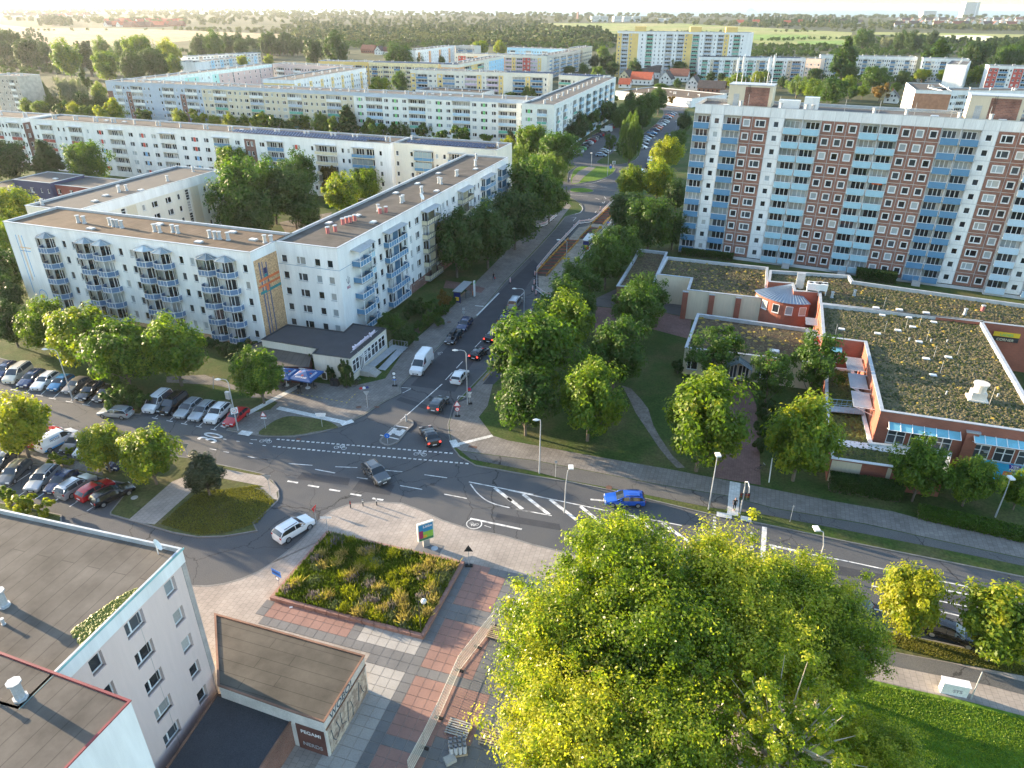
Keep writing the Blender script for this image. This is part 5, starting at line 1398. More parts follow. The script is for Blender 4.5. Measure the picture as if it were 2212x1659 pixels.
C0=W('r4',1080,940,8); C0g=Vector((C0.x,C0.y,0)); FD=math.degrees(math.atan2((W('r4',2300,1116,8)-C0).y,(W('r4',2300,1116,8)-C0).x))
def face_item(root,reg,x,y,A,deg,off=.03):
	p=on_wall(root,reg,x,y,A,deg)
	return p+Vector((math.sin(R(deg)),-math.cos(R(deg)),0))*off
for x,y in ((1195,1145),(1373,1175),(1556,1205),(1860,1260),(2047,1290),(2230,1320)):
	p=face_item(mall,'r4',x,y,C0g,FD,.05)
	put_window(mall,p.x,p.y,p.z-1.0,R(FD),2.1,2.0,'q',True,var=random.choice([0,1,1]))
for (x0,y0),(x1,y1),nseg in (((1140,1030),(1700,1130),6),((1812,1130),(2330,1225),6)):
	a=face_item(mall,'r4',x0,y0,C0g,FD,.0); c=face_item(mall,'r4',x1,y1,C0g,FD,.0)
	Ls=math.hypot(c.x-a.x,c.y-a.y); b=MB(); fr=MB()
	for q in range(nseg):
		s0,s1=q*Ls/nseg+.02,(q+1)*Ls/nseg-.02
		b.add([(s0,-.1,.55),(s1,-.1,.55),(s1,-1.25,0),(s0,-1.25,0),(s0,-.1,.52),(s1,-.1,.52),(s1,-1.25,-.03),(s0,-1.25,-.03)],[(3,2,1,0),(4,5,6,7),(3,7,6,2)])
	for q in range(nseg+1): fr.bar((q*Ls/nseg,-.05,.58),(q*Ls/nseg,-1.3,.0),.06,.1); fr.bar((q*Ls/nseg,-.05,-.4),(q*Ls/nseg,-1.2,.0),.04,.04)
	fr.bar((0,-1.27,0),(Ls,-1.27,0),.07,.07)
	z=max(a.z,c.z)
	o=b.build('awning',[mat('awning_turquoise_glass',(.16,.42,.52),.35)],mall,(a.x,a.y,6.1),R(FD)); fr.build('awning_frame',[white],o)
for x in (1757,1745): # brick pier with cap
	p=face_item(mall,'r4',1757,1250,C0g,FD,0)
b=MB(); b.box(-.7,.7,-.35,0,0,6.9); b.build('pier',[brick_red],mall,(p.x,p.y,0),R(FD)); b=MB(); b.box(-.8,.8,-.45,0,6.9,7.1); b.build('pier_cap',[zinc],mall,(p.x,p.y,0),R(FD))
# big advertising poster on the front
p=face_item(mall,'r4',1990,1520,C0g,FD,.06)
b=MB(); b.box(-2.9,2.9,-.08,0,-1.15,1.55); po=b.build('poster',[mat('poster_blue',(.03,.35,.62),.5,.05)],mall,(p.x,p.y,max(1.75,p.z)),R(FD))
b=MB(); b.add([(.5,-.09,1.45),(.75,-.09,.55),(1.35,-.09,.3),(1.85,-.09,.6),(1.9,-.09,1.45)],[(0,1,2,3,4)]); b.build('poster_badge',[mat('poster_navy',(.03,.02,.3),.5)],po)
wall_text('TIEF',.5,po,(1.2,-.1,.95),0,white,.004,'poster_lettering'); wall_text('PREIS',.42,po,(1.2,-.1,.55),0,white,.004,'poster_lettering')
b=MB(); b.box(1.1,2.4,-.095,-.085,-.95,-.3); b.build('poster_badge',[red_paint],po); wall_text('REWE',.36,po,(1.75,-.1,-.62),0,white,.004,'poster_lettering'); wall_text('Dein Markt',.17,po,(1.75,-.1,-.85),0,white,.004,'poster_lettering')
b=MB(); b.box(.2,1.2,-.095,-.085,-.25,.35); b.build('poster_picture',[mat('poster_salmon',(.6,.2,.08),.5)],po)
b=MB(); b.box(-1.6,-.6,-.095,-.085,-.1,.7); b.build('poster_picture',[mat('poster_yellow',(.6,.55,.2),.5)],po)
for q in (-1.6,1.6):
	b=MB(); b.box(-.2,.2,-.5,-.1,0,.2); b.build('wall_lamp',[grey_metal],mall,(p.x+q*1.6*math.cos(R(FD)),p.y+q*1.6*math.sin(R(FD)),4.5),R(FD))
# west wall: shading screens of slats on steel brackets
W1=W('r4',950,395,8); WD=math.degrees(math.atan2(W1.y-C0.y,W1.x-C0.x)); wdir=WD+180
slat=mat('slat_aluminium',(.45,.5,.55),.4,.05,metal=.5)
def screen(reg,x,y,w,d,A,deg,hh=.6):
	s,z=on_plane(reg,x,y,A,deg)
	px,py=A.x+s*math.cos(R(deg))-mall.location.x,A.y+s*math.sin(R(deg))-mall.location.y
	b=MB(); n=int(w/.2)
	for q in range(n): b.box(q*.2,q*.2+.1,-d,-.25,.0,.04)
	for t in (-.3,-d*.5,-d): b.box(0,n*.2,t-.03,t+.03,-.06,-.005)
	o=b.build('slat_screen',[slat],mall,(px,py,6.2),R(deg))
	f=MB()
	for q in (0,n*.2): f.bar((q,0,-.5),(q,-d,-.05),.06,.06); f.bar((q,0,-.05),(q,-d,-.05),.06,.06)
	f.build('bracket',[white],o)
Lw=(W1-C0).length
for f_ in (.24,.5,.76):
	s=Lw*(1-f_)
	q=W1-(W1-C0)*0
	sA=Vector((W1.x,W1.y,0))
	px,py=C0.x+(W1.x-C0.x)*(f_+.12)-mall.location.x,C0.y+(W1.y-C0.y)*(f_+.12)-mall.location.y
	b=MB(); n=24
	for q in range(n): b.box(q*.19,q*.19+.1,-2.6,-.3,.0,.05)
	for t in (-.35,-1.4,-2.6): b.box(0,n*.19,t-.03,t+.03,-.07,-.005)
	o=b.build('slat_screen',[slat],mall,(px,py,6.3),R(WD+180))
	f=MB()
	for q in (0,n*.19): f.bar((q,0,-1.),(q,-2.5,-.05),.07,.07); f.bar((q,0,-.05),(q,-2.6,-.05),.07,.07)
	f.build('bracket',[white],o)
	b=MB(); b.box(-.3,.3,-.3,0,-3.2,.6); b.build('pier',[brick_red],mall,(px,py,5.6),R(WD+180))
S2=W('r4',620,355,8); S3=W('r4',600,92,8)
for f_ in (.35,.7):
	px,py=S2.x+(S3.x-S2.x)*(f_+.1)-mall.location.x,S2.y+(S3.y-S2.y)*(f_+.1)-mall.location.y
	b=MB()
	for q in range(18): b.box(q*.19,q*.19+.1,-2.2,-.3,.0,.05)
	b.build('slat_screen',[slat],mall,(px,py,6.3),R(WD+180))
# small front between the steps: window with blue awning, red A sign
SD=math.degrees(math.atan2(W1.y-S2.y,W1.x-S2.x)); S2g=Vector((S2.x,S2.y,0))
p=face_item(mall,'r4',680,507,S2g,SD,.05); put_window(mall,p.x,p.y,p.z-.9,R(SD),2.1,1.9,'q',True,var=1)
p=face_item(mall,'r4',700,440,S2g,SD,0.)
b=MB(); b.add([(-1.3,-.05,.4),(1.3,-.05,.4),(1.3,-1.,0),(-1.3,-1.,0)],[(3,2,1,0)]); b.box(-1.3,1.3,-1.04,-.98,-.05,.03); b.build('awning',[MATS['awning_turquoise_glass']],mall,(p.x,p.y,p.z-.2),R(SD))
p=W('r4',575,368,7.)
sg=empty('pharmacy_sign',(p.x,p.y,6.1),R(-25),'white square sign with a red letter A at the brick corner','sign')
b=MB(); b.box(-.75,.75,-.12,.12,0,1.6); b.build('sign_board',[white],sg); wall_text('A',1.5,sg,(0,-.14,.25),0,red_paint,.02,'sign_letter',1.2)
p=W('r4',212,566,4.2)
b=MB(); b.box(-.6,.6,-.1,.1,0,1.2); o=b.build('shop_sign',[red_paint],west,(p.x-wc.x,p.y-wc.y,3.6),R(-19.5)); wall_text('A',1.0,o,(0,-.12,.2),0,white,.01,'sign_letter')
mA,mB=W('z7',595,1597,8),W('z7',2600,1830,8); mdg=math.degrees(math.atan2(mB.y-mA.y,mB.x-mA.x)); mA.z=0
for x,y,t_,c1_,c2_ in ((2075,335,'LADIES',yellow_paint,p_green),(2060,372,'CORNER',dark_metal,balc_cream)):
	q=face_item(mall2,'r4',x,y,mA,mdg,.06); b=MB(); b.box(-1.9,1.9,-.1,0,0,.75); o=b.build('shop_sign',[c1_],mall2,(q.x,q.y,q.z-.4),R(mdg)); wall_text(t_,.62,o,(0,-.12,.12),0,c2_,.01,'sign_lettering')
# pharmacy front: doors, windows and a glazed gable canopy
WA=W('r3',1402,440,4.8); WB_=W('r4',300,530,4.8); wd=math.degrees(math.atan2(WB_.y-WA.y,WB_.x-WA.x)); WA.z=0
Lp=(Vector((WB_.x,WB_.y,0))-WA).length
for s_,k_ in ((1.6,'d'),(4.2,'d'),(8.2,'D'),(10.2,'D'),(13.2,'d')):
	q=WA+Vector((math.cos(R(wd)),math.sin(R(wd)),0))*(s_*Lp/16)+Vector((math.sin(R(wd)),-math.cos(R(wd)),0))*.06-west.location
	put_window(west,q.x,q.y,.5 if k_=='D' else 1.1,R(wd),1.7,2.4 if k_=='D' else 1.7,k_,True,var=random.choice([0,1]))
q=WA+Vector((math.cos(R(wd)),math.sin(R(wd)),0))*(9.2*Lp/16)-west.location
b=MB(); g_=MB()
for sx in (-1,1):
	g_.quad((0,-.05,4.3),(0,-2.3,4.3),(sx*2.0,-2.3,3.2),(sx*2.0,-.05,3.2))
	for t in (-.05,-.8,-1.55,-2.3): b.bar((0,t,4.32),(sx*2.0,t,3.22),.06,.08)
	b.bar((sx*2,0,3.2),(sx*2,-2.3,3.2),.1,.1); b.cyl(sx*1.95,-2.25,0,3.2,.06)
b.bar((0,0,4.35),(0,-2.3,4.35),.08,.08)
o=b.build('glass_canopy',[mat('grey_green_steel',(.22,.3,.33),.5)],west,(q.x,q.y,0),R(wd)); g_.build('glass_pane',[domeglass],o)
# round brick corner with fan shaped metal roof
ce=W('z7',372,1462,7.6); e0=W('z7',42,1482,6.6); Rr=6.3
rb=empty('round_corner_building',(ce.x,ce.y,0),0,'quarter round brick corner with fan shaped grey metal roof and five windows','building part')
b=MB(); mt_=MB(); A0,A1_=R(176),R(283); n=20
for i in range(n):
	t0,t1=A0+(A1_-A0)*i/n,A0+(A1_-A0)*(i+1)/n
	c0,s0,c1,s1=math.cos(t0),math.sin(t0),math.cos(t1),math.sin(t1)
	b.quad((Rr*c0,Rr*s0,0),(Rr*c1,Rr*s1,0),(Rr*c1,Rr*s1,6.6),(Rr*c0,Rr*s0,6.6))
	k=Rr+.35
	mt_.add([(k*c0,k*s0,6.55),(k*c1,k*s1,6.55),(0,0,8.0)],[(0,1,2)])
	mt_.bar((k*c0,k*s0,6.6),(0,0,8.05),.05,.08)
b.quad((0,0,0),(Rr*math.cos(A0),Rr*math.sin(A0),0),(Rr*math.cos(A0),Rr*math.sin(A0),6.6),(0,0,6.6)); b.quad((Rr*math.cos(A1_),Rr*math.sin(A1_),0),(0,0,0),(0,0,6.6),(Rr*math.cos(A1_),Rr*math.sin(A1_),6.6))
b.build('wall',[brick_red],rb); mt_.build('roof',[mat('seam_metal_roof',(.2,.26,.33),.45,.06)],rb)
for q in range(5):
	t=A0+(A1_-A0)*(.1+q*.2)
	put_window(rb,(Rr+.05)*math.cos(t),(Rr+.05)*math.sin(t),4.3,t+math.pi/2,1.25,1.6,'s',True,var=[2,2,0,3,2][q])
# brick piers on the cream hall
NA=W('z6',1420,1490,6); NB=W('z6',1905,1545,6); nd_=math.degrees(math.atan2(NB.y-NA.y,NB.x-NA.x))
for f_ in (-.02,.42,.85):
	q=NA.lerp(NB,f_)-nw.location
	b=MB(); b.box(-.5,.5,-.4,0,0,5.6); b.box(-.56,.56,-.46,0,5.6,5.75,1); b.build('pier',[brick_red,zinc],nw,(q.x,q.y,0),R(nd_))
# roof furniture
def roof_item(root,kind,reg,x,y,z,s=1.,rz=0.):
	p=W(reg,x,y,z); return put_roof(root,kind,p.x-root.location.x,p.y-root.location.y,z,s,rz)
for x,y in ((1090,188),(1300,206),(1497,243),(1330,281),(1213,308),(1052,333),(767,298),(1380,399),(1437,533),(1612,521),(1490,663)): roof_item(mall,'skylight','r4',x,y,7.45,.72,R(-20))
for x,y in ((1040,130),(1225,145),(1437,170)): roof_item(mall2,'skylight','r4',x,y,7.45,.8,R(-20))
for x,y in ((690,45),(1740,180),(865,30)): roof_item(mall2,'vent','r4',x,y,7.45,.8)
roof_item(mall2,'redvent','r4',1880,150,7.45,.9)
for x,y in ((715,345),(1105,320),(1380,272),(1270,300),(1435,395),(1495,520),(1680,505),(1545,650),(1100,120)): roof_item(mall,'mast','r4',x,y,7.45,.9)
roof_item(west,'skylight','r4',235,475,4.25,1.1,R(-20)); roof_item(west,'skylight','r3',1780,385,4.25,1.1,R(-20)); roof_item(west,'vent','r3',1700,400,4.25,.5)
for x,y in ((1600,400),(1472,395),(1300,385),(1595,810),(2000,830)): roof_item(mall,'vent','r4',x,y,7.45,.35)
p=W('r4',1835,850,7.45)-mall.location
b=MB(); b.box(-1.5,1.5,-1.3,1.3,0,.35); b.box(-1.1,1.1,-1.0,1.0,.35,1.6); b.cyl(0,0,1.6,2.9,.95,0,16); b.cyl(0,0,2.9,3.1,1.2,0,16); b.cyl(1.6,-1.4,0,3.4,.03,0,5)
b.build('ventilation_unit',[mat('warm_white_metal',(.62,.58,.52),.5)],mall,(p.x,p.y,7.45),R(-20)).scale=(.8,.8,.8)
for x,y,w in ((540,1490,2.2),(612,1495,1.6)):
	p=W('z7',x,y,8.2); b=MB(); b.box(-w/2,w/2,-.8,.8,.9,2.1)
	for sx in (-1,1): b.box(sx*(w/2-.12)-.06,sx*(w/2-.12)+.06,-.7,.7,0,.9)
	b.cyl(-w/4,0,2.1,2.16,.38,1,12); b.cyl(w/4,0,2.1,2.16,.38,1,12)
	b.build('cooling_unit',[balc_white,dark_metal],mall2,(p.x-mall2.location.x,p.y-mall2.location.y,7.45),R(-20))
p=W('z7',430,1475,7.45); b=MB(); b.box(-.7,.7,-.5,.5,0,2.9); b.build('duct_tower',[zinc],mall2,(p.x-mall2.location.x,p.y-mall2.location.y,7.45),R(-20))
# sedum tufts on the planted roofs: nobody can count them
def tufts(root,inn,z,n,size,m,seed,name='sedum'):
	rg=random.Random(seed); b=MB()
	xs=[p[0] for p in inn]; ys=[p[1] for p in inn]; k=0
	while k<n:
		x,y=rg.uniform(min(xs),max(xs)),rg.uniform(min(ys),max(ys)); k += 1
		if not in_poly((x,y),inn): continue
		r=rg.uniform(.4,1.)*size; h=r*rg.uniform(.3,.7); a=rg.uniform(0,6.3)
		P_=[(x+r*math.cos(a+t)*rg.uniform(.7,1.2),y+r*math.sin(a+t)*rg.uniform(.7,1.2),z) for t in (0,1.3,2.5,3.8,5.)]
		b.add(P_+[(x+rg.uniform(-.1,.1),y,z+h)],[(i,(i+1) % 5,5) for i in range(5)])
	tag(b.build(name,[m],root),kind='stuff')
m_t1=leaf_mat('sedum_olive',(.05,.046,.022),(.13,.11,.05),trans=.1); m_t2=leaf_mat('sedum_gold',(.2,.13,.02),(.32,.24,.04),trans=.15)
tufts(mall,mi_,7.45,14000,.3,m_t1,1); tufts(mall,mi_,7.45,140,.5,m_t2,2,'yellow_sedum'); tufts(mall2,mi2,7.45,9000,.3,m_t1,3); tufts(mall2,mi2,7.45,260,.4,m_t2,4,'yellow_sedum')
m_t3=leaf_mat('moss_olive',(.035,.055,.015),(.1,.12,.03),trans=.15)
tufts(mall,mi_,7.46,5000,.34,m_t3,12,'moss'); tufts(mall2,mi2,7.46,2500,.34,m_t3,13,'moss'); tufts(nw,mi5,5.46,1200,.34,m_t3,14,'moss')
tufts(west,mi4,4.25,1500,.22,m_t1,5); m_t3=leaf_mat('moss_olive',(.035,.055,.015),(.1,.12,.03),trans=.15)
tufts(mall,mi_,7.46,5000,.34,m_t3,12,'moss'); tufts(mall2,mi2,7.46,2500,.34,m_t3,13,'moss'); tufts(nw,mi5,5.46,1200,.34,m_t3,14,'moss')
tufts(west,mi4,4.25,130,.6,m_t2,6,'yellow_sedum'); tufts(nw,mi5,5.45,3500,.28,m_t1,7); tufts(nw,mi5,5.45,140,.5,m_t2,8,'yellow_sedum'); tufts(nwb,mi6,4.45,1400,.26,m_t1,9)
tufts(ann,mi3,3.2,6000,.4,leaf_mat('weeds_green',(.04,.07,.015),(.14,.15,.03),trans=.3),10,'weeds')
# steel footbridge on the annex roof
ba,bb=W('r4',540,880,4.4),W('r4',940,915,4.4)
fb=empty('roof_footbridge',(ba.x,ba.y,3.6),math.atan2(bb.y-ba.y,bb.x-ba.x),'blue steel footbridge with railings over the overgrown annex roof','footbridge')
Lb=(bb-ba).length; b=MB(); b.box(0,Lb,-.8,.8,.1,.22); b.build('deck',[zinc],fb)
for sy in (-.8,.8):
	b=MB(); b.tube([(0,sy,1.3),(Lb,sy,1.3)],.035); b.tube([(0,sy,.75),(Lb,sy,.75)],.02)
	for q in range(11): b.tube([(q*Lb/10,sy,.1),(q*Lb/10,sy,1.3)],.025)
	b.build('railing',[balc_light],fb)
# ---------------------------------------------------------------- near block at the lower left and its low neighbours
LA=W('u',98,1480,17.5); LB=W('u',392,1186,17.5); ld=74.6
Ln_=14.4; LO=Vector((LB.x-Ln_*math.cos(R(ld)),LB.y-Ln_*math.sin(R(ld)),0))
st=strips_at(Ln_,[(2.6,'s'),(5.3,'s',1.3),(8.8,'e',1.9),(12.5,'s')])
KOP['e']=[(0,1.75,1.45,.9,'d')]; KOP['s1']=[(0,1.1,1.45,.9,'s')]
st=[(w,'s1' if k=='s' else k) for w,k in st]
nb=block('apartment_block','nearest taupe block with recessed windows and weathered roof at lower left',LO,ld,Ln_,34,17.5,front=st,nf=5,z0=1.85,fh=2.97,near=True,walls=[taupe,concrete],roofm=paver_mat('weathered_felt',(.115,.103,.09),(.07,.063,.056),16.,1.15,0.,.03,.03,.3,True,.6,1.35),pw=.12,lip=.05,trim=zinc,depth=.38,
vents=[('vent',6.4,8.2,1.),('vent',5.1,6.8,.35)],par=.3)
b=MB(); b.box(-.02,Ln_+.02,-.035,-.004,16.25,17.48); b.build('white_fascia',[white_render],nb)
b=MB(); b.box(-.05,Ln_+.13,-.14,-.12,17.44,17.6); b.build('edge_trim',[mat('teal_trim',(.2,.42,.45),.5)],nb)
b=MB(); b.box(9.1,9.13,-.012,-.003,1.85,16.2); b.box(13.95,14.4,-.04,-.004,1.0,16.2); b.build('wall_joint',[mat('taupe_dark',(.4,.36,.34),.9)],nb)
dish('satellite_dish',nb,(13.8,1.5,17.2),.5,R(40))
tufts(nb,[(5.0,.3),(10.5,.3),(9.8,1.0),(7.2,1.7),(5.8,2.0)],17.21,900,.22,leaf_mat('moss_green',(.07,.1,.015),(.2,.22,.03),trans=.2),11,'moss')
N2=W('r5',762,1280,17.5); d2=70.6; N2O=Vector((N2.x-24*math.cos(R(d2)),N2.y-24*math.sin(R(d2)),0))
st=strips_at(24,[(14,'s'),(18.5,'e',1.9),(21.9,'s') ][:2])
nb2=block('apartment_block','white walled block with dark red roof edge cut by the lower left corner',N2O,d2,24,22,17.62,front=[(w,'s1' if k=='s' else k) for w,k in st],nf=5,z0=1.85,fh=2.97,near=True,walls=[white_render,concrete],roofm=MATS['weathered_felt'],trim=mat('wine_red_trim',(.2,.03,.04),.5),depth=.38,pw=.1,lip=.05,
vents=[('vent',22,6.3,1.),('vent',21.3,7.4,.4)],par=.03)
gr_=paver_mat('felt_sheets',(.1,.09,.074),(.06,.054,.045),9.,1.1,R(-17.5),.03,.03,.3,True,.65,1.3)
low1,lc1,_=flat('pavilion','derelict low pavilion with felt roof and graffiti on its white fascia',[('r5',1250,765),('r6',640,1008),('r6',405,1392),('r6',218,1330),('r5',1270,1180)],4.4,mat('pavilion_white',(.62,.6,.57),.9,.12),gr_,'pavilion',cop=mat('rust_edge',(.2,.11,.075),.8,.25),cw=.1,par=.05)
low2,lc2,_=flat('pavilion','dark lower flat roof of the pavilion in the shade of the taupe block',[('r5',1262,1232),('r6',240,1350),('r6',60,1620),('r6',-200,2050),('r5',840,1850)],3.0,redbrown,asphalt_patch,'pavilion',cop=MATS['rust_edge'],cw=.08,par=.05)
GA_,GB_=W('r6',405,1392,4.4),W('r6',640,1008,4.4); gd=math.degrees(math.atan2(GB_.y-GA_.y,GB_.x-GA_.x)); gL=(GB_-GA_).length
ql=GA_-low1.location; ql.z=0
b=MB(); b.box(.25,gL-.25,-.06,-.01,.15,3.3); o=b.build('mural_wall',[mat('graffiti_wall',(.42,.38,.33),.9,.35,1.2,.3,5.,tint=(.22,.17,.15))],low1,(ql.x,ql.y,0),R(gd))
b=MB(); b.box(.05,gL,-.09,-.01,3.3,3.42); b.build('rusty_ledge',[MATS['rust_edge']],low1,(ql.x,ql.y,0),R(gd))
ink=mat('graffiti_blue_black',(.05,.09,.13),.8)
wall_text('WOBO!',1.0,low1,(ql.x+2.6*math.cos(R(gd)),ql.y+2.6*math.sin(R(gd)),3.5),R(gd),ink,.012,'graffiti')
b=MB()
for q in range(7):
	rg=random.Random(q); x=.8+q*.8
	b.tube([(x+rg.uniform(-.4,.4),-.08,.4+rg.uniform(0,.6)),(x+rg.uniform(-.3,.3),-.08,1.4),(x+rg.uniform(-.4,.5),-.08,2.2+rg.uniform(0,.8))],.035,n=4)
b.build('graffiti',[ink],low1,(ql.x,ql.y,0),R(gd))
q2=W('r6',218,1330,4.4); ed=math.degrees(math.atan2(GA_.y-q2.y,GA_.x-q2.x)); q2l=q2-low1.location
b=MB(); b.box(.15,(GA_-q2).length-.15,-.05,-.01,.1,3.1); o=b.build('brown_shutter',[mat('shutter_brown',(.13,.06,.05),.7,.2)],low1,(q2l.x,q2l.y,0),R(ed))
wall_text('PEGAMI',.55,o,(1.5,-.07,2.2),0,white,.006,'graffiti'); wall_text('NERDS',.6,o,(1.5,-.07,.7),0,zinc,.006,'graffiti')
# ---------------------------------------------------------------- pub and corner shop at the foot of the slabs
pub,pc,_=flat('corner_shop','single storey cream corner shop with dark felt roof and script lettering on top',[('r2',760,525),('r2',1045,288),('r2',785,250),('r2',712,316),('r2',265,257),('r2',60,375),('r2',500,447),('r2',465,487)],4.3,pale_cream,asphalt_patch,'shop',cw=.15,par=.08,cop=dark_metal)
pub2,pc2,_=flat('pub','low pub annex with flat grey felt roof and brown wooden front',[('r2',432,592),('r2',458,487),('r2',498,462),('r2',60,395),('r2',-40,430),('r2',-60,590)],3.0,mat('brown_wood',(.1,.04,.03),.8,.2),roof_mid,'pub',cw=.12,par=.06,cop=dark_metal)
FA,FB_=W('r2',760,525,4.3),W('r2',1045,288,4.3); fd=math.degrees(math.atan2(FB_.y-FA.y,FB_.x-FA.x)); fL=(FB_-FA).length
fl=FA-pub.location
def shopx(s,d,z): return (fl.x+s*math.cos(R(fd))+d*math.sin(R(fd)),fl.y+s*math.sin(R(fd))-d*math.cos(R(fd)),z)
for s_,w_ in ((1.5,2.1),(5.4,2.3),(7.9,2.3),(10.4,2.3)):
	x,y,z=shopx(s_,.05,1.5); put_window(pub,x,y,z,R(fd),w_,2.1,'q',True,var=random.choice([0,1]))
x,y,z=shopx(3.4,.05,.9); put_window(pub,x,y,z,R(fd),1.4,2.6,'D',True,var=0,name='door')
wall_text('Schwesterchen Sport',.95,pub,shopx(6.2,-.8,4.5),R(fd),mat('lilac_white_letters',(.68,.62,.72),.6),.12,'rooftop_lettering',.92)
b=MB(); b.bar((-4.6,0,4.45),(4.6,0,4.45),.06,.06); x,y,z=shopx(6.2,-.8,0); b.build('lettering_rail',[zinc],pub,(x,y,0),R(fd))
b=MB()
for q in range(5): b.bar((q*.5,0,.3),(q*.5,-1.2,0),.04,.04)
b.bar((0,0,.3),(2,0,.3),.04,.04); b.bar((0,-1.2,0),(2,-1.2,0),.04,.04); b.bar((0,-.6,.15),(2,-.6,.15),.04,.04); b.bar((0,0,.9),(0,-1.2,0),.03,.03); b.bar((2,0,.9),(2,-1.2,0),.03,.03)
x,y,z=shopx(2.4,0,3.5); b.build('porch_canopy',[white],pub,(x,y,z),R(fd))
# ramp with railings and steps
rp=empty('access_ramp',(FA.x,FA.y,.12),R(fd),'galvanised access ramp with railings along the corner shop windows','ramp')
b=MB(); b.box(2.3,4.6,-1.7,-.1,0,.9)
for q in range(4): b.box(2.5,4.4,-2.0-.3*q,-1.7-.3*q,0,.72-.18*q)
b.build('landing',[concrete],rp)
b=MB(); b.add([(4.6,-1.7,.8),(12.5,-1.7,.5),(12.5,-.2,.5),(4.6,-.2,.8)],[(0,1,2,3)]); b.add([(12.5,-3.2,.45),(12.5,-1.8,.45),(5.2,-1.8,.05),(5.2,-3.2,.05)],[(0,1,2,3)]); b.box(12.5,13.9,-3.2,-.2,.38,.48)
b.build('ramp_deck',[zinc],rp)
for y0,z0,y1,z1,x0,x1 in ((-1.75,.8,-1.75,.5,4.6,12.4),(-3.2,.05,-3.2,.45,5.2,13.9),(-.25,.5,-.25,.5,12.6,13.9)):
	b=MB(); n=8
	b.tube([(x0,y0,z0+1),(x1,y1,z1+1)],.03,n=5); b.tube([(x0,y0,z0+.5),(x1,y1,z1+.5)],.02,n=5)
	for q in range(n+1): t=q/n; b.tube([(x0+(x1-x0)*t,y0,z0+(z1-z0)*t),(x0+(x1-x0)*t,y1,z0+(z1-z0)*t+1)],.022,n=5)
	b.build('railing',[zinc],rp)
b=MB(); b.tube([(13.9,-3.2,1.45),(13.9,-.2,1.45)],.03,n=5); [b.tube([(13.9,-3.2+q*.6,.45),(13.9,-3.2+q*.6,1.45)],.022,n=5) for q in range(6)]; b.build('railing',[zinc],rp)
# pub sign
p=W('r2',360,604,2.6); sp=empty('pub_sign',(p.x,p.y-.1,2.2),R(-19),'backlit pub sign with dark and orange letters above the blue parasol','sign')
b=MB(); b.box(-1.15,1.15,-.15,0,0,.62); b.build('sign_board',[mat('sign_ivory',(.8,.74,.68),.5)],sp)
wall_text('Mein',.3,sp,(-.75,-.17,.15),0,mat('sign_brown',(.12,.04,.03),.6),.006); wall_text('1.',.5,sp,(-.2,-.17,.1),0,mat('sign_orange',(.8,.35,.03),.6),.006); wall_text('Krug',.48,sp,(.52,-.17,.12),0,MATS['sign_brown'],.006)
# ---------------------------------------------------------------- dark blue and red nursery school on the left
q=W('z4',100,617,7.5); navy=mat('navy_cladding',(.03,.04,.11),.7,.08); redc=mat('red_cladding',(.24,.07,.06),.7,.08)
block('nursery_school','two storey navy blue school building with shallow grey roof on the left',q,-19,14.5,12,7.5,front=[(4,'m'),(4,'m'),(2.4,'n'),(2.4,'n')],left=[(12,'N')],nf=2,z0=.3,fh=3.1,walls=[navy],roofm=roof_grey,cat='school',vents=[('skylight',11,5)],par=.1)
q=W('z4',405,655,6.8); block('nursery_school','two storey red clad school building behind the cream wing',q,-19,24,12,6.8,front=[(4,'m'),(4,'m'),(4,'m'),(4,'m'),(4,'m')],nf=2,z0=.3,fh=3.,walls=[redc],roofm=roof_grey,cat='school',vents=[],par=.1)
q=W('z4',-160,675,4.0); block('nursery_school','low single storey school wing with grey roof at the left edge',q,-19,16,12,4.0,front=[(4,'m')]*4,nf=1,z0=.3,fh=3.,walls=[navy],roofm=roof_grey,cat='school',vents=[],par=.1)
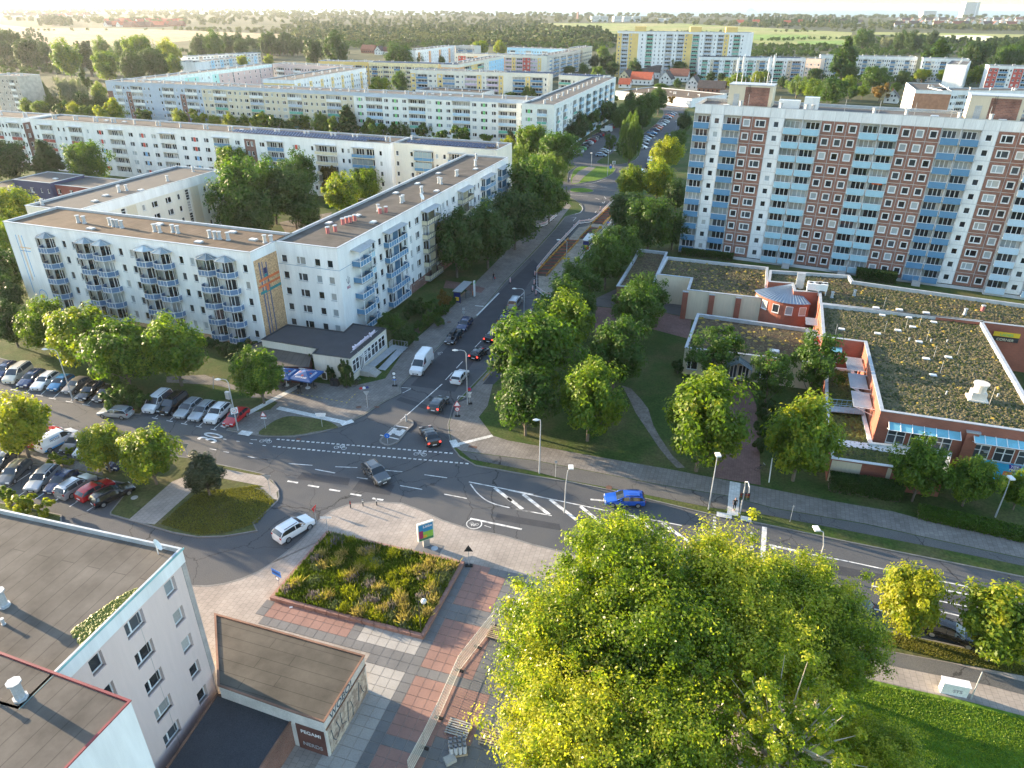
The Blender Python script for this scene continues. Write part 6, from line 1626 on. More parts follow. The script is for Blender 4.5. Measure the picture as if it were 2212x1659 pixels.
# ---------------------------------------------------------------- houses with pitched roofs
tile_d=mat('roof_tiles_dark',(.075,.06,.055),.85,.2,.8,.15,6.); tile_r=mat('roof_tiles_red',(.4,.09,.045),.85,.15,.8,.15,6.); tile_b=mat('roof_tiles_brown',(.19,.08,.055),.85,.15,.8,.15,6.)
HM={}
def house(x,y,rz,L_,D_,hw,hr,wall,tile,label,group=None,near=False,cat='house'):
	r=empty('house',(x,y,0),rz,label,cat,group)
	k=(L_,D_,hw,hr,wall.name,tile.name)
	if k not in HM:
		b=MB(); b.box(-L_/2,L_/2,-D_/2,D_/2,0,hw,0,nobot=True)
		for sx in (-1,1): b.add([(sx*L_/2,-D_/2,hw),(sx*L_/2,D_/2,hw),(sx*L_/2,0,hw+hr)],[(0,1,2)])
		t=MB(); o=.5; s=hr/(D_/2)*o
		for sy in (-1,1): t.add([(-L_/2-o,sy*(D_/2+o),hw-s),(L_/2+o,sy*(D_/2+o),hw-s),(L_/2+o,0,hw+hr+.05),(-L_/2-o,0,hw+hr+.05)],[(0,1,2,3)])
		c=MB(); c.box(-.4,.4,-.3,.3,hw,hw+hr+.9)
		w=MB()
		for sx in (-1,1):
			for yy in (-D_*.22,D_*.22):
				for zz in ([1.2] if hw<3.4 else [1.2,3.9]): w.box(sx*L_/2-.03,sx*L_/2+.03,yy-.5,yy+.5,zz,zz+1.2)
			w.box(sx*L_/2-.03,sx*L_/2+.03,-.5,.5,hw+.4,hw+1.5)
		for xx in np.linspace(-L_/2+1.5,L_/2-1.5,max(2,int(L_/3))):
			for sy in (-1,1): w.box(xx-.5,xx+.5,sy*D_/2-.03,sy*D_/2+.03,1.2,2.4)
		HM[k]=[b.mesh('wall',[wall]),t.mesh('roof',[tile]),c.mesh('chimney',[tile_b]),w.mesh('windows',[GLS[0]])]
	m_=HM[k]
	link('wall',m_[0],r); ro=link('roof',m_[1],r); link('chimney',m_[2],ro,(L_*.2,D_*.1,0)); link('window',m_[3],r)
	return r
whr=mat('house_white',(.7,.68,.64),.9,.06); yer=mat('house_cream',(.66,.56,.36),.9,.06); brr=mat('house_brick',(.28,.12,.08),.9,.15)
HH=[('t2',1850,500,60,12,9,4.5,4.8,yer,tile_d,'cream gabled house with dark roof left of the red roofed one'),('t2',1950,510,-25,16,9,4.2,4.6,whr,tile_r,'terraced house with bright red tiled roof behind the street end'),
('t2',2000,470,-22,18,9,5,4.8,whr,tile_d,'long house with dark brown roof behind the red tiled one'),('t2',2110,510,65,12,9,4.4,5.,whr,tile_d,'white gabled house with dark roof facing the camera'),
('t2',2190,490,-24,15,9,4.4,4.8,whr,tile_b,'white house with brown roof right of the white gable'),('t2',1840,530,-20,8,7,3,3.4,whr,tile_r,'small red roofed house in front of the cream one'),
('t3',75,540,62,11,9,4.2,5.,whr,tile_d,'white gable with dark roof left of the dark shed'),('t3',190,560,-24,18,9,3.6,4.2,brr,tile_d,'long dark roofed house behind the tower roof'),
('t3',1360,620,60,10,8,3.4,4.,whr,tile_d,'dark roofed house beside the solar shed near the white slab'),('t3',300,585,-24,10,7,3,1.2,whr,roof_grey,'small white flat roofed house in front of the yellow green trees'),
('t2',180,320,-20,18,9,4.5,4.6,brr,tile_b,'brick house with brown roof beyond the estate'),('t2',250,330,68,10,9,4.5,5.,whr,tile_d,'white gable house next to the brown roofed one'),('t2',310,330,-20,14,8,4,4.2,whr,tile_b,'brown roofed house right of the white gable')]
for rg,x,y,a,L_,D_,hw,hr,wa,ti_,lb in HH:
	p=W(rg,x,y,4); house(p.x,p.y,R(a),L_,D_,hw,hr,wa,ti_,lb)
random.seed(5)
for k in range(24): # terraces of the village beyond the grain field
	p=W('t1',705+(k % 12)*42+random.uniform(-8,8),138+(k // 12)*22+random.uniform(-4,4),4)
	house(p.x,p.y,R(random.choice([-20,70,-18,66])),26,15,4,8,random.choice([whr,brr]),random.choice([tile_r,tile_b,tile_b]),f'{ORD[k % 12]} reddish roofed house from the left, {"rear" if k < 12 else "front"} village row beyond the grain field','village houses beyond the field')
for k in range(26):
	p=W('t1',40+(k % 13)*44+random.uniform(-14,14),75+(k // 13)*28+random.uniform(-6,6),4)
	house(p.x,p.y,R(random.choice([-20,70])),30,18,5,9,whr,random.choice([tile_b,tile_d,tile_r]),f'{ORD[k % 13]} pale house from the left, {"rear" if k < 13 else "front"} row of the hazy upper left village','hazy far left village houses')
for k in range(34):
	p=W('t3',1400+(k % 17)*48+random.uniform(-14,14),132+(k // 17)*26+random.uniform(-6,6),5)
	house(p.x,p.y,R(random.choice([-20,70])),26,16,6,9,whr,random.choice([tile_b,tile_d,tile_d]),f'{ORD[k % 17]} white house from the left, {"rear" if k < 17 else "front"} row of the distant right village','distant village houses on the right')
for k in range(9):
	p=W('t3',370+k*95+random.uniform(-20,20),150+random.uniform(-6,6),4)
	house(p.x,p.y,R(random.choice([-20,70])),22,14,5,8,whr,random.choice([tile_r,tile_d]),f'{ORD[k]} white house from the left at the wood edge beyond the meadows','houses at the far wood edge')
# ================================================================== TREES
lf_maple=leaf_mat('leaves_maple',(.04,.09,.008),(.1,.18,.014),(.2,.26,.02),trans=.5)
lf_gold=leaf_mat('leaves_maple_yellow',(.055,.11,.009),(.15,.22,.016),(.32,.32,.022),trans=.52)  # maple leaves in yellower, brighter tones
lf_dark=leaf_mat('leaves_dark_green',(.018,.046,.008),(.045,.09,.014),trans=.38)
lf_mid=leaf_mat('leaves_mid_green',(.028,.068,.009),(.07,.135,.015),trans=.45)
lf_willow=leaf_mat('leaves_willow',(.05,.1,.02),(.13,.19,.04),trans=.48)
lf_silver=leaf_mat('leaves_silvery',(.1,.12,.075),(.22,.24,.17),trans=.3)
lf_plane=leaf_mat('leaves_plane',(.055,.11,.01),(.21,.28,.018),(.46,.44,.05),trans=.58,rough=.3)
lf_fir=leaf_mat('needles_dark',(.03,.045,.018),(.07,.085,.035),trans=.15)
lf_far=leaf_mat('leaves_far',(.035,.065,.016),(.09,.125,.03),(.15,.165,.05),trans=.3)
lf_rust=leaf_mat('leaves_rusty',(.09,.075,.015),(.2,.12,.02),trans=.4)
bark=mat('bark',(.14,.115,.09),.95,.25,2.,.2,12.); bark_pale=mat('bark_pale',(.36,.32,.26),.9,.3,2.,.25,9.,tint=(.2,.18,.13))
def leafcloud(name,seed,R0,H0,ncl,nl,size,m,shape='round',up=.5,rcr=(.13,.28),aspect=.55,rag=.06,pw=.5):
	g=np.random.default_rng(seed)
	d=g.normal(size=(ncl,3)); d /= np.linalg.norm(d,axis=1)[:,None]
	r=g.uniform(0,1,ncl) ** .42
	c=d*r[:,None]
	z01=(c[:,2]+1)/2
	if shape=='cone': k=np.clip(1.08-z01,.05,1) ** .8; c[:,0] *= k*1.25; c[:,1] *= k*1.25
	if shape=='drop': k=np.clip(1.25-z01,.3,1.1); c[:,0] *= k; c[:,1] *= k
	rc=g.uniform(*rcr,ncl)
	lump=1+.22*np.sin(3*np.arctan2(c[:,1],c[:,0])+seed)*(1-z01)
	c *= (1+g.normal(0,rag,ncl))[:,None]
	c[:,0] *= lump*.84; c[:,1] *= lump*.84; c[:,2] *= .8
	idx=g.integers(0,ncl,nl)
	e=g.normal(size=(nl,3)); e /= np.linalg.norm(e,axis=1)[:,None]
	q=e*(g.uniform(0,1,nl) ** pw)[:,None]*rc[idx][:,None]
	if shape=='willow': q[:,2]=q[:,2]*1.9-np.abs(q[:,2])*.6; q[:,:2] *= .75
	p=c[idx]+q
	p[:,2]=np.maximum(p[:,2],-.97+.25*g.uniform(0,1,nl))
	P_=p*np.array([R0,R0,H0/2]); P_[:,2] += H0/2
	n=e*.7+c[idx]*.5+np.array([0,0,up])+g.normal(size=(nl,3))*.45
	n /= np.linalg.norm(n,axis=1)[:,None]
	t=g.normal(size=(nl,3)); t -= n*(t*n).sum(1)[:,None]; t /= np.linalg.norm(t,axis=1)[:,None]
	if shape=='willow': t=t*.3+np.array([0,0,-1.]); t /= np.linalg.norm(t,axis=1)[:,None]
	b=np.cross(n,t)
	s=(size*g.uniform(.6,1.35,nl))[:,None]
	bend=n*s*.22
	V=np.empty((nl,4,3)); V[:,0]=P_-t*s; V[:,1]=P_+b*s*aspect+bend; V[:,2]=P_+t*s; V[:,3]=P_-b*s*aspect+bend
	me=bpy.data.meshes.new(name); me.vertices.add(nl*4); me.vertices.foreach_set('co',V.reshape(-1))
	me.loops.add(nl*4); me.loops.foreach_set('vertex_index',np.arange(nl*4,dtype=np.int32))
	me.polygons.add(nl); me.polygons.foreach_set('loop_start',np.arange(0,nl*4,4,dtype=np.int32))
	me.materials.append(m); me.update(); me.validate()
	tops=c[np.argsort(-np.linalg.norm(c[:,:2],axis=1))]
	return me,tops*np.array([R0,R0,H0/2])+np.array([0,0,H0/2])
def trunk_mesh(name,tops,R0,H0,th,r,m,nb=8,wig=.5,seed=0):
	b=MB(); g=random.Random(seed)
	b.tube([(0,0,-th*2.6-.3),(0,0,-th*.4),(.05,.03,H0*.25),(.1,0,H0*.62)],[r*1.25,r,r*.75,r*.25],n=7)
	for q in tops[:nb]:
		z0=g.uniform(-.1,.9)*H0*.5; q=[v*.92 for v in q[:2]]+[q[2]*.97]; mid=(q[0]*.5+g.uniform(-wig,wig),q[1]*.5+g.uniform(-wig,wig),z0+(q[2]-z0)*.45)
		b.tube([(0,0,z0),mid,(q[0],q[1],q[2])],[r*.4,r*.22,r*.06],n=5)
	return b.mesh(name,[m],True)
SPEC={}
def species(key,seed,R0,H0,ncl,nl,size,m,shape='round',th=2.,r=.2,bk=None,nb=8,var=3,**kw):
	out=[]
	for v in range(var):
		me,tops=leafcloud('crown',seed+v*7,R0,H0,ncl,nl,size,m,shape,**kw)
		out.append((me,trunk_mesh('trunk',tops,R0,H0,th,r,bk or bark,nb,seed=v)))
	SPEC[key]=(out,R0,H0,th)
def recolor(key,src,m):
	out=[]
	for me,tr in SPEC[src][0]:
		c=me.copy(); c.materials.clear(); c.materials.append(m); out.append((c,tr))
	SPEC[key]=(out,*SPEC[src][1:])
species('maple',1,4.6,8.4,130,14500,.21,lf_maple,rag=.13,rcr=(.12,.33),th=1.6)
recolor('gold','maple',lf_gold); recolor('mid','maple',lf_mid); recolor('dark','maple',lf_dark)
species('small',31,2.6,4.6,30,3200,.24,lf_gold,th=1.4,r=.11,var=2); recolor('smalldark','small',lf_mid); recolor('rusty','small',lf_rust)
species('tall',51,3.4,13,60,7500,.34,lf_mid,'drop',th=1.2,r=.28,var=2); recolor('talldark','tall',lf_dark); recolor('tallfar','tall',lf_far)
species('willow',61,5,10,60,9000,.3,lf_willow,'willow',th=1.2,r=.3,var=2,aspect=.28)
recolor('silver','willow',lf_silver)
species('conifer',71,2.7,9,90,11000,.24,lf_fir,'cone',rag=.2,th=.6,r=.16,var=1,aspect=.3)
species('airy',81,4.6,8,42,5200,.2,lf_mid,th=1.8,r=.16,var=2)
species('plane',91,7.4,12.5,330,52000,.145,lf_plane,th=3.6,r=.4,bk=bark_pale,nb=80,var=3,rcr=(.09,.27),rag=.15,pw=.7)
species('bareplane',95,7.4,12.5,150,15000,.17,lf_plane,th=3.6,r=.42,bk=mat('bark_cream',(.5,.44,.35),.85,.2),nb=120,var=1,rcr=(.05,.12),rag=.2)
species('bush',101,1.6,2.2,22,1800,.17,lf_mid,th=.1,r=.05,nb=3,var=2); recolor('bushgold','bush',lf_gold); recolor('bushdark','bush',lf_dark)
species('thuja',111,.85,4.6,34,4200,.12,lf_dark,'drop',th=.1,r=.08,nb=0,var=1)
def tree(kind,reg,x,y,rpx,label,asp=1.,trunk=None,group=None,name='tree',cat='tree',yaw=None):
	"""crown centre and radius are read off the photograph; the trunk stands on the ground below"""
	vs,R0,H0,th0=SPEC[kind]
	z=6.
	for _ in range(5):
		p=W(reg,x,y,z); D=p.y*math.cos(PITCH)+(CAM_H-z)*math.sin(PITCH)
		Rw=rpx*(REG[reg][2]/1.8228)*D/F_PX
		th=th0*min(1.3,Rw/R0) if trunk is None else trunk
		Hw=2*Rw*asp; z=th+Hw/2
	me,tr=random.choice(vs)
	o=empty(name,(p.x,p.y,.1),random.uniform(0,6.28) if yaw is None else yaw,label,cat,group)
	kf=1.12 if kind.endswith('plane') else 1.02 if reg[0]=='t' else 1.22; s=Rw/R0*kf; sz=Hw/H0*(1+(kf-1)*.65)
	link('crown',me,o,(0,0,th),scale=(s,s,sz))
	link('trunk',tr,o,(0,0,th),scale=(s,s,sz))
	return o
def row(kinds,reg,pts,tmpl,group,asp=1.,trunk=None,name='tree',cat='tree'):
	for i,q in enumerate(pts):
		k=q[3] if len(q)>3 else (kinds if isinstance(kinds,str) else random.choice(kinds))
		tree(k,reg,q[0],q[1],q[2],tmpl.format(o=ORD[min(i,29)],O=ORD[min(i,29)].capitalize()),q[4] if len(q)>4 else asp,trunk,group,name,cat)
random.seed(3)
row('gold','u',[(22,700,42,'dark'),(92,706,50),(176,728,62),(262,765,66,'maple'),(374,756,66,'maple')],'{o} tree from the left in the row behind the upper parked cars','trees behind the upper row of parked cars')
tree('maple','u',560,812,52,'maple standing in the small lawn in front of the blue pub parasols',1.0)
row('gold','u',[(38,920,60),(222,968,46),(322,986,54)],'{o} maple from the left on the planted strip between the parked cars','maples on the car park strip',1.05)
tree('conifer','u',442,1024,40,'dark ragged conifer on the rounded lawn island near the junction',1.25,.5,name='conifer',cat='conifer')
row('bushgold','u',[(14,1070,20),(58,1090,26),(98,1098,22),(26,1092,18)],'{o} sunlit yellow shrub behind the roof edge of the taupe block','yellow shrubs behind the near roof',.8,name='shrub',cat='shrub')
row('bushgold','u',[(118,988,12),(135,1000,14),(152,975,10),(108,1000,9),(215,1005,9),(233,1008,8),(40,955,12),(152,1000,9)],'{o} small golden shrub on the bare strip between the parked car rows','golden shrubs on the car park strip',.7,.1,'shrub','shrub')
row('bush','u',[(245,868,24),(275,862,26),(305,868,22),(262,850,24)],'{o} green bush of the clump between the two groups of parked cars','bushes between the parked car groups',.9,.1,'bush','bush')
row('dark','u',[(985,529,52),(1053,506,54),(1113,470,50,'dark'),(1152,418,54,'mid'),(1187,432,36,'mid'),(1206,330,38,'mid'),(1149,311,34,'gold')],'{o} tree along the left sidewalk of the street counted from the bus shelter','trees on the left side of the street',1.1)
row('willow','u',[(1122,350,34),(1174,374,42)],'{o} pale green willow standing left of the street opposite the construction pit','willows left of the street',1.0)
row(['smalldark','dark'],'u',[(1250,276,22),(1277,264,20),(1299,238,22),(1232,292,20),(1318,222,16)],'{o} dark tree along the street wing of the six storey slab','dark trees beside the street wing',1.2)
tree('willow','u',1362,300,24,'tall narrow willow on the green island between the two rows of parked cars',2.0)
row('mid','u',[(1318,310,16,'airy'),(1340,255,20),(1370,240,24),(1398,228,22),(1345,322,16,'bush',.8),(1420,215,16),(1390,255,18)],'{o} tree on the island between the car park lane and the street','trees on the street island',1.1)
row('maple','u',[(1364,398,30,'gold'),(1422,390,36,'gold'),(1438,338,30,'gold'),(1359,460,40,'dark'),(1404,482,50,'mid'),(1463,422,26,'dark'),(1455,500,30,'dark'),(1466,300,16,'mid'),(1478,262,16,'dark'),(1450,320,22,'mid')],'{o} tree of the clump right of the street behind the construction pit','trees behind the construction pit',1.05)
row('mid','u',[(1337,535,42),(1310,566,46),(1248,622,44),(1228,668,50)],'{o} maple right of the street between construction pit and crossing, counted from the far end','maples right of the street',1.05)
tree('maple','u',1152,765,84,'largest maple at the street corner with gold sunlit twigs on its top',1.05)
tree('maple','u',1216,705,62,'green maple directly behind the largest corner maple',1.05)
tree('mid','u',1136,866,60,'maple at the grass corner next to the black cars with few golden twigs',1.15)
tree('maple','u',1274,872,68,'free standing egg shaped maple with orange tinted top near the sidewalk',1.08)
tree('mid','u',1330,766,62,'green maple above the beginning of the trodden path',1.)
tree('mid','u',1374,680,50,'broad green maple in front of the blue edged entrance wing, lower one',1.05)
tree('mid','u',1398,645,42,'green maple touching the entrance wing, behind the lower one',1.05)
tree('airy','u',1542,768,58,'light feathery tree in front of the pharmacy roof',1.0)
tree('gold','u',1519,918,86,'big round maple between trodden path and red paved forecourt, sunlit yellow head',1.08)
tree('airy','u',1663,818,52,'dark feathery tree right of the pharmacy entrance',1.1); tree('airy','u',1762,792,60,'feathery tree with sunlit top in front of the brick window bay',1.1)
tree('gold','u',1733,950,76,'big maple with bright crown beside the clipped hedge',1.1)
row('maple','u',[(1990,1022,52),(2098,1042,44),(2204,1062,34)],'{o} tree from the left in the row before the brick front with poster','trees before the brick front',1.15)
row('bushdark','u',[(1655,885,24),(1672,915,22),(1645,930,20),(1640,965,18),(1465,795,16)],'{o} dark shrub beside the red paved forecourt','dark shrubs by the forecourt',.9,.1,'shrub','shrub')
tree('gold','u',1965,1300,60,'slender sunlit maple on the verge beside the dark parked car',1.35)
tree('gold','u',2166,1350,84,'round maple cut by the right edge, standing on the verge',1.0)
for x,y,r_,lb in [(1338,1262,165,'large plane tree nearest to the blue estate car, far left of the big group'),(1565,1285,150,'large plane tree of the big group in front of the traffic light'),(1212,1400,150,'large plane tree of the big group leaning over the white fence'),
(1430,1400,175,'large plane tree in the middle of the big group'),(1745,1325,130,'large plane tree of the group reaching over the hatched road marking'),(1640,1430,150,'shaded plane tree in the right centre of the big group'),
(1225,1590,160,'large plane tree at the bottom edge above the stacked pipes'),(1455,1610,165,'large plane tree at the bottom edge in the middle'),(1800,1400,110,'plane tree at the right rim of the big group over the pavement')]:
	tree('plane','u',x,y,r_,lb,.92,3.5)
tree('bareplane','u',1705,1600,165,'nearest plane tree with bare pale limbs at the bottom right of the group',.8,6.)
tree('plane','u',1890,1640,100,'smaller plane tree over the green lawn at the bottom edge',.8,3.)
row('mid','u',[(16,352,42,'dark'),(103,352,36,'talldark',1.1),(186,352,40,'maple'),(450,349,22,'maple')],'{o} tree from the left in front of the long white slab with red panels','trees before the long white slab',1.05)
row('mid','u',[(505,358,36,'maple'),(518,428,58),(587,412,52),(641,382,40),(632,430,46,'dark'),(660,465,30,'dark'),(560,470,36,'dark')],'{o} dense courtyard tree between the cream wing and the street slab','trees in the inner courtyard',1.1)
row('gold','u',[(712,390,19,'rusty',1.7),(740,428,36),(789,398,30,'maple'),(822,394,13,'rusty',1.5),(447,459,24,'willow'),(499,476,28,'mid'),(387,468,14,'mid'),(540,488,20,'mid')],'{o} smaller courtyard tree behind the two roof edges','smaller trees in the inner courtyard',1.1)
row('gold','u',[(25,452,44),(20,530,46,'maple'),(16,590,40,'dark'),(10,640,36,'dark')],'{o} tree at the left edge beside the decorated slab end','trees at the left photo edge',1.)
row('bushdark','u',[(480,755,18),(510,758,22),(540,752,20),(455,742,16)],'{o} clipped dark shrub at the foot of the balcony slab','dark shrubs at the foot of the slab',.7,.1,'shrub','shrub')
row('bush','u',[(846,703,28,'airy'),(880,728,22,'bushdark'),(903,664,20,'bushdark'),(930,668,18),(925,690,16),(880,676,16,'bushdark'),(948,695,13),(862,732,16,'bushdark'),(958,672,12),(906,705,12)],'{o} shrub in the green corner beside the shop ramp and bus shelter','shrubs beside the shop ramp',.9,.1,'shrub','shrub')
tree('rusty','u',958,648,13,'small young tree with rusty foliage left of the bus shelter',1.4)
for i,(rg,x,y,s_) in enumerate([('r2',450,560,.75),('r2',500,570,.9),('r2',592,640,.62),('r2',622,650,.55),('r2',700,640,1.1),('r2',722,650,1.12),('r2',752,640,1.05)]):
	h=4.7*s_; p=W(rg,x,y,h/2); me,tr=SPEC['thuja'][0][0]
	o=empty('thuja',(p.x,p.y,.1),i,f'{ORD[i]} columnar thuja from the left along the shop side wall','thuja','columnar thujas at the corner shop')
	link('crown',me,o,scale=(s_ ** .5,s_ ** .5,s_)); link('trunk',tr,o,scale=(1,1,s_))
row(['small','gold','smalldark'],'z4',[(490,75,60),(600,90,60),(710,95,60),(860,95,90),(1140,120,60),(1430,150,60),(1560,140,60),(1700,170,50),(1820,170,60),(1930,175,50),(2070,165,65),(2170,180,50)],'{o} small tree from the left rising behind the roof of the long white slab','small trees behind the long roof',1.1)
row(['small','gold','smalldark'],'z5',[(60,165,60),(170,185,60),(250,205,40),(320,190,60),(430,180,65),(540,195,70),(640,205,70),(740,170,95,'talldark',1.2),(870,235,50),(950,225,70),(1090,240,55,'smalldark'),(1195,235,65,'willow',1.2),(1350,245,60),(1395,215,55,'dark'),(1480,300,70),(1640,275,80),(1755,295,35,'smalldark'),(1840,310,50),(2030,315,45,'conifer',1.8),(2140,300,60,'gold'),(2010,360,60,'gold')],'{o} tree from the left between solar roof and green panelled slab','trees between the two long slabs',1.1)
row('mid','t1',[(430,375,100,'maple'),(570,380,85,'tallfar'),(660,320,70,'maple'),(690,420,90,'maple'),(800,330,70),(900,340,110,'maple'),(990,410,100,'dark'),(860,440,90,'dark'),(1100,350,85,'gold'),(1120,420,60,'gold'),(60,290,90,'dark'),(180,340,90,'dark'),(290,350,60,'dark'),(10,330,70,'dark')],'{o} tall tree of the bright group left of the school','tall trees left of the school',1.1)
row('dark','t1',[(1290,305,60),(1380,290,75,'mid'),(1470,285,55),(1560,320,50),(1545,270,50),(1620,300,45),(1740,270,60,'mid'),(1850,260,50),(2030,330,70,'dark'),(2080,320,60,'silver'),(2170,330,90),(1600,330,90,'silver',.4)],'{o} tree from the left in the belt behind the school','tree belt behind the school',1.2)
row('talldark','t1',[(1680+q*22,300+(q % 3)*6,19) for q in range(13)],'{o} poplar from the left in the dense poplar row right of the school','poplar row right of the school',2.4)
row('mid','t1',[(455,600,120,'silver',1.0),(205,540,60,'talldark',1.2),(285,590,45,'tall',1.4),(545,520,48,'tall',1.5),(640,590,55,'gold'),(655,660,60,'mid'),(430,715,50,'gold'),(260,705,55,'gold'),(180,690,50,'gold'),(345,670,60),(550,680,70,'dark'),(745,740,70,'gold'),(560,740,50,'gold'),(640,745,45,'gold'),(220,640,60),(130,600,50,'dark'),(940,755,50,'small'),(1190,780,40,'small'),(1160,790,40,'small'),(150,520,50,'dark')],'{o} tree of the green area left of the blue-grey slab','trees left of the blue-grey slab',1.05)
row('mid','t1',[(1400,512,85,'dark',.7),(1272,512,28,'conifer',1.4),(1475,512,45,'dark'),(1740,390,36,'gold'),(1570,395,40,'gold'),(1340,505,40,'dark')],'{o} tree in the courtyard of the turquoise slab','trees in the turquoise courtyard')
row('mid','t2',[(370,365,100,'mid',.9),(470,385,70,'mid',.8),(650,395,30),(900,312,60,'gold',.9),(1030,310,50,'gold',.9),(250,555,75,'gold',.9),(375,530,60,'mid'),(400,588,45,'mid',.6),(1095,625,42,'gold',.8),(1215,610,55,'willow',1.),(1025,430,16,'conifer',1.9),(1090,455,30,'gold',.6),(1480,455,45,'mid',.7),(1570,455,40),(1385,325,18,'conifer',1.5)],'{o} tree standing in the inner yards of the coloured estate','trees in the coloured estate yards')
row('mid','t2',[(1660,470,45,'maple'),(1720,400,55,'dark'),(1790,380,45,'dark'),(1700,345,40,'maple'),(1760,440,45,'dark'),(1900,440,55,'dark'),(2040,400,70,'dark'),(2140,420,60),(2190,440,50),(1850,400,40,'dark'),(1640,400,40,'dark'),(1700,500,30),(2180,540,30),(2070,560,45,'maple',.5),(1960,700,60,'mid'),(1870,640,40,'dark',1.3),(2060,650,70,'mid'),(2140,645,25,'rusty',1.2),(1650,700,60,'dark',1.3),(1740,720,60,'dark'),(1850,740,60,'mid'),(1600,770,50,'dark')],'{o} tree around the gabled houses at the street end','trees around the gabled houses')
row('mid','t3',[(30,440,45,'dark'),(180,500,36,'dark'),(250,500,30,'dark'),(370,525,80,'gold',.6),(310,530,50,'gold',.6),(500,500,60,'gold',.7),(645,535,36,'dark'),(750,550,90,'willow',.7),(860,570,80,'gold',.8),(980,585,100,'mid',.9),(1080,545,50,'gold'),(860,490,55,'dark'),(1170,590,50,'gold',.7),(1100,600,40,'mid'),(540,500,40,'dark',1.)],'{o} tree in the sunny row behind the lift house','sunny trees behind the tower roof')
row('mid','t3',[(1050,385,110,'tall',1.1),(1075,470,60),(1250,495,95,'mid',.8),(1425,425,55,'dark'),(1285,590,60,'rusty',.9),(1385,565,35),(1430,500,50,'dark'),(1650,380,125,'tall',.95),(1560,480,60,'gold',.6),(1700,490,60,'gold',.6),(1780,480,65,'gold',.8),(1900,360,105,'dark',.95),(2130,370,90,'mid',1.),(2010,430,55,'dark'),(1930,490,70,'gold',.8),(2095,485,50,'mid'),(1500,265,75,'dark',.8),(1620,245,45,'dark'),(1175,245,70,'mid',.9),(1100,260,50,'silver',.8),(1420,260,60,'dark'),(2190,310,50,'dark'),(2080,315,45,'dark'),(2000,310,45,'dark'),(1330,270,60,'silver',.6)],'{o} tree of the right hand background groves','background groves on the right')
# ivy hedge beside the annex and shrubs along the right sidewalk
def hedge(reg,a,c,w,h,m,label,n=9000,seed=1):
	A_,B_=W(reg,*a),W(reg,*c); L_=(B_-A_).length; an=math.atan2(B_.y-A_.y,B_.x-A_.x)
	g=np.random.default_rng(seed); P_=np.stack([g.uniform(0,L_,n),g.uniform(-w/2,w/2,n),h*g.uniform(0,1,n) ** .6],1)
	f=g.integers(0,3,n); P_[f==0,1]=-w/2+g.normal(0,.05,(f==0).sum()); P_[f==1,2]=h+g.normal(0,.06,(f==1).sum())
	t=g.normal(size=(n,3)); t /= np.linalg.norm(t,axis=1)[:,None]; b_=g.normal(size=(n,3)); b_ -= t*(b_*t).sum(1)[:,None]; b_ /= np.linalg.norm(b_,axis=1)[:,None]
	V=np.stack([P_-t*.13,P_+b_*.09,P_+t*.13,P_-b_*.09],1)
	me=bpy.data.meshes.new('foliage'); me.from_pydata(V.reshape(-1,3).tolist(),[],np.arange(n*4).reshape(-1,4).tolist()); me.materials.append(m)
	o=empty('hedge',(A_.x,A_.y,.1),an,label,'hedge'); link('foliage',me,o)
	b=MB(); b.box(.1,L_-.1,-w/2+.12,w/2-.12,0,h-.12); b.build('core',[bark],o)
hedge('r4',(655,1560),(1225,1650),1.6,2.2,lf_dark,'dense dark clipped hedge in front of the low brick annex',12000)
hedge('r8',(1000,190),(1620,330),1.8,1.1,lf_mid,'low loose hedge along the right sidewalk below the poster',9000,2)
hedge('r2',(1290,330),(1580,90),1.2,1.1,lf_mid,'low hedge along the sidewalk left of the parked estate cars',5000,3)
hedge('z7',(1560,1440),(2212,1540),2.2,2.,lf_dark,'dark shrub band at the foot of the tower block on the right',12000,4)
hedge('z7',(870,1400),(1190,1440),2.6,2.2,lf_dark,'dark bushes at the tower foot left of the stairs',8000,5)
hedge('z6',(1370,1215),(1780,1262),1.6,1.6,lf_dark,'dark shrub band below the first balconies of the tower',8000,6)
hedge('z6',(1300,330),(1420,200),3.,1.6,lf_mid,'green bushes right of the upper street',6000,7)
# ------------------------------------------------------------------ planting bed on the plaza
bedp=[W('r6',*q) for q in ((95,690),(985,920),(1225,480),(425,300))]
bc=sum(bedp,Vector())/4
bed=empty('planting_bed',(bc.x,bc.y,.12),0,'raised rectangular bed of wild grasses and perennials with red stone rim','planting bed')
P_=[(p.x-bc.x,p.y-bc.y) for p in bedp]
outer,inn=inset_ring(P_,.38)
rim=mat('red_stone_rim',(.3,.17,.14),.85,.15,1.,.1,8.)
for i in range(4):
	a,e,f,g_=(Vector(v) for v in (outer[i],outer[(i+1) % 4],inn[(i+1) % 4],inn[i]))
	n=max(2,int((e-a).length/1.3))
	for q in range(n):
		t0,t1=q/n+.002,(q+1)/n-.002
		c_=[a.lerp(e,t0),a.lerp(e,t1),g_.lerp(f,t1),g_.lerp(f,t0)]
		b=MB(); b.prism([tuple(v) for v in c_],-.05,.42+random.uniform(-.004,.004)); b.build('rim_stone',[rim],bed)
b=MB(); b.add([(*p,.3) for p in inn],[(0,1,2,3)]); b.build('soil',[mat('bed_soil',(.04,.03,.02),.95,.3)],bed)
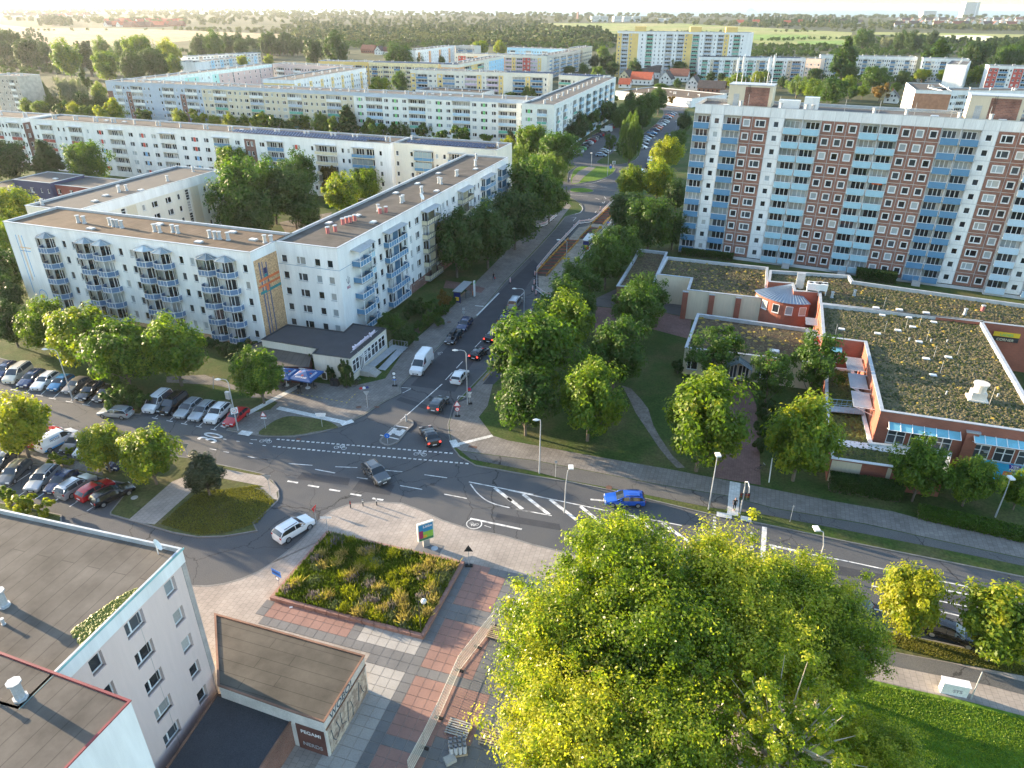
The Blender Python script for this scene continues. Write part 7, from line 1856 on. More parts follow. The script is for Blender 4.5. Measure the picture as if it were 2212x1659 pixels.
def blades(root,poly,n,h0,h1,wd,m,name,seed,lean=.35,clumps=0,z=.3):
	g=np.random.default_rng(seed); xs=[p[0] for p in poly]; ys=[p[1] for p in poly]
	cen=None
	if clumps:
		cen=[]
		while len(cen)<clumps:
			q=(g.uniform(min(xs),max(xs)),g.uniform(min(ys),max(ys)))
			if in_poly(q,poly): cen.append(q)
		cen=np.array(cen)
	V=[]; k=0
	while len(V)<n*4 and k<n*3:
		k += 1
		if cen is not None: c_=cen[g.integers(0,clumps)]; x,y=c_[0]+g.normal(0,.32),c_[1]+g.normal(0,.32)
		else: x,y=g.uniform(min(xs),max(xs)),g.uniform(min(ys),max(ys))
		if not in_poly((x,y),poly): continue
		h=g.uniform(h0,h1); a=g.uniform(0,6.28); l=g.uniform(0,lean)*h; w_=wd*g.uniform(.6,1.4); ca,sa=math.cos(a),math.sin(a); b2_=g.uniform(0,6.28)
		dx,dy=ca*l,sa*l; sx,sy=math.cos(b2_)*w_,math.sin(b2_)*w_
		V += [(x-sx,y-sy,z),(x+sx,y+sy,z),(x+dx+sx*.8,y+dy+sy*.8,z+h*.75),(x+dx*1.5,y+dy*1.5,z+h)]
	me=bpy.data.meshes.new(name); me.from_pydata(V,[],[(4*i,4*i+1,4*i+2,4*i+3) for i in range(len(V) // 4)]); me.materials.append(m)
	o=link(name,me,root); return tag(o,kind='stuff')
g_gr=leaf_mat('herb_green',(.035,.06,.014),(.1,.14,.02),trans=.4); g_ye=leaf_mat('herb_yellow_green',(.12,.15,.015),(.28,.28,.03),trans=.45); g_st=leaf_mat('straw',(.22,.16,.07),(.42,.33,.17),trans=.4)
g_gy=leaf_mat('herb_grey_green',(.06,.08,.05),(.16,.19,.13),trans=.3); g_pu=leaf_mat('flower_purple',(.1,.06,.13),(.25,.2,.32),trans=.3)
blades(bed,inn,21000,.2,.6,.07,g_gr,'herbs',1); blades(bed,inn,6000,.35,.8,.05,g_ye,'tall_grass',2,.5,30); blades(bed,inn,4500,.4,.95,.035,g_st,'dry_grass',3,.6,26)
blades(bed,inn,4000,.3,.7,.08,g_gy,'grey_herbs',4,.3,22); blades(bed,inn,1500,.4,.8,.06,g_pu,'flowers',5,.2,14)
# lawn blades where the ground is close enough to show them
def lawn_tufts(name,poly,n,h,m,seed):
	root_poly=[tuple(p[:2]) for p in poly]
	o=blades(None,root_poly,n,h*.5,h,.05,m,name,seed,.8,0,.12); return o
lawn_tufts('grass',WL('r8',[(640,1150),(1000,1230),(1624,1380),(2000,1480),(2000,1800),(600,1800)]),24000,.12,leaf_mat('grass_blades',(.06,.13,.012),(.17,.25,.02),trans=.4),21)
lawn_tufts('grass',WL('r5',[(930,245),(1150,60),(1500,20),(1600,110),(1500,240),(1300,300),(1150,310)]),12000,.16,leaf_mat('grass_blades_dry',(.06,.07,.015),(.2,.19,.04),trans=.4),22)
lawn_tufts('grass',WL('r8',[(760,860),(1430,1010),(1800,1100),(1800,1160),(1200,1045),(740,930)]),9000,.16,MATS['grass_blades_dry'],23)
# ================================================================== DISTANCE
straw_f=ground_mat('grain_field',[(.28,.2,.115),(.33,.25,.145),(.37,.28,.17)],.004,.06,.95,0)
meadow=ground_mat('meadow',[(.16,.2,.05),(.22,.26,.07),(.28,.27,.1),(.33,.28,.14)],.006,.05,.95,0); meadow2=ground_mat('wet_meadow',[(.15,.24,.05),(.2,.3,.06)],.006,.05,.95,0)
over('field','t1',[(-400,150),(0,157),(240,182),(730,182),(1180,196),(1900,225),(1930,240),(1250,262),(1000,285),(700,300),(350,302),(-400,270)],straw_f,.0)
over('meadow','t2',[(1160,185),(1290,150),(2212,152),(3312,210),(3280,290),(2670,285),(2212,235),(1560,240),(1530,205)],meadow,.0)
over('meadow','t3',[(460,225),(820,228),(800,250),(460,258)],meadow2,.15); over('meadow','t3',[(740,268),(1070,262),(1060,290),(750,288)],meadow2,.16); over('meadow','t3',[(1100,205),(2300,225),(2300,262),(1250,225)],meadow,.1)
over('meadow','t2',[(1160,190),(1280,178),(1660,215),(1650,240),(1560,238)],meadow2,.14)
water=mat('lake_water',(.03,.05,.06),.08,.02)
over('water',None,spline(WL('t3',[(1665,232),(1850,228),(2000,236),(1990,262),(1760,262),(1660,258)]),3),water,.2)
seam=mat('sea_water',(.02,.07,.11),.3,.1,.002,.05,.02)
b=MB(); b.add([(-9000,3900,-.3),(9000,3900,-.3),(9000,12500,-.3),(-9000,12500,-.3)],[(0,1,2,3)]); b.add([(-7000,4200,-.1),(7000,4200,-.1),(7000,4200,-.3),(-7000,4200,-.3)],[(0,1,2,3)])
tag(b.build('sea',[seam]),kind='structure')
# woods and hedgerows of the far plain: one object per density, instanced crowns
def far_src(name,seed,m,nl=420):
	me,_=leafcloud(name,seed,6.5,13,16,nl,1.25,m,up=.4); return me
def scatter(name,reg_poly,n,mesh,s0,s1,seed,zs=1.):
	g=np.random.default_rng(seed); xs=[p[0] for p in reg_poly]; ys=[p[1] for p in reg_poly]; pts=[]
	while len(pts)<n:
		x,y=g.uniform(min(xs),max(xs)),g.uniform(min(ys),max(ys))
		if in_poly((x,y),reg_poly): p=W('u',x,y); pts.append((p.x,p.y,-.6))
	pm=bpy.data.meshes.new(name); pm.from_pydata(pts,[],[])
	sa=pm.attributes.new('sz','FLOAT','POINT'); sa.data.foreach_set('value',g.uniform(s0,s1,len(pts)).astype(np.float32))
	ro=pm.attributes.new('ro','FLOAT','POINT'); ro.data.foreach_set('value',g.uniform(0,6.28,len(pts)).astype(np.float32))
	o=link(name,pm); tag(o,kind='stuff')
	src=bpy.data.objects.get('wood_crown_'+mesh.name)
	ng=bpy.data.node_groups.new(name,'GeometryNodeTree')
	ng.interface.new_socket('Geometry',in_out='INPUT',socket_type='NodeSocketGeometry'); ng.interface.new_socket('Geometry',in_out='OUTPUT',socket_type='NodeSocketGeometry')
	gi,go=ng.nodes.new('NodeGroupInput'),ng.nodes.new('NodeGroupOutput')
	m2p=ng.nodes.new('GeometryNodeMeshToPoints'); ip=ng.nodes.new('GeometryNodeInstanceOnPoints')
	mo=ng.nodes.new('GeometryNodeObjectInfo'); mo.inputs['Object'].default_value=mesh
	a1=ng.nodes.new('GeometryNodeInputNamedAttribute'); a1.data_type='FLOAT'; a1.inputs['Name'].default_value='sz'
	a2=ng.nodes.new('GeometryNodeInputNamedAttribute'); a2.data_type='FLOAT'; a2.inputs['Name'].default_value='ro'
	cx_=ng.nodes.new('ShaderNodeCombineXYZ'); cs=ng.nodes.new('ShaderNodeCombineXYZ')
	L=ng.links
	L.new(gi.outputs[0],m2p.inputs[0]); L.new(m2p.outputs[0],ip.inputs['Points']); L.new(mo.outputs['Geometry'],ip.inputs['Instance'])
	L.new(a2.outputs[0],cx_.inputs[2]); L.new(cx_.outputs[0],ip.inputs['Rotation'])
	L.new(a1.outputs[0],cs.inputs[0]); L.new(a1.outputs[0],cs.inputs[1])
	mz=ng.nodes.new('ShaderNodeMath'); mz.operation='MULTIPLY'; mz.inputs[1].default_value=zs; L.new(a1.outputs[0],mz.inputs[0]); L.new(mz.outputs[0],cs.inputs[2])
	L.new(cs.outputs[0],ip.inputs['Scale']); L.new(ip.outputs[0],go.inputs[0])
	md=o.modifiers.new('scatter','NODES'); md.node_group=ng
	return o
# the crown that is repeated stands itself as a lone tree in the meadow
def lone(reg,x,y,m,seed,label):
	p=W(reg,x,y); o=link('tree',far_src('tree',seed,m)); o.location=(p.x,p.y,-.4); return tag(o,label,'tree')
F1=lone('t3',785,205,lf_far,5,'lone bushy tree in the meadow right of the distant tower block')
F2=lone('t1',350,135,lf_dark,9,'dark tree at the edge of the grove in the grain field')
F3=lone('t2',640,200,lf_mid,12,'green tree in the woods beyond the estate roofs')
woods=[('wood',[(0,18),(620,19),(900,27),(1300,33),(2212,38),(2212,43),(1500,40),(1190,41),(640,36),(0,32)],900,F1,1.2,2.0),('wood',[(0,22),(660,24),(640,52),(380,56),(0,46)],300,F1,1.0,1.7),
('wood',[(640,34),(1180,42),(1195,60),(1290,78),(1330,96),(1275,101),(900,98),(700,98),(640,84),(610,66)],900,F1,.8,1.3),('wood',[(640,40),(1180,46),(1190,60),(1280,80),(1240,98),(900,90),(700,90),(640,74)],260,F2,.8,1.4),
('grove',[(82,42),(155,44),(157,57),(84,57)],60,F2,1.1,1.6),('wood',[(1190,40),(2212,50),(2212,62),(1900,66),(1640,60),(1350,49),(1200,50)],420,F1,.7,1.4),
('wood',[(1600,40),(1850,44),(1850,58),(1660,58)],160,F2,.9,1.5),('wood',[(2030,54),(2212,57),(2212,68),(2030,64)],140,F1,.7,1.2),('gardens',[(1620,98),(1860,97),(2030,90),(2212,92),(2212,120),(1900,122),(1620,122)],620,F3,.28,.6),
('gardens',[(330,62),(640,66),(640,74),(420,68)],60,F1,.5,.9),('wood',[(0,62),(60,60),(120,100),(200,100),(200,130),(0,150)],150,F2,.5,.9),('gardens',[(0,118),(130,112),(140,160),(0,168)],130,F3,.25,.5),
('gardens',[(680,96),(1300,92),(1330,104),(1290,112),(1100,100),(700,106)],420,F3,.35,.75),('wood',[(420,92),(700,92),(710,104),(560,108),(420,106)],150,F2,.7,1.0),('wood',[(1850,90),(2050,90),(2212,91),(2212,97),(1850,98)],110,F2,.6,1.0),
('hedgerow',[(1330,70),(1900,66),(1900,68),(1330,72)],46,F1,.3,.7),('hedgerow',[(1640,86),(2000,80),(2000,82),(1640,89)],60,F3,.3,.6),('hedgerow',[(60,66),(640,60),(640,62),(60,68)],26,F1,.3,.8),
('wood',[(1200,66),(1300,70),(1330,92),(1250,90)],90,F2,.9,1.3),('gardens',[(380,110),(700,108),(700,122),(540,118),(400,124)],110,F3,.35,.7),('gardens',[(1330,125),(1500,128),(1500,150),(1600,160),(2212,160),(2212,185),(1500,175),(1340,165)],220,F3,.3,.6)]
for i,(nm,poly,n,src,a,c_) in enumerate(woods): scatter(nm,poly,n,src,a,c_,100+i)
# far landmarks
def far_box(name,reg,x0,x1,y0,y1,m,label,cat,dist=None,depth=30):
	"""building whose foot line is y1 and head line y0"""
	A_,B_=W(reg,x0,y1),W(reg,x1,y1); w=(B_-A_).length; c_=(A_+B_)/2
	h=0
	s=on_plane(reg,(x0+x1)/2,y0,c_,0); h=s[1]
	o=empty(name,(c_.x,c_.y,0),math.atan2(B_.y-A_.y,B_.x-A_.x),label,cat)
	b=MB(); b.box(-w/2,w/2,0,depth,0,h); b.build('wall',[m],o)
	k=MB(); nf=max(2,int(h/4))
	for i in range(nf): k.box(-w/2+w*.06,w/2-w*.06,-.3,-.05,(i+.35)*h/nf,(i+.75)*h/nf)
	k.build('window_band',[GLS[1]],o)
	r=MB(); r.box(-w/2-.5,w/2+.5,-.5,depth+.5,h,h+1.2); r.build('roof',[zinc],o)
	return o,w,h
o,w,h=far_box('hotel_tower','t3',1812,1890,14,112,white_render,'tall white hotel tower at the sea horizon on the right','hotel')
b=MB(); b.box(w/2,w/2+w*.22,0,18,0,h*1.05); b.build('wall',[grey_r],o)
far_box('hotel','t3',1552,1640,72,112,white_render,'white block shaped building at the coast left of the hotel tower','hotel')
for i,(x0,x1) in enumerate(((1622,1672),(1676,1728),(1766,1818),(1832,1880),(1890,1938))): far_box('villa','t2',x0,x1,108,142,white_render,f'{ORD[i]} white seaside villa from the left beside the lighthouse','villa',depth=20)
for i,(x0,x1) in enumerate(((2050,2090),(2100,2136))): far_box('villa','t2',x0,x1,122,140,white_render,('left' if i==0 else 'right')+' one of two low white coast buildings right of the villas','villa',depth=20)
p=W('t2',1532,122); lh=empty('lighthouse',(p.x,p.y,0),0,'brick lighthouse with light lantern rising over the coastal wood','lighthouse'); hh=on_plane('t2',1532,56,p,0)[1]; r0=hh*.115
b=MB(); b.cyl(0,0,0,hh*.72,r0,0,12,r0*.85); b.build('shaft',[mat('pale_brick',(.42,.25,.2),.9)],lh); b=MB(); b.cyl(0,0,hh*.72,hh*.76,r0*1.15,0,12); b.cyl(0,0,hh*.76,hh*.9,r0*.6,0,10); b.cyl(0,0,hh*.9,hh,r0*.6,0,10,.5); b.build('lantern',[white_render],lh)
p=W('t3',440,70,0); sc_=1.0; ship=empty('cruise_ship',(p.x,p.y,-.3),0,'white cruise ship far out on the sea','ship'); w=abs(W('t3',470,70).x-W('t3',410,70).x)
b=MB(); b.prism([(-w/2,-15),(w*.42,-15),(w/2,0),(w*.42,15),(-w/2,15)],0,w*.09); b.build('hull',[white_render],ship); b=MB(); b.box(-w*.42,w*.3,-12,12,w*.09,w*.2); b.box(-w*.2,w*.2,-9,9,w*.2,w*.28); b.build('superstructure',[white_render],ship)
# ================================================================== VEHICLES
cglass=glass_mat('car_glass',(.03,.04,.05),.05); lamp_w=mat('headlight_glass',(.6,.62,.65),.15,.02); lamp_r=mat('tail_light_red',(.35,.01,.01),.25,.02); plate=mat('number_plate',(.7,.7,.7),.5,.02)
brake=mat('tail_light_lit',(.6,.02,.02),.3,.02); brake.node_tree.nodes['Principled BSDF'].inputs['Emission Color'].default_value=(1,.05,.03,1); brake.node_tree.nodes['Principled BSDF'].inputs['Emission Strength'].default_value=1.2
# side profile: x from the front bumper, belt height, roof height, then which stations are glazed
TYPES={
'hatch': (4.15,1.76,[(0,.5,.56),(.12,.66,.7),(.95,.86,.93),(1.2,.92,.98),(1.95,.95,1.42),(2.5,.95,1.48),(3.3,.97,1.44),(3.75,.98,1.3),(4.08,.96,1.0),(4.15,.6,.64)],3,8),
'estate': (4.65,1.82,[(0,.5,.56),(.12,.68,.72),(1.05,.88,.95),(1.35,.93,1.0),(2.15,.95,1.42),(2.8,.95,1.48),(4.0,.98,1.45),(4.3,1.0,1.36),(4.58,.96,1.0),(4.65,.6,.64)],3,8),
'sedan': (4.7,1.82,[(0,.5,.56),(.12,.66,.7),(1.1,.86,.93),(1.5,.92,.97),(2.3,.95,1.38),(2.9,.95,1.43),(3.5,.97,1.36),(4.1,.99,1.02),(4.6,.94,.99),(4.7,.6,.64)],3,7),
'suv': (4.45,1.86,[(0,.6,.68),(.1,.82,.88),(1.0,1.0,1.08),(1.25,1.05,1.12),(1.9,1.08,1.58),(2.5,1.08,1.64),(3.7,1.12,1.6),(4.05,1.14,1.48),(4.38,1.05,1.1),(4.45,.7,.75)],3,8),
'mpv': (4.9,1.92,[(0,.6,.68),(.1,.85,.9),(.75,1.05,1.12),(.95,1.1,1.18),(1.75,1.15,1.82),(2.4,1.15,1.9),(4.3,1.18,1.88),(4.7,1.18,1.8),(4.84,1.1,1.2),(4.9,.7,.75)],3,8),
'panel': (5.1,1.95,[(0,.6,.68),(.1,.85,.9),(.75,1.05,1.12),(.95,1.1,1.18),(1.75,1.15,1.82),(2.4,1.15,1.9),(4.5,1.18,1.88),(4.9,1.18,1.84),(5.02,1.1,1.3),(5.1,.7,.75)],3,8),
'van': (6.0,2.05,[(0,.6,.7),(.1,.95,1.0),(.85,1.12,1.2),(1.05,1.2,1.28),(1.85,1.35,2.05),(2.6,1.4,2.5),(3.2,1.42,2.58),(5.6,1.42,2.56),(5.93,1.38,2.4),(6.0,.7,.8)],3,8)}
CARM={}
def car_meshes(t):
	if t in CARM: return CARM[t]
	Lc_,Wc,ST,g0,g1=TYPES[t]; hw=Wc/2
	V=[]
	def ring(x,zb,zr,i):
		k=1. if 0<i<len(ST)-1 else .86; w=hw*k; low=.24; up=(zr-zb)>.2; wr=w*(.8 if up else .9)
		return [(x,0,low),(x,w*.88,low),(x,w,.42),(x,w,zb-.14),(x,w*.965,zb),(x,wr,zr-(.07 if up else .02)),(x,wr*.8,zr),(x,0,zr+.03)]
	rings=[ring(x,zb,zr,i) for i,(x,zb,zr) in enumerate(ST)]
	body,win,win2,wr_,wrr=MB(),MB(),MB(),MB(),MB(); solid=t in ('panel','van')
	for i in range(len(rings)-1):
		for j in range(7):
			a,b,c,d=rings[i][j],rings[i+1][j],rings[i+1][j+1],rings[i][j+1]
			gl=g0 <= i<g1 and j==4
			if solid and i >= 5: gl=False
			ws=(i==g0 and j >= 5) or (i in ((g1-1,) if t != 'sedan' else (g1-1,)) and j >= 5 and t != 'van')
			tgt=win if gl else ((wr_ if i==g0 else wrr) if ws else body)
			tgt.quad(a,b,c,d); (win2 if gl else tgt).quad(*[(p[0],-p[1],p[2]) for p in (a,d,c,b)])
			if gl and i==4: body.bar((b[0],b[1]+.01,b[2]),(c[0],c[1]+.01,c[2]),.09,.05); body.bar((b[0],-b[1]-.01,b[2]),(c[0],-c[1]-.01,c[2]),.09,.05)
	for r in (rings[0],rings[-1]): body.add(r+[(p[0],-p[1],p[2]) for p in reversed(r[1:7])],[tuple(range(14))])
	for s in (-1,1):
		for (i) in (g0,g1-1): a,c=rings[i][5],rings[i+1][5]; body.bar((a[0],s*a[1],a[2]+.02),(c[0],s*c[1],c[2]+.02),.07,.05)
		body.box(ST[g0][0]+.35,ST[g0][0]+.6,s*(hw+.02)-.08,s*(hw+.02)+.08,ST[g0][1]+.02,ST[g0][1]+.2)
		if t in ('estate','suv','mpv'): body.bar((ST[4][0]+.2,s*hw*.68,ST[5][2]+.06),(ST[-4][0],s*hw*.68,ST[5][2]+.04),.05,.05,1)
	ty,rm=MB(),MB(); n=14; wr=.33 if t not in ('van','suv') else .37
	for mb,r,y0,y1 in ((ty,wr,-.11,.11),(rm,wr*.66,-.118,.118)):
		p=[(r*math.cos(6.2832*q/n),y,wr+r*math.sin(6.2832*q/n)) for y in (y0,y1) for q in range(n)]
		mb.add(p,[(q,(q+1) % n,n+(q+1) % n,n+q) for q in range(n)]+[tuple(reversed(range(n))),tuple(range(n,2*n))])
	def bx(*a): b=MB(); b.box(*a); return b
	f,e=ST[1],ST[-2]
	hl=bx(.02,.3,-.2,.2,f[1]-.13,f[1]+.03).mesh('headlight',[lamp_w]); tl=bx(-.1,.03,-.13,.13,0,.2 if t != 'van' else .5).mesh('tail_light',[lamp_r]); tb=bx(-.1,.03,-.13,.13,0,.2).mesh('tail_light',[brake])
	CARM[t]=dict(body=body,win=[q.mesh('side_window',[cglass],True) for q in (win,win2)],ws=wr_.mesh('windscreen',[cglass],True),wb=wrr.mesh('rear_window',[cglass],True) if wrr.f else None,tyre=ty.mesh('wheel',[black]),rim=rm.mesh('rim',[mat('alloy',(.4,.41,.42),.35,.05,metal=.7)]),hl=hl,tl=tl,tb=tb,
	pl=bx(-.02,.02,-.26,.26,0,.12).mesh('number_plate',[plate]),gr=bx(-.02,.03,-.45,.45,.3,.52).mesh('grille',[black]),wr=wr,cache={})
	return CARM[t]
CP={'white': paint('car_white',(.75,.76,.77)),'black': paint('car_black',(.012,.013,.016),.15),'silver': paint('car_silver',(.42,.45,.48),.3,.5),'grey': paint('car_grey',(.12,.13,.14),.25,.4),'navy': paint('car_navy',(.015,.03,.09),.2),
'blue': paint('car_blue',(.02,.1,.5),.2,.2),'teal': paint('car_mid_blue',(.03,.16,.33),.2,.2),'red': paint('car_red',(.42,.015,.02),.25),'orange': paint('car_orange',(.6,.1,.02),.25),'cream': paint('car_ivory',(.62,.57,.45),.3),'brown': paint('car_taupe',(.2,.18,.16),.3,.3),'green': paint('car_green',(.1,.4,.05),.3),'lblue': paint('car_light_blue',(.3,.4,.52),.3,.3)}
CS=1.06
def car(reg,fr,re,t,col,label,group=None,lit=False,full=True,cat=None,head=None):
	A_=W(reg,*fr); B_=W(reg,*re) if re else None
	if re: c=(A_+B_)/2; a=math.atan2(A_.y-B_.y,A_.x-B_.x)
	else: c=A_; a=R(head)
	M_=car_meshes(t); Lc_,Wc,ST=TYPES[t][:3]
	o=empty({'van': 'delivery_van','panel': 'panel_van','mpv': 'minivan'}.get(t,'car'),(c.x,c.y,.004),a+math.pi,label,cat or {'van': 'van','panel': 'van','mpv': 'minivan'}.get(t,'car'),group)
	o.scale=(CS,CS,CS); h=-Lc_/2
	if col not in M_['cache']: M_['cache'][col]=M_['body'].mesh('body',[CP[col],dark_metal],True)
	link('body',M_['cache'][col],o,(h,0,0)); [link('side_window',q,o,(h,0,0)) for q in M_['win']]; link('windscreen',M_['ws'],o,(h,0,0)); M_['wb'] and link('rear_window',M_['wb'],o,(h,0,0))
	for x in (ST[2][0]*.85,Lc_-(.85 if t != 'van' else 1.3)):
		for s in (-1,1):
			w=link('wheel',M_['tyre'],o,(h+x,s*(Wc/2-.09),0))
			if full: link('rim',M_['rim'],w)
	if full:
		e=ST[-2]
		for s in (-1,1): link('headlight',M_['hl'],o,(h,s*(Wc/2-.3),0)); link('tail_light',M_['tb' if lit else 'tl'],o,(h+e[0]+.03,s*(Wc/2-.17),e[1]-.22))
		link('number_plate',M_['pl'],o,(h-.02,0,.36)); link('number_plate',M_['pl'],o,(h+Lc_+.02,0,.5)); link('grille',M_['gr'],o,(h-.01,0,0))
	return o
GU,GL,GM='cars parked in the upper rows by the slab','cars parked in the lower car park','cars queueing and driving at the junction'
for f,r,t,c,l in [((-30,705),(115,590),'estate','navy','dark car with roof bars cut by the left edge, beside the ivory minivan'),((55,748),(245,610),'mpv','cream','ivory minivan with dark side windows parked at the far left'),((190,760),(325,665),'estate','navy','dark blue estate car between the ivory minivan and a white car'),
((300,780),(430,685),'estate','white','white estate car left of the bright blue hatchback'),((422,792),(555,700),'hatch','teal','bright blue hatchback parked left of the street lamp'),((540,812),(680,722),'hatch','brown','grey brown hatchback parked directly behind the street lamp'),
((655,866),(790,762),'estate','black','black estate car right of the street lamp'),((785,878),(905,790),'hatch','black','small black hatchback beside the green bushes'),
((1200,950),(1315,858),'mpv','white','white compact minivan at the left end of the second parked row'),((1305,980),(1450,865),'mpv','black','big black people carrier with silver roof bars'),((1435,1000),(1560,900),'estate','silver','silver blue estate next to the black people carrier'),
((1550,1022),(1665,922),'estate','silver','silver estate parked left of the white crossover'),((1675,1042),(1785,940),'suv','white','white crossover parked left of the red hatchback'),((1825,1060),(1925,975),'hatch','red','small red hatchback parked at the lamp with the 30 sign')]:
	car('r1',f,r,t,c,l,GU)
for f,r,t,c,l in [((425,1125),(275,1215),'estate','red','red estate car half hidden behind the white lettered van'),((575,1145),(345,1262),'panel','white','white panel van with blue stripe and WOGE lettering'),((545,1272),(665,1170),'hatch','brown','grey hatchback facing the camera right of the lettered van'),
((650,1305),(760,1210),'hatch','white','white car mostly hidden behind the sunlit yellow tree'),((935,1390),(1050,1300),'estate','navy','dark blue car hidden between the two strip maples'),((-30,1420),(90,1320),'estate','grey','dark car cut by the left edge in the lower row'),
((40,1540),(205,1385),'estate','grey','long dark grey estate at the left of the lower row'),((258,1592),(430,1425),'estate','silver','silver blue estate facing the camera in the lower row'),((410,1605),(575,1460),'hatch','navy','dark blue hatchback between two silver cars in the lower row'),
((720,1500),(500,1640),'suv','silver','silver crossover seen from behind, left of the red hatchback'),((850,1545),(675,1645),'hatch','red','red hatchback seen from behind in the lower row')]:
	o=car('r1',f,r,t,c,l,GL)
	if t=='panel':
		for s in (-1,1):
			wall_text('WOGE',.42,o,(.7 if s<0 else .7,s*-.99,1.28),0 if s>0 else math.pi,ink,.003,'van_lettering')
			b=MB(); b.box(-.9,2.3,s*.985,s*.99,.3,.52); b.box(.1,1.3,s*.985,s*.99,1.62,1.74); b.build('blue_stripe',[mat('van_light_blue',(.08,.35,.65),.4)],o)
car('r5',(745,52),(575,132),'estate','black','black car at the right end of the lower row, seen from behind',GL)
car('r1',(815,972),(1030,990),'estate','silver','silver estate driving along the road past the green bushes',GM)
car('r2',(1035,1530),(905,1400),'suv','grey','dark grey crossover crossing the junction towards the camera',GM); car('r6',(305,250),(165,335),'suv','white','white crossover waiting at the mouth of the side road',GM)
car('r2',(1365,1110),(1425,1222),'sedan','black','black saloon turning into the street beside the traffic island',GM,True); car('r2',(1495,870),(1430,950),'hatch','grey','dark grey hatchback with red brake lights behind the island',GM,True)
car('r2',(1655,660),(1605,725),'hatch','white','small white hatchback driving up the street',GM); car('r2',(1815,480),(1748,538),'hatch','black','black hatchback with brake light right behind the small white one',GM,True)
car('r2',(1925,342),(1860,408),'suv','black','black crossover with red lights, third in the street queue',GM,True); car('r2',(2015,205),(1962,262),'hatch','black','black hatchback following the silver van up the street',GM); car('r2',(2092,75),(2045,142),'mpv','silver','silver minivan ahead of the black cars in the street',GM)
car('r2',(1262,690),(1395,520),'van','white','tall white delivery van parked at the left kerb of the street','vehicles parked along the left kerb')
o=car('r2',(1542,425),(1622,340),'estate','black','black estate with black roof box parked at the left kerb','vehicles parked along the left kerb'); b=MB(); b.prism([(-1,-.35),(1,-.3),(1,.3),(-1,.35)],1.6,1.9); b.build('roof_box',[dark_metal],o)
car('r2',(1632,322),(1700,240),'estate','navy','dark blue grey estate parked behind the one with roof box','vehicles parked along the left kerb')
car('r7',(585,118),(765,122),'estate','blue','bright blue estate car driving along the main road',GM); car('r8',(1272,925),(1110,870),'estate','black','black car parked under the slender sunlit maple on the right'); car('r8',(560,690),(640,735),'hatch','grey','dark car glimpsed beneath the plane trees on the main road')
random.seed(9)
cols_=['white','silver','black','navy','red','grey','lblue','teal','orange']
car('z6',(1072,572),(1036,612),'van','white','white high van standing at the right kerb beyond the junction')
for i,(x,y) in enumerate([(1118,527),(1128,498),(1130,470),(1222,352),(1240,330),(1250,312),(1278,290)]): car('z6',(x,y),None,random.choice(['hatch','suv']),['black','silver','white','grey','white','silver','black'][i],f'{ORD[i]} car parked along the right kerb of the upper street','cars along the right kerb of the upper street',full=False,head=70)
for i,(x,y) in enumerate([(1058,372),(1070,345),(1082,318),(1098,300),(1118,282),(1142,262),(1165,236),(1182,222),(1196,208),(1215,192),(1232,178),(1246,166),(1262,136),(1278,124),(1290,112),(1304,100)]):
	car('z6',(x,y),None,random.choice(['hatch','estate','suv']),cols_[(i*5) % 9] if i != 13 else 'orange',f'{ORD[i]} car counted from the front in the bays between island and upper street','cars in the bays on the street island',full=False,head=-22)
for i,(x,y) in enumerate([(538,424),(558,404),(580,386),(598,372),(620,352),(636,338),(656,324),(672,310),(690,298),(706,284),(722,274),(738,266),(792,226),(808,212),(826,196)]):
	car('z6',(x,y),None,random.choice(['hatch','estate','suv']),['silver','white','green','black','grey','white','red','silver','grey','navy','red','black','white','red','silver'][i],f'{ORD[i]} car counted from the front along the car park lane by the street wing','cars in the car park lane by the street wing',full=False,head=160)
for i,(x,y) in enumerate([(738,434),(756,416),(770,402)]): car('z6',(x,y),None,'hatch',['lblue','black','silver'][i],['light blue hatchback','black car','silver car'][i]+' parked at the tip of the street island','cars at the tip of the island',full=False,head=-20)
car('z6',(775,236),None,'van','white','white camper van between the parked cars of the side lane',full=False,head=160)
# ================================================================== STREET FURNITURE
def head_at(base,reg,x,y): s,z=on_plane(reg,x,y,base,0.); return s,z
def lamp(br,hr,label,kind='cobra',n=0):
	p=W(*br); s,z=head_at(p,*hr); o=empty('street_lamp',(p.x,p.y,.1),0,label,'street lamp','street lamps')
	b=MB()
	if kind=='cobra':
		b.tube([(0,0,0),(0,0,z*.5),(0,0,z-.5),(s*.15,0,z-.1),(s*.5,0,z+.05),(s*.8,0,z)],[.11,.08,.06,.05,.045,.04],n=7)
		h=MB(); k=1 if s>0 else-1; h.add([(s*.78,-.08,z-.03),(s*.78+k*.45,-.19,z-.06),(s*.78+k*.85,-.08,z-.02),(s*.78+k*.85,.08,z-.02),(s*.78+k*.45,.19,z-.06),(s*.78,.08,z-.03),(s*.78,-.05,z+.07),(s*.78+k*.45,-.14,z+.15),(s*.78+k*.85,-.04,z+.06),(s*.78+k*.85,.04,z+.06),(s*.78+k*.45,.14,z+.15),(s*.78,.05,z+.07)],
		[(0,1,2,3,4,5),(6,7,8,9,10,11)]+[(q,(q+1) % 6,6+(q+1) % 6,6+q) for q in range(6)]); h.build('lamp_head',[balc_white],o)
	else:
		b.tube([(0,0,0),(0,0,z*.6),(s*.3,0,z-.6),(s,0,z)],[.1,.07,.055,.05],n=7); h=MB(); h.box(s-.28,s+.28,-.55,.25,z-.05,z+.12); h.build('lamp_head',[balc_white],o)
	b.build('pole',[zinc],o); return o
lamp(('r1',580,862),('r1',360,458),'street lamp standing among the upper parked cars'); LZ=lamp(('r1',1886,1100),('r1',1735,697),'street lamp with cabinet and 30 zone sign beside the red hatchback')
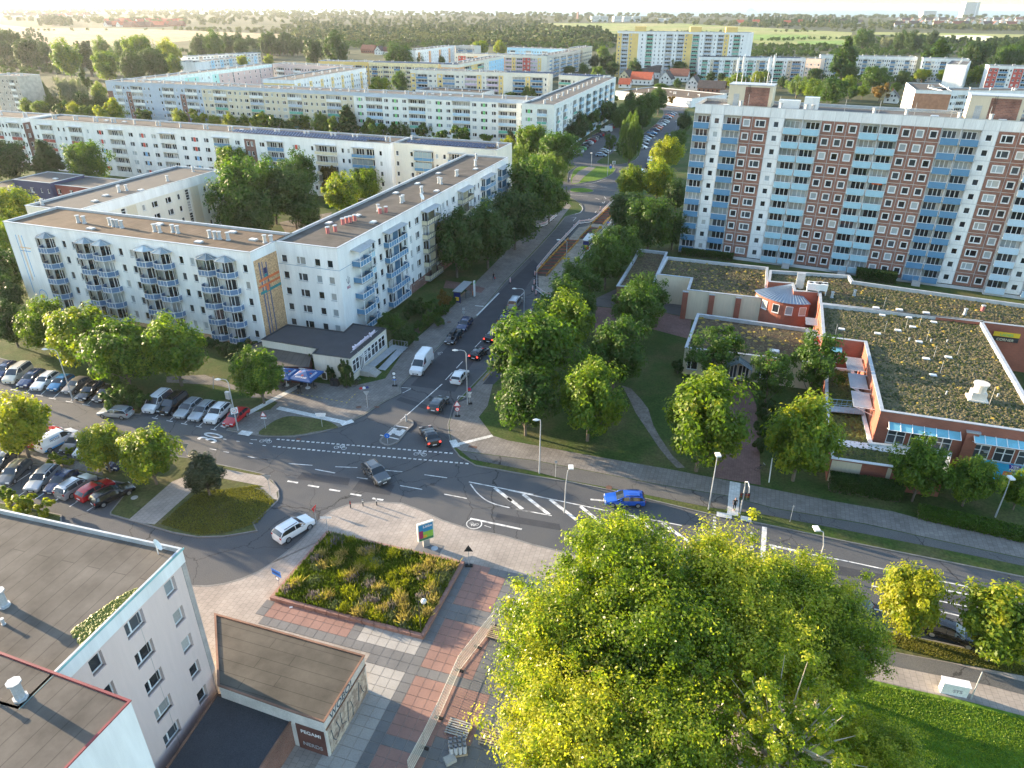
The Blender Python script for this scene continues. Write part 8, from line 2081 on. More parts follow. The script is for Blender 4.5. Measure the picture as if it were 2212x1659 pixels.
lamp(('r2',1692,895),('r2',1598,466),'street lamp with stickers at the street corner above the small white car'); lamp(('r2',2138,195),('z6',50,1485),'street lamp beside the silver minivan'); lamp(('z6',457,1385),('z6',400,1098),'street lamp standing in the construction site')
lamp(('z6',787,588),('z6',850,388),'street lamp on the sunlit grass wedge at the upper junction'); lamp(('z6',1122,550),('z6',1105,366),'street lamp by the white van at the upper junction'); lamp(('z6',1180,375),('z6',1160,290),'street lamp half way up the upper street'); lamp(('z6',660,516),('z6',662,410),'short straight lamp on the paved strip of the grass wedge','box')
lamp(('z6',1330,228),('z6',1332,158),'farthest street lamp near the end of the upper street','box')
lamp(('r3',248,1440),('r3',248,1018),'street lamp with sticker covered pole on the verge left of the mown path'); lamp(('r7',328,180),('r3',498,1388),'bent lamp behind the planes beside the hatched road marking','box'); lamp(('r7',1165,160),('r3',1660,1290),'slanting lamp left of the traffic light','box')
lamp(('r8',418,520),('r8',413,268),'lamp whose white head rises over the plane trees','box'); lamp(('r8',1455,205),('r4',2100,1472),'lamp standing in front of the blue supermarket poster','box')
p=W('r6',970,862,.3); gl_=empty('globe_lamp',(p.x,p.y,.3),0,'slim post lamp with white globe in the planting bed','street lamp'); s,z=head_at(p,'r6',963,690)
b=MB(); b.cyl(0,0,0,z-.3,.05,0,7); b.bar((0,0,z-.35),(.5,0,z-.35),.05,.05); b.build('pole',[dark_metal],gl_)
b=MB(); n=12; V=[(.5+.28*math.sin(math.pi*j/8)*math.cos(6.2832*i/n),.28*math.sin(math.pi*j/8)*math.sin(6.2832*i/n),z-.3+.28*math.cos(math.pi*j/8)) for j in range(9) for i in range(n)]
b.add(V,[(j*n+i,j*n+(i+1) % n,(j+1)*n+(i+1) % n,(j+1)*n+i) for j in range(8) for i in range(n)]); b.build('globe',[balc_white],gl_,smooth=True)
def pole(br,hr,label,r=.05,m=None,cat='pole',name='pole'):
	p=W(*br); s,z=head_at(p,*hr); b=MB(); b.tube([(0,0,0),(s,0,z)],r); return tag(b.build(name,[m or zinc],loc=(p.x,p.y,.1)),label,cat)
pole(('r8',1312,1265),('r8',1380,1106),'leaning bare metal pole on the lower right pavement'); pole(('r3',2065,1512),('r3',2092,1320),'white pole in the grass right of the red forecourt',.07,white); pole(('r1',1330,690)[:1]+(1690,770),('r1',1690,672),'thin post of the old carpet rail behind the upper row')
SIGNM={'back': grey_metal,'white': white,'red': red_paint,'blue': mat('sign_blue',(.02,.16,.6),.4),'black': dark_metal,'purple': mat('sign_purple',(.22,.03,.25),.4),'yellow': yellow_paint,'navy': mat('sign_dark_blue',(.02,.03,.15),.4)}
def sign(br,hr,parts,label,face=-90,foot=False):
	"""parts: (shape, size, colour, dz, inner colour, text)"""
	p=W(*br); s,z=head_at(p,*hr); o=empty('road_sign',(p.x,p.y,.12),R(face+90),label,'road sign')
	b=MB(); b.cyl(0,0,0,z+.2,.035,0,6); b.build('post',[zinc],o)
	if foot: b=MB(); b.box(-.4,.4,-.2,.2,0,.14); b.build('rubber_foot',[black],o)
	for k,(sh,sz,c,dz,*r) in enumerate(parts):
		for q,(m_,f,y) in enumerate([(SIGNM[c],1,-.045)]+([(SIGNM[r[0]],.74,-.052)] if r and r[0] else [])):
			b=MB(); h=sz/2*f; zc=z+dz
			if sh=='o': pts=[(h*math.cos(.3927*i),h*math.sin(.3927*i)) for i in range(16)]
			elif sh=='t': pts=[(-h,-h*.8),(h,-h*.8),(0,h)]
			elif sh=='v': pts=[(-h,h*.8),(0,-h),(h,h*.8)]
			elif sh=='w': pts=[(-h,-h*.22),(h,-h*.22),(h,h*.22),(-h,h*.22)]
			elif sh=='l': pts=[(-h,-h*.6),(h,-h*.6),(h,h*.6),(-h,h*.6)]
			else: pts=[(-h,-h),(h,-h),(h,h),(-h,h)]
			n=len(pts); b.add([(x_,y,zc+z_) for x_,z_ in pts]+[(x_,y+.02,zc+z_) for x_,z_ in pts],[tuple(range(n)),tuple(range(2*n-1,n-1,-1))]+[(i,n+i,n+(i+1) % n,(i+1) % n) for i in range(n)])
			b.build('sign_plate',[m_],o)
		if len(r)>1: wall_text(r[1],sz*.42,o,(0,-.06,zc-sz*.15),0,r[2] if len(r)>2 else dark_metal,.004,'sign_text')
	return o
sign(('r1',2105,1085),('r1',2122,972),[('t',.9,'red',0,'white'),('w',.8,'white',-.65)],'red and white warning triangle at the left end of the tactile strip')
sign(('r2',542,1072),('r2',530,970),[('w',1.5,'white',0),('w',1.3,'white',-.3)],'post with white street name blades on the forecourt lawn')
sign(('r1',1888,1102),('r1',1885,945),[('s',.95,'white',0,None),('o',.75,'red',.001,'white','30')],'white square zone sign with red ring and 30 on the lamp',-60)
sign(('r1',1488,1300),('r1',1472,1225),[('v',.9,'back',0)],'grey back of a yield sign at the car park exit'); sign(('r2',902,922),('r2',892,808),[('v',.9,'back',0)],'grey back of a yield sign on the pub forecourt kerb')
sign(('r2',1116,748),('r2',1117,655),[('o',.7,'black',.1,'white'),('o',.6,'black',-.55,'white'),('w',.6,'blue',-1.0)],'temporary dark sign pair on a rubber foot left of the delivery van',foot=True)
sign(('r2',1612,988),('r2',1602,890),[('t',1.1,'red',0,'white'),('o',.75,'red',-.9,'white','30')],'roadworks triangle above a 30 limit at the street corner',foot=True)
sign(('r2',1708,890),('r2',1703,775),[('o',.7,'purple',0,'red'),('v',.8,'white',-.8),('s',.4,'white',-1.2)],'purple no stopping disc beside the lamp at the street corner',foot=True)
sign(('r2',1060,1205),('r2',1052,1142),[('o',.75,'blue',0,None,'\u2198',white)],'round blue keep right sign on the traffic island'); sign(('r3',180,205),('r3',178,148),[('t',1.,'red',0,'white'),('l',.7,'white',-.6)],'warning triangle with white plate beside the street maples')
sign(('r2',132,1600),('r2',116,1475),[('v',.9,'back',0)],'grey back of a yield sign on the conifer island'); sign(('r6',366,252),('r6',354,162),[('v',.95,'red',0,'white')],'yield sign with red border beside the white crossover',160)
sign(('r6',431,292),('r6',408,208),[('w',1.3,'white',0)],'post with a white street name blade at the bed corner'); sign(('r6',148,610),('r6',140,530),[('l',1.3,'blue',0,None),('w',1.2,'navy',.002),('o',.55,'navy',-.75,'white')],'blue sign ending the pedestrian zone at the left bed corner',-120)
sign(('r6',1250,490),('r6',1253,388),[('t',1.0,'black',0)],'black back of a temporary warning triangle on the plaza',foot=True); sign(('z6',810,560),('z6',807,522),[('s',.9,'blue',0),('t',.8,'red',.9,'white')],'blue square sign under a red triangle on the grass wedge')
sign(('z6',836,530),('z6',833,485),[('s',1.1,'white',0,None),('o',.8,'back',.003)],'white square sign with grey disc on the grass wedge'); sign(('z6',1130,575),('z6',1126,538),[('s',.9,'blue',0),('t',.8,'red',.9,'white')],'blue sign under a triangle right of the white high van')
sign(('z6',1148,540),('z6',1146,508),[('s',1.1,'white',0)],'white square sign right of the white high van'); sign(('z6',728,1045),('z6',727,1000),[('s',.8,'yellow',0),('w',.8,'white',.7)],'yellow bus sign in the construction site'); sign(('z6',792,990),('z6',791,962),[('o',.7,'purple',0,'blue'),('s',.5,'white',-.7)],'no stopping disc behind the yellow bus sign')
sign(('z6',625,1250),('z6',618,1165),[('s',.7,'red',0),('s',.6,'white',-.8)],'red and white stop sign board by the second bus shelter'); sign(('z6',460,1290),('z6',457,1246),[('w',1.6,'yellow',0)],'yellow diversion board in front of the construction site lamp')
sign(('r2',1662,215),('r2',1660,145),[('s',.5,'back',.2),('s',.5,'back',-.5)],'small dark boards on a post beside the bus stop'); sign(('r3',376,1470),('r3',378,1350),[('o',.35,'back',0)],'thin post with small round sign back on the cycle path')
sign(('r8',262,232),('r8',275,145),[('w',.3,'back',0)],'thin pole with small plate on the right verge')
def thing_box(name,reg,x,y,dims,m,label,cat,rz=-20,z=.12,kids=None):
	p=W(reg,x,y); o=empty(name,(p.x,p.y,z),R(rz),label,cat); w,d,h=dims
	b=MB(); b.box(-w/2,w/2,-d/2,d/2,0,h); b.build('body',[m],o)
	return o
# traffic signal on a bent arm
p=W('r7',1347,188); s,z=head_at(p,'r3',1885,1482); tl_=empty('traffic_light',(p.x,p.y,.12),R(-15),'traffic light with arched pole at the pedestrian crossing','traffic light')
b=MB(); b.tube([(0,0,0),(0,0,z*.75),(-.1,-.2,z*.93),(.15,-.7,z),(.35,-1.2,z*.93),(.4,-1.3,z*.8)],[.09,.08,.07,.07,.06,.06],n=8); b.build('pole',[zinc],tl_)
for x,y,z_ in ((.4,-1.35,z*.62),(-.25,0,z*.42),(.3,.1,z*.42)):
	b=MB(); b.box(x-.16,x+.16,y-.14,y+.14,z_,z_+.95); hs=b.build('signal_head',[dark_metal],tl_)
	for q,c in enumerate(('lens_green','lens_amber','lens_red')): b=MB(); b.cyl(0,0,0,.03,.1,0,10); o=b.build('lens',[mat(c,{'lens_green': (.02,.1,.04),'lens_amber': (.2,.1,.02),'lens_red': (.2,.02,.02)}[c],.3)],hs,(x,y-.14,z_+.18+q*.3)); o.rotation_euler=(math.pi/2,0,0)
# bollards, cabinets, poster case
for i,(x,y) in enumerate(((563,152),(635,140),(715,136))):
	p=W('r6',x,y); o=empty('bollard',(p.x,p.y,.12),0,['left','middle','right'][i]+' one of three striped bollards at the plaza tip','bollard','striped bollards at the plaza tip')
	b=MB(); b.cyl(0,0,0,1.05,.07,0,8); b.build('post',[dark_metal],o); b=MB(); b.cyl(0,0,.62,.78,.075,0,8); b.cyl(0,0,.9,.98,.075,0,8); b.build('reflective_band',[white if i else red_paint],o)
p=W('r2',1206,1028); tag((lambda b: (b.cyl(0,0,0,1.1,.13,0,8),b.build('bollard',[zinc],loc=(p.x,p.y,.1)))[1])(MB()),'short grey bollard on the far end of the traffic island','bollard')
o=thing_box('utility_cabinet','r8',1205,1225,(2.1,.7,1.25),balc_white,'pale utility cabinet with graffiti on the lower right pavement','cabinet',-15); b=MB(); b.box(-1.12,1.12,-.42,.42,1.25,1.33); b.build('lid',[white],o); wall_text('STS',.5,o,(.2,-.37,.4),0,mat('faded_ink',(.3,.25,.3),.8),.004,'graffiti')
o=thing_box('lamp_cabinet','r1',1862,1095,(.6,.4,1.1),grey_metal,'grey box mounted half way up the lamp beside the red hatchback','cabinet',-20,5.2)
cl=thing_box('poster_case','r6',1003,372,(.75,.28,.95),concrete,'advertising case with colourful poster reading Liebe on the plaza','poster case',28)
b=MB(); b.box(-.95,.95,-.16,.16,.95,3.35); b.build('case',[mat('case_ivory',(.7,.68,.6),.4)],cl)
for x0,x1,z0,z1,c,y in ((-.83,.83,1.05,3.22,(.03,.25,.5),0),(-.83,.83,1.05,2.2,(.25,.5,.08),.004),(-.83,.1,1.05,1.75,(.65,.4,.05),.008),(-.83,-.35,1.25,2.4,(.35,.03,.12),.012),(-.83,.83,1.05,1.35,(.05,.2,.1),.016)):
	b=MB(); b.box(x0,x1,-.17-y,-.165-y,z0,z1); b.build('poster',[mat('poster_%d' % int(y*1000),c,.4,.05)],cl)
wall_text('Liebe',.5,cl,(.2,-.19,2.75),0,white,.004,'poster_lettering')
b=MB(); b.box(-1.3,1.6,-1.2,.9,0,.012); p=W('r6',1010,385); tag(b.build('paving_patch',[slab_dark],loc=(p.x,p.y,.1225),rz=R(-17)),kind='structure'); disc('manhole_cover','r6',1050,388,.4,zinc,.137,'round grey manhole cover next to the poster case','manhole')
# parasols, tables and chairs of the pub
navy_cloth=mat('parasol_blue',(.02,.08,.24),.8,.06)
for i,(x,y,lb) in enumerate(((428,765,'blue square parasol with white and red print before the pub door'),(262,745,'second blue parasol half hidden by the maple before the pub'))):
	p=W('r2',x,y); o=empty('parasol',(p.x,p.y,.13),R(-18),lb,'parasol','blue parasols of the pub'); b=MB(); h=2.0
	for k in range(4):
		a,c=[(-h,-h),(h,-h),(h,h),(-h,h)][k],[(-h,-h),(h,-h),(h,h),(-h,h)][(k+1) % 4]; b.add([(*a,2.35),(*c,2.35),(0,0,3.0)],[(0,1,2)]); b.quad((*a,2.15),(*c,2.15),(*c,2.35),(*a,2.35))
	b.build('canopy',[navy_cloth],o); b=MB(); b.cyl(0,0,0,3.,.035); b.cyl(0,0,0,.12,.4,0,12); b.build('pole',[white],o)
	for k in range(4):
		t_=wall_text('ROSTOCKER',.38,o,(0,0,0),0,white,.003,'parasol_lettering',.9); a=k*math.pi/2; t_.rotation_euler=(R(22),0,a); t_.location=(math.sin(a)*1.5,-math.cos(a)*1.5,2.55)
		b=MB(); b.cyl(0,0,0,.01,.2,0,10); q=b.build('parasol_emblem',[mat('emblem_red',(.3,.06,.05),.7)],o,(math.sin(a)*.95,-math.cos(a)*.95,2.72)); q.rotation_euler=(R(18),0,a)
CHM=None
def chair(x,y,rz,label):
	global CHM
	if CHM is None:
		s=MB(); s.box(-.24,.24,-.24,.24,.42,.46); k=MB(); k.box(-.24,.24,.2,.25,.46,.92); l=MB(); l.box(-.02,.02,-.02,.02,0,.42); CHM=(s.mesh('seat',[dark_metal]),k.mesh('backrest',[dark_metal]),l.mesh('leg',[dark_metal]))
	o=empty('chair',(x,y,.13),rz,label,'chair','dark chairs of the pub'); link('seat',CHM[0],o); link('backrest',CHM[1],o)
	for sx in (-.2,.2):
		for sy in (-.2,.2): link('leg',CHM[2],o,(sx,sy,0))
for i,(x,y) in enumerate(((380,755),(405,742),(485,765),(465,745),(240,765),(285,740))): p=W('r2',x,y); chair(p.x,p.y,i*1.1,f'{ORD[i]} dark garden chair from the right group under the blue parasols')
p=W('r2',440,748); o=empty('table',(p.x,p.y,.13),0,'small round table under the blue parasol before the pub','table'); b=MB(); b.cyl(0,0,.72,.75,.45,0,12); b.build('tabletop',[mat('table_wood',(.35,.2,.12),.6)],o); b=MB(); b.cyl(0,0,0,.72,.04); b.build('leg',[dark_metal],o)
for i,(x,y) in enumerate(((628,742),(660,745))): o=thing_box('wheelie_bin','r2',x,y,(.6,.65,1.0),dark_metal,['left','right'][i]+' dark wheelie bin between the thujas','bin'); b=MB(); b.box(-.33,.33,-.37,.35,1.0,1.08); b.build('lid',[black],o)
o=thing_box('notice_board','r2',563,712,(.9,.1,1.3),balc_white,'white framed notice board between the thujas','notice board',-18,.5); b=MB(); b.box(-.38,.38,-.06,-.052,.1,1.2); b.build('poster',[mat('board_black',(.04,.035,.02),.5,.3)],o)
for i,(x,y,c) in enumerate(((848,770,'red'),(872,767,'white'),(897,762,'navy'))): p=W('r2',x,y); b=MB(); b.cyl(0,0,0,.22,.3,0,10,.18); tag(b.build('painted_stone',[SIGNM[c]],loc=(p.x,p.y,.12)),{'red': 'red','white': 'white','navy': 'blue'}[c]+' painted stone on the shop forecourt','stone')
def wheel_ring(b,cx,r=.34):
	n=12; b.tube([(cx+r*math.cos(6.2832*q/n),0,r+r*math.sin(6.2832*q/n)) for q in range(n+1)],.022,n=4)
def bicycle(x,y,z,rz,label,m=None):
	o=empty('bicycle',(x,y,z),rz,label,'bicycle')
	for cx_ in (-.52,.52): b=MB(); wheel_ring(b,cx_); b.build('wheel',[black],o)
	b=MB(); [b.bar(a,c,.035,.035) for a,c in (((-.52,0,.34),(-.15,0,.85)),((-.15,0,.8),(.38,0,.85)),((.38,0,.85),(-.05,0,.34)),((-.05,0,.34),(-.15,0,.85)),((-.52,0,.34),(-.05,0,.34)),((.52,0,.34),(.36,0,1.0)))]; b.build('frame',[m or dark_metal],o)
	b=MB(); b.box(-.3,-.02,-.07,.07,.9,.96); b.build('saddle',[black],o); b=MB(); b.bar((.34,-.28,1.03),(.34,.28,1.03),.03,.03); b.build('handlebar',[zinc],o); return o
p=W('r2',815,745); bicycle(p.x,p.y,.12,R(60),'left bicycle parked beside the thujas at the shop corner'); p=W('r2',830,740); bicycle(p.x,p.y,.12,R(50),'right bicycle parked beside the thujas at the shop corner'); p=W('r4',125,1420); bicycle(p.x,p.y,.12,R(10),'bicycle leaning at the lower end of the red forecourt')
o=thing_box('pushchair','r2',362,800,(.5,.8,.5),dark_metal,'dark pushchair standing on the white tactile strip','pushchair',20,.5); b=MB(); b.add([(-.25,.4,.5),(.25,.4,.5),(.25,0,.85),(-.25,0,.85)],[(0,1,2,3)]); b.build('hood',[black],o)
for sx in (-.22,.22):
	for sy in (-.3,.3): b=MB(); b.cyl(0,0,-.04,.04,.14,0,10); q=b.build('wheel',[black],o,(sx,sy,-.3)); q.rotation_euler=(0,math.pi/2,0)
# bus shelters
def shelter(reg,a,c,label):
	A_,B_=W(reg,*a),W(reg,*c); L_=(B_-A_).length; o=empty('bus_shelter',(A_.x,A_.y,.12),math.atan2(B_.y-A_.y,B_.x-A_.x),label,'bus shelter')
	b=MB(); b.box(-.2,L_+.2,-.2,1.7,2.5,2.62); b.build('roof',[grey_metal],o)
	for x in (0,L_/2,L_):
		for y in (.1,1.5): b=MB(); b.box(x-.04,x+.04,y-.04,y+.04,0,2.5); b.build('post',[dark_metal],o)
	b=MB(); b.quad((0,1.5,.3),(L_,1.5,.3),(L_,1.5,2.3),(0,1.5,2.3)); b.quad((L_,.1,.3),(L_,1.5,.3),(L_,1.5,2.3),(L_,.1,2.3)); b.build('glass_wall',[GLSC],o)
	b=MB(); b.box(.6,L_-.5,1.0,1.4,.42,.48); b.build('bench',[mat('bench_wood',(.3,.2,.12),.7)],o)
	b=MB(); b.box(-.1,.06,.1,1.5,.25,2.3); b.build('advert_case',[SIGNM['navy']],o); b=MB(); b.box(-.11,-.1,.4,1.2,.6,1.4); b.build('poster',[yellow_paint],o)
shelter('z5',(1640,1605),(1722,1525),'bus shelter with advert case on the left sidewalk'); shelter('z6',(640,1185),(680,1130),'second bus shelter behind the construction pit')
o=thing_box('stop_pillar','z5',1746,1545,(.5,.25,3.4),balc_white,'tall white bus stop pillar beside the shelter','bus stop pillar',70); b=MB(); b.cyl(0,0,0,.03,.22,0,14); q=b.build('stop_symbol',[p_green],o,(0,-.14,3.0)); q.rotation_euler=(math.pi/2,0,0)
thing_box('waste_bin','z5',1740,1535,(.4,.4,.8),mat('bin_orange',(.6,.15,.03),.5),'orange waste bin at the bus stop pillar','bin')
# construction site
sand=ground_mat('sand_and_rubble',[(.2,.175,.14),(.3,.265,.21),(.36,.32,.26)],.6,4.,.95,.6)
over('construction_ground','z6',[(240,1380),(420,1160),(560,1000),(650,985),(705,950),(850,790),(835,890),(760,1000),(640,1130),(560,1240),(470,1380),(400,1500),(300,1530),(245,1500)],sand,.135)
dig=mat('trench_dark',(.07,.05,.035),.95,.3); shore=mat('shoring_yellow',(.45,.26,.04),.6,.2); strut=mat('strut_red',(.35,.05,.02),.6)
for i,(a,c,w,lb) in enumerate((((262,1385),(525,1100),1.6,'long trench with yellow shoring boards nearest the camera'),((610,1095),(700,1000),1.5,'short middle trench with yellow shoring boards'),((715,975),(838,850),1.7,'far trench with yellow shoring boards at the upper junction'))):
	A_,B_=W('z6',*a),W('z6',*c); L_=(B_-A_).length; o=empty('shored_trench',(A_.x,A_.y,.13),math.atan2(B_.y-A_.y,B_.x-A_.x),lb,'trench')
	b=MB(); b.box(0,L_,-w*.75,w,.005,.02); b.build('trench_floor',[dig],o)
	n=max(2,int(L_/2.6)); m_=MB(); m_.box(.03,L_/n-.03,-.04,.04,0,.55); me=m_.mesh('shoring_board',[shore]); st_=MB(); st_.bar((0,-w,.7),(0,w,.4),.1,.1); ms_=st_.mesh('strut',[strut])
	for q in range(n): link('shoring_board',me,o,(q*L_/n,w,0)); link('shoring_board',me,o,(q*L_/n,-w*.75,0)); link('strut',ms_,o,(q*L_/n+.5,0,0))
rw_b=MB(); rw_b.box(0,1.9,-.03,.03,.75,.98,0); rw_b.box(0,1.9,-.03,.03,.12,.25,0); [rw_b.box(q*.38,q*.38+.05,-.02,.02,.25,.75,0) for q in range(6)]; rw_b.box(0,.06,-.03,.03,0,1.0,0)
rwm=rw_b.mesh('barrier_panel',[white]); rs=MB(); [rs.box(.1+q*.36,.28+q*.36,-.035,.035,.77,.96) for q in range(5)]; rsm=rs.mesh('red_stripe',[red_paint])
def barrier(reg,pts,label,mesh=None,step=2.0,stripes_=True,foot=True,name='site_barrier'):
	P_=WL(reg,pts); o=empty(name,(P_[0].x,P_[0].y,.12),0,label,'barrier')
	fm=MB(); fm.box(-.12,.12,-.38,.38,0,.12); fme=fm.mesh('rubber_foot',[black])
	for A_,B_ in zip(P_,P_[1:]):
		n=max(1,round((B_-A_).length/step)); an=math.atan2(B_.y-A_.y,B_.x-A_.x); sc=(B_-A_).length/n/step
		for q in range(n):
			p=A_.lerp(B_,q/n)-P_[0]; k=link('barrier_panel',mesh or rwm,o,(p.x,p.y,0),an,scale=(sc*step/1.95 if mesh is None else sc,1,1))
			if stripes_: link('red_stripe',rsm,k)
			if foot: link('rubber_foot',fme,o,(p.x,p.y,0),an)
barrier('z6',[(400,1562),(290,1548),(228,1500),(228,1345),(350,1195),(560,972),(655,962),(705,928),(855,768)],'long red and white barrier round the construction pit'); barrier('z6',[(140,968),(235,1000),(300,984),(388,908)],'short red and white barrier on the left sidewalk')
barrier('z6',[(500,1370),(590,1240),(700,1110),(820,960)],'barrier on the sidewalk side of the construction pit'); barrier('z6',[(1255,50),(1420,60)],'white and red barrier closing the far street end')
for i,(rg,x,y) in enumerate((('z6',212,1380),('z6',208,1450),('z6',195,1500),('z6',222,1530),('z6',265,1310),('z6',460,1075),('z6',520,1005),('z6',568,970),('z6',730,860),('z6',18,1435),('z6',412,1130))):
	p=W(rg,x,y); o=empty('warning_beacon',(p.x,p.y,.01),R(-20),f'{ORD[i]} red and white warning beacon beside the construction pit','beacon','warning beacons at the pit'); b=MB(); b.box(-.13,.13,-.03,.03,.15,1.15); b.build('blade',[white],o)
	b=MB(); [b.box(-.135,.135,-.035,.035,z_,z_+.14) for z_ in (.25,.55,.85)]; b.build('red_stripe',[red_paint],o); b=MB(); b.box(-.2,.2,-.4,.4,0,.12); b.build('rubber_foot',[black],o)
b=MB(); b.bar((0,0,.5),((W('r2',1925,580)-W('r2',1815,722)).length,0,.5),.1,.18); p=W('r2',1815,722); tag(b.build('orange_barrier_beam',[shore],loc=(p.x,p.y,.05),rz=R(70)),'long orange barrier beam at the right kerb below the maples','barrier')
# white mesh fence on the plaza with pallets and pipes behind it
mf=MB(); mf.tube([(0,0,.1),(0,0,2.0),(3.4,0,2.0),(3.4,0,.1),(0,0,.1)],.03,n=5); [mf.box(q*.17,q*.17+.035,-.008,.008,.1,2.0) for q in range(1,20)]; [mf.box(0,3.4,-.01,.01,z_,z_+.03) for z_ in (.5,.9,1.3,1.7)]
barrier('r6',[(1398,838),(1195,1100),(1075,1375),(990,1550),(900,1720)],'long white mesh fence across the plaza on rubber feet',mf.mesh('barrier_panel',[mat('fence_ivory',(.68,.64,.56),.6)]),3.5,False,True,'mesh_fence')
p=W('r6',1185,1560); o=empty('pipe_stack',(p.x,p.y,.14),R(10),'pallet of pale short concrete pipes standing upright behind the fence','pipes'); b=MB(); [b.box(-.75,.75,y-.06,y+.06,0,.12) for y in (-.6,-.3,0,.3,.6)]; b.build('pallet',[mat('pallet_wood',(.4,.3,.2),.8)],o)
pm_=MB(); pm_.cyl(0,0,.12,1.0,.17,0,12,cap=False); pm_.cyl(0,0,.12,1.0,.13,0,12,cap=False); pme=pm_.mesh('pipe',[mat('pale_pipe',(.55,.55,.57),.6)])
for x in range(4):
	for y in range(3): link('pipe',pme,o,(-.54+x*.36,-.4+y*.38,0))
for x,y,lb in ((1190,1440,'grey plastic frames stacked behind the pipe pallet'),(1420,890,'wooden pallet stack behind the upper end of the fence'),(1385,1500,'reddish wooden pallet at the tree edge')):
	p=W('r6',x,y); o=empty('pallet',(p.x,p.y,.14),R(-17),lb,'pallet')
	for q in range(7): b=MB(); b.box(-1.,1.,-.75+q*.22,-.63+q*.22,.2+(q % 2)*.01,.24); b.build('board',[MATS['pallet_wood'] if x>1200 else concrete],o)
	b=MB(); [b.box(x_-.06,x_+.06,-.75,.7,0,.2) for x_ in (-.9,0,.9)]; b.build('bearer',[MATS['pallet_wood']],o)
o=thing_box('paving_bundle','r6',1140,1625,(.9,.7,.35),concrete,'small block of slabs near the lower photo edge behind the fence','slabs',30); o=thing_box('paper_scrap','r6',217,731,(.3,.2,.03),white,'scrap of white paper before the red slabs','litter',10,.145)
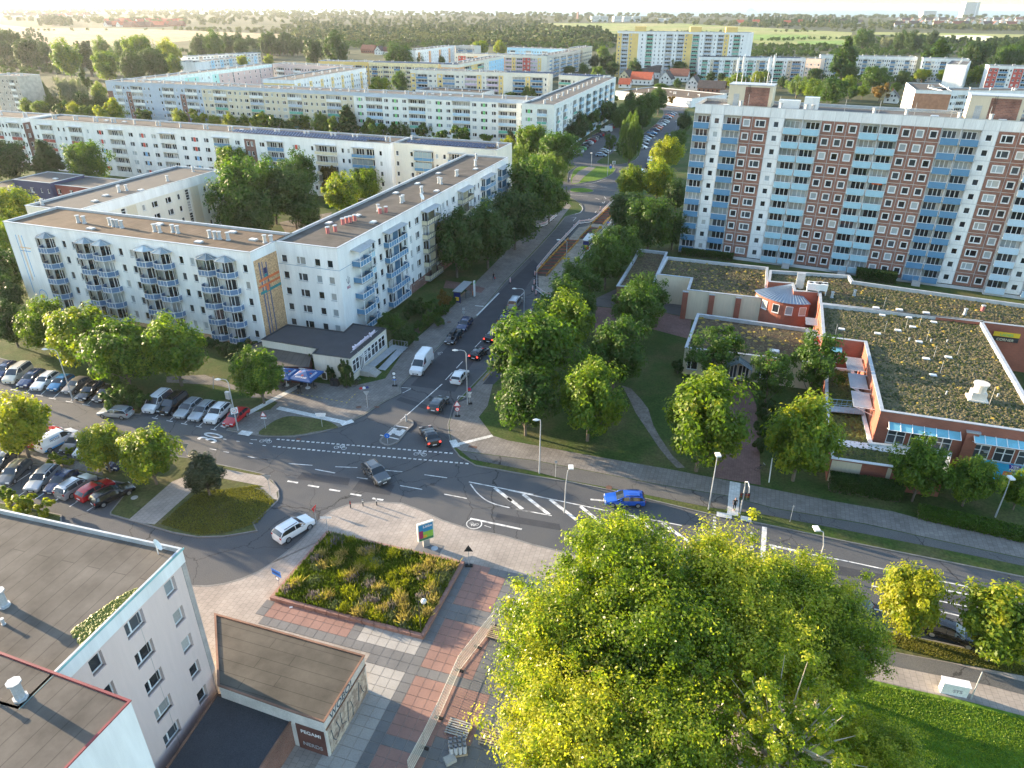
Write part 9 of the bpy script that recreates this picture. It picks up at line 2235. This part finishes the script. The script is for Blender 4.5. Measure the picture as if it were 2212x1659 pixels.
# ================================================================== PEOPLE
def person(x,y,z,rz,cols,label,pose='stand',s=1.06):
	"""cols: skin, hair, top, legs, shoes"""
	if pose=='ride': hip=(0,0,.98); kn=[(.38,-.1,.78),(.28,.1,.95)]; ft=[(.1,-.1,.28),(.02,.1,.52)]; sh=(.3,0,1.42); hd=(.42,0,1.68); el=[(.45,-.22,1.2),(.45,.22,1.2)]; ha=[(.62,-.24,1.08),(.62,.24,1.08)]
	elif pose=='walk': hip=(0,0,.92); kn=[(.2,-.09,.5),(-.02,.09,.48)]; ft=[(.32,-.09,.07),(-.3,.09,.12)]; sh=(.02,0,1.42); hd=(.05,0,1.66); el=[(-.12,-.24,1.14),(.16,.24,1.14)]; ha=[(-.05,-.25,.88),(.32,.24,.95)]
	else: hip=(0,0,.92); kn=[(.03,-.1,.5),(.03,.1,.5)]; ft=[(0,-.11,.07),(0,.11,.07)]; sh=(0,0,1.42); hd=(.03,0,1.66); el=[(-.04,-.25,1.14),(-.04,.25,1.14)]; ha=[(.12,-.2,.95),(.12,.2,.95)]
	V=[hip]; Rd=[(.15,.12)]; E_=[]
	def ad(p,r,q): V.append(p); Rd.append(r if isinstance(r,tuple) else (r,r)); E_.append((q,len(V)-1)); return len(V)-1
	w=ad(((hip[0]+sh[0])/2,0,(hip[2]+sh[2])/2),(.14,.11),0); c=ad((sh[0],0,sh[2]-.06),(.17,.12),w); nk=ad((sh[0]*.7+hd[0]*.3,0,sh[2]+.07),.055,c); h=ad((hd[0],0,hd[2]),(.095,.11),nk); ad((hd[0],0,hd[2]+.1),.07,h)
	for i,sy in enumerate((-1,1)):
		t=ad((hip[0],sy*.1,hip[2]-.08),.095,0); k=ad(kn[i],.065,t); f=ad(ft[i],.045,k); ad((ft[i][0]+.17,ft[i][1],ft[i][2]-.03),.04,f)
		a=ad((sh[0],sy*.19,sh[2]-.03),.06,c); e=ad(el[i],.045,a); q=ad(ha[i],.032,e); ad((ha[i][0]+.06,ha[i][1],ha[i][2]-.06),.025,q)
	me=bpy.data.meshes.new('person'); me.from_pydata(V,E_,[]); o=bpy.data.objects.new('person',me); COL.objects.link(o)
	o.modifiers.new('skin','SKIN'); o.modifiers.new('smooth','SUBSURF').levels=1
	sv=me.skin_vertices[0].data
	for i,r in enumerate(Rd): sv[i].radius=r
	sv[0].use_root=True
	m2=bpy.data.meshes.new_from_object(o.evaluated_get(bpy.context.evaluated_depsgraph_get())); bpy.data.objects.remove(o)
	m2.materials.clear(); [m2.materials.append(m) for m in cols]
	for f in m2.polygons:
		z_=f.center.z; arm=abs(f.center.y)>.2 and z_<sh[2]-.12; f.use_smooth=True
		f.material_index=1 if z_>hd[2]+.07 or (z_>hd[2]-.12 and f.center.x<hd[0]-.02) else 0 if z_>sh[2]+.03 or (arm and z_>.7 and pose != 'ride' or (arm and pose=='ride')) else 2 if z_>hip[2]+.02 else 3 if z_>.12 and not (pose=='ride' and z_<.2) else 4
	r=empty('person',(x,y,z),rz,label,'person'); r.scale=(s,s,s); link('body',m2,r); return r
skin=mat('skin',(.45,.27,.2),.6,.04); hairb=mat('hair_brown',(.06,.035,.02),.7); hairl=mat('hair_blond',(.4,.28,.14),.7); cb_=mat('black_cloth',(.015,.015,.018),.85); cy_=mat('ochre_shirt',(.45,.28,.1),.85); cn=mat('dark_jeans',(.03,.04,.08),.85)
p=W('r7',1312,165); person(p.x,p.y,.13,R(-95),[skin,hairb,cb_,cb_,mat('pink_shoes',(.6,.3,.32),.7)],'woman in black waiting at the pedestrian crossing')
p=W('z5',1897,1422); person(p.x,p.y,.13,R(70),[skin,hairb,cb_,cn,cb_],'person in black with a red bag walking up the left sidewalk','walk'); b=MB(); b.box(-.12,.12,-.05,.05,.45,.75); tag(b.build('bag',[red_paint],loc=(p.x+.3,p.y+.1,.13)),'small red bag in the hand of the walking person','bag')
p=W('r1',312,912); bk=bicycle(p.x,p.y,.01,R(165),'dark bicycle ridden along the road by a cyclist'); bk.scale=(1.06,)*3; person(p.x+.12,p.y-.03,.0,R(165),[skin,hairl,cy_,cn,cb_],'cyclist in an ochre shirt riding past the parked cars','ride')
p=W('z6',490,645); person(p.x,p.y,.13,R(200),[skin,hairb,mat('blue_shirt',(.1,.2,.4),.8),cn,cb_],'distant pedestrian in blue near the sunlit grass wedge','walk')
# ================================================================== HAZE
hz,nt,out=_new('haze'); pv=nt.nodes.new('ShaderNodeVolumePrincipled'); pv.inputs['Color'].default_value=(.9,.95,1,1); pv.inputs['Density'].default_value=HAZE; pv.inputs['Anisotropy'].default_value=.5
nt.links.new(pv.outputs[0],out.inputs['Volume'])
b=MB(); b.box(-9500,9500,-400,13000,-1.5,70); tag(b.build('haze',[hz]),kind='stuff')
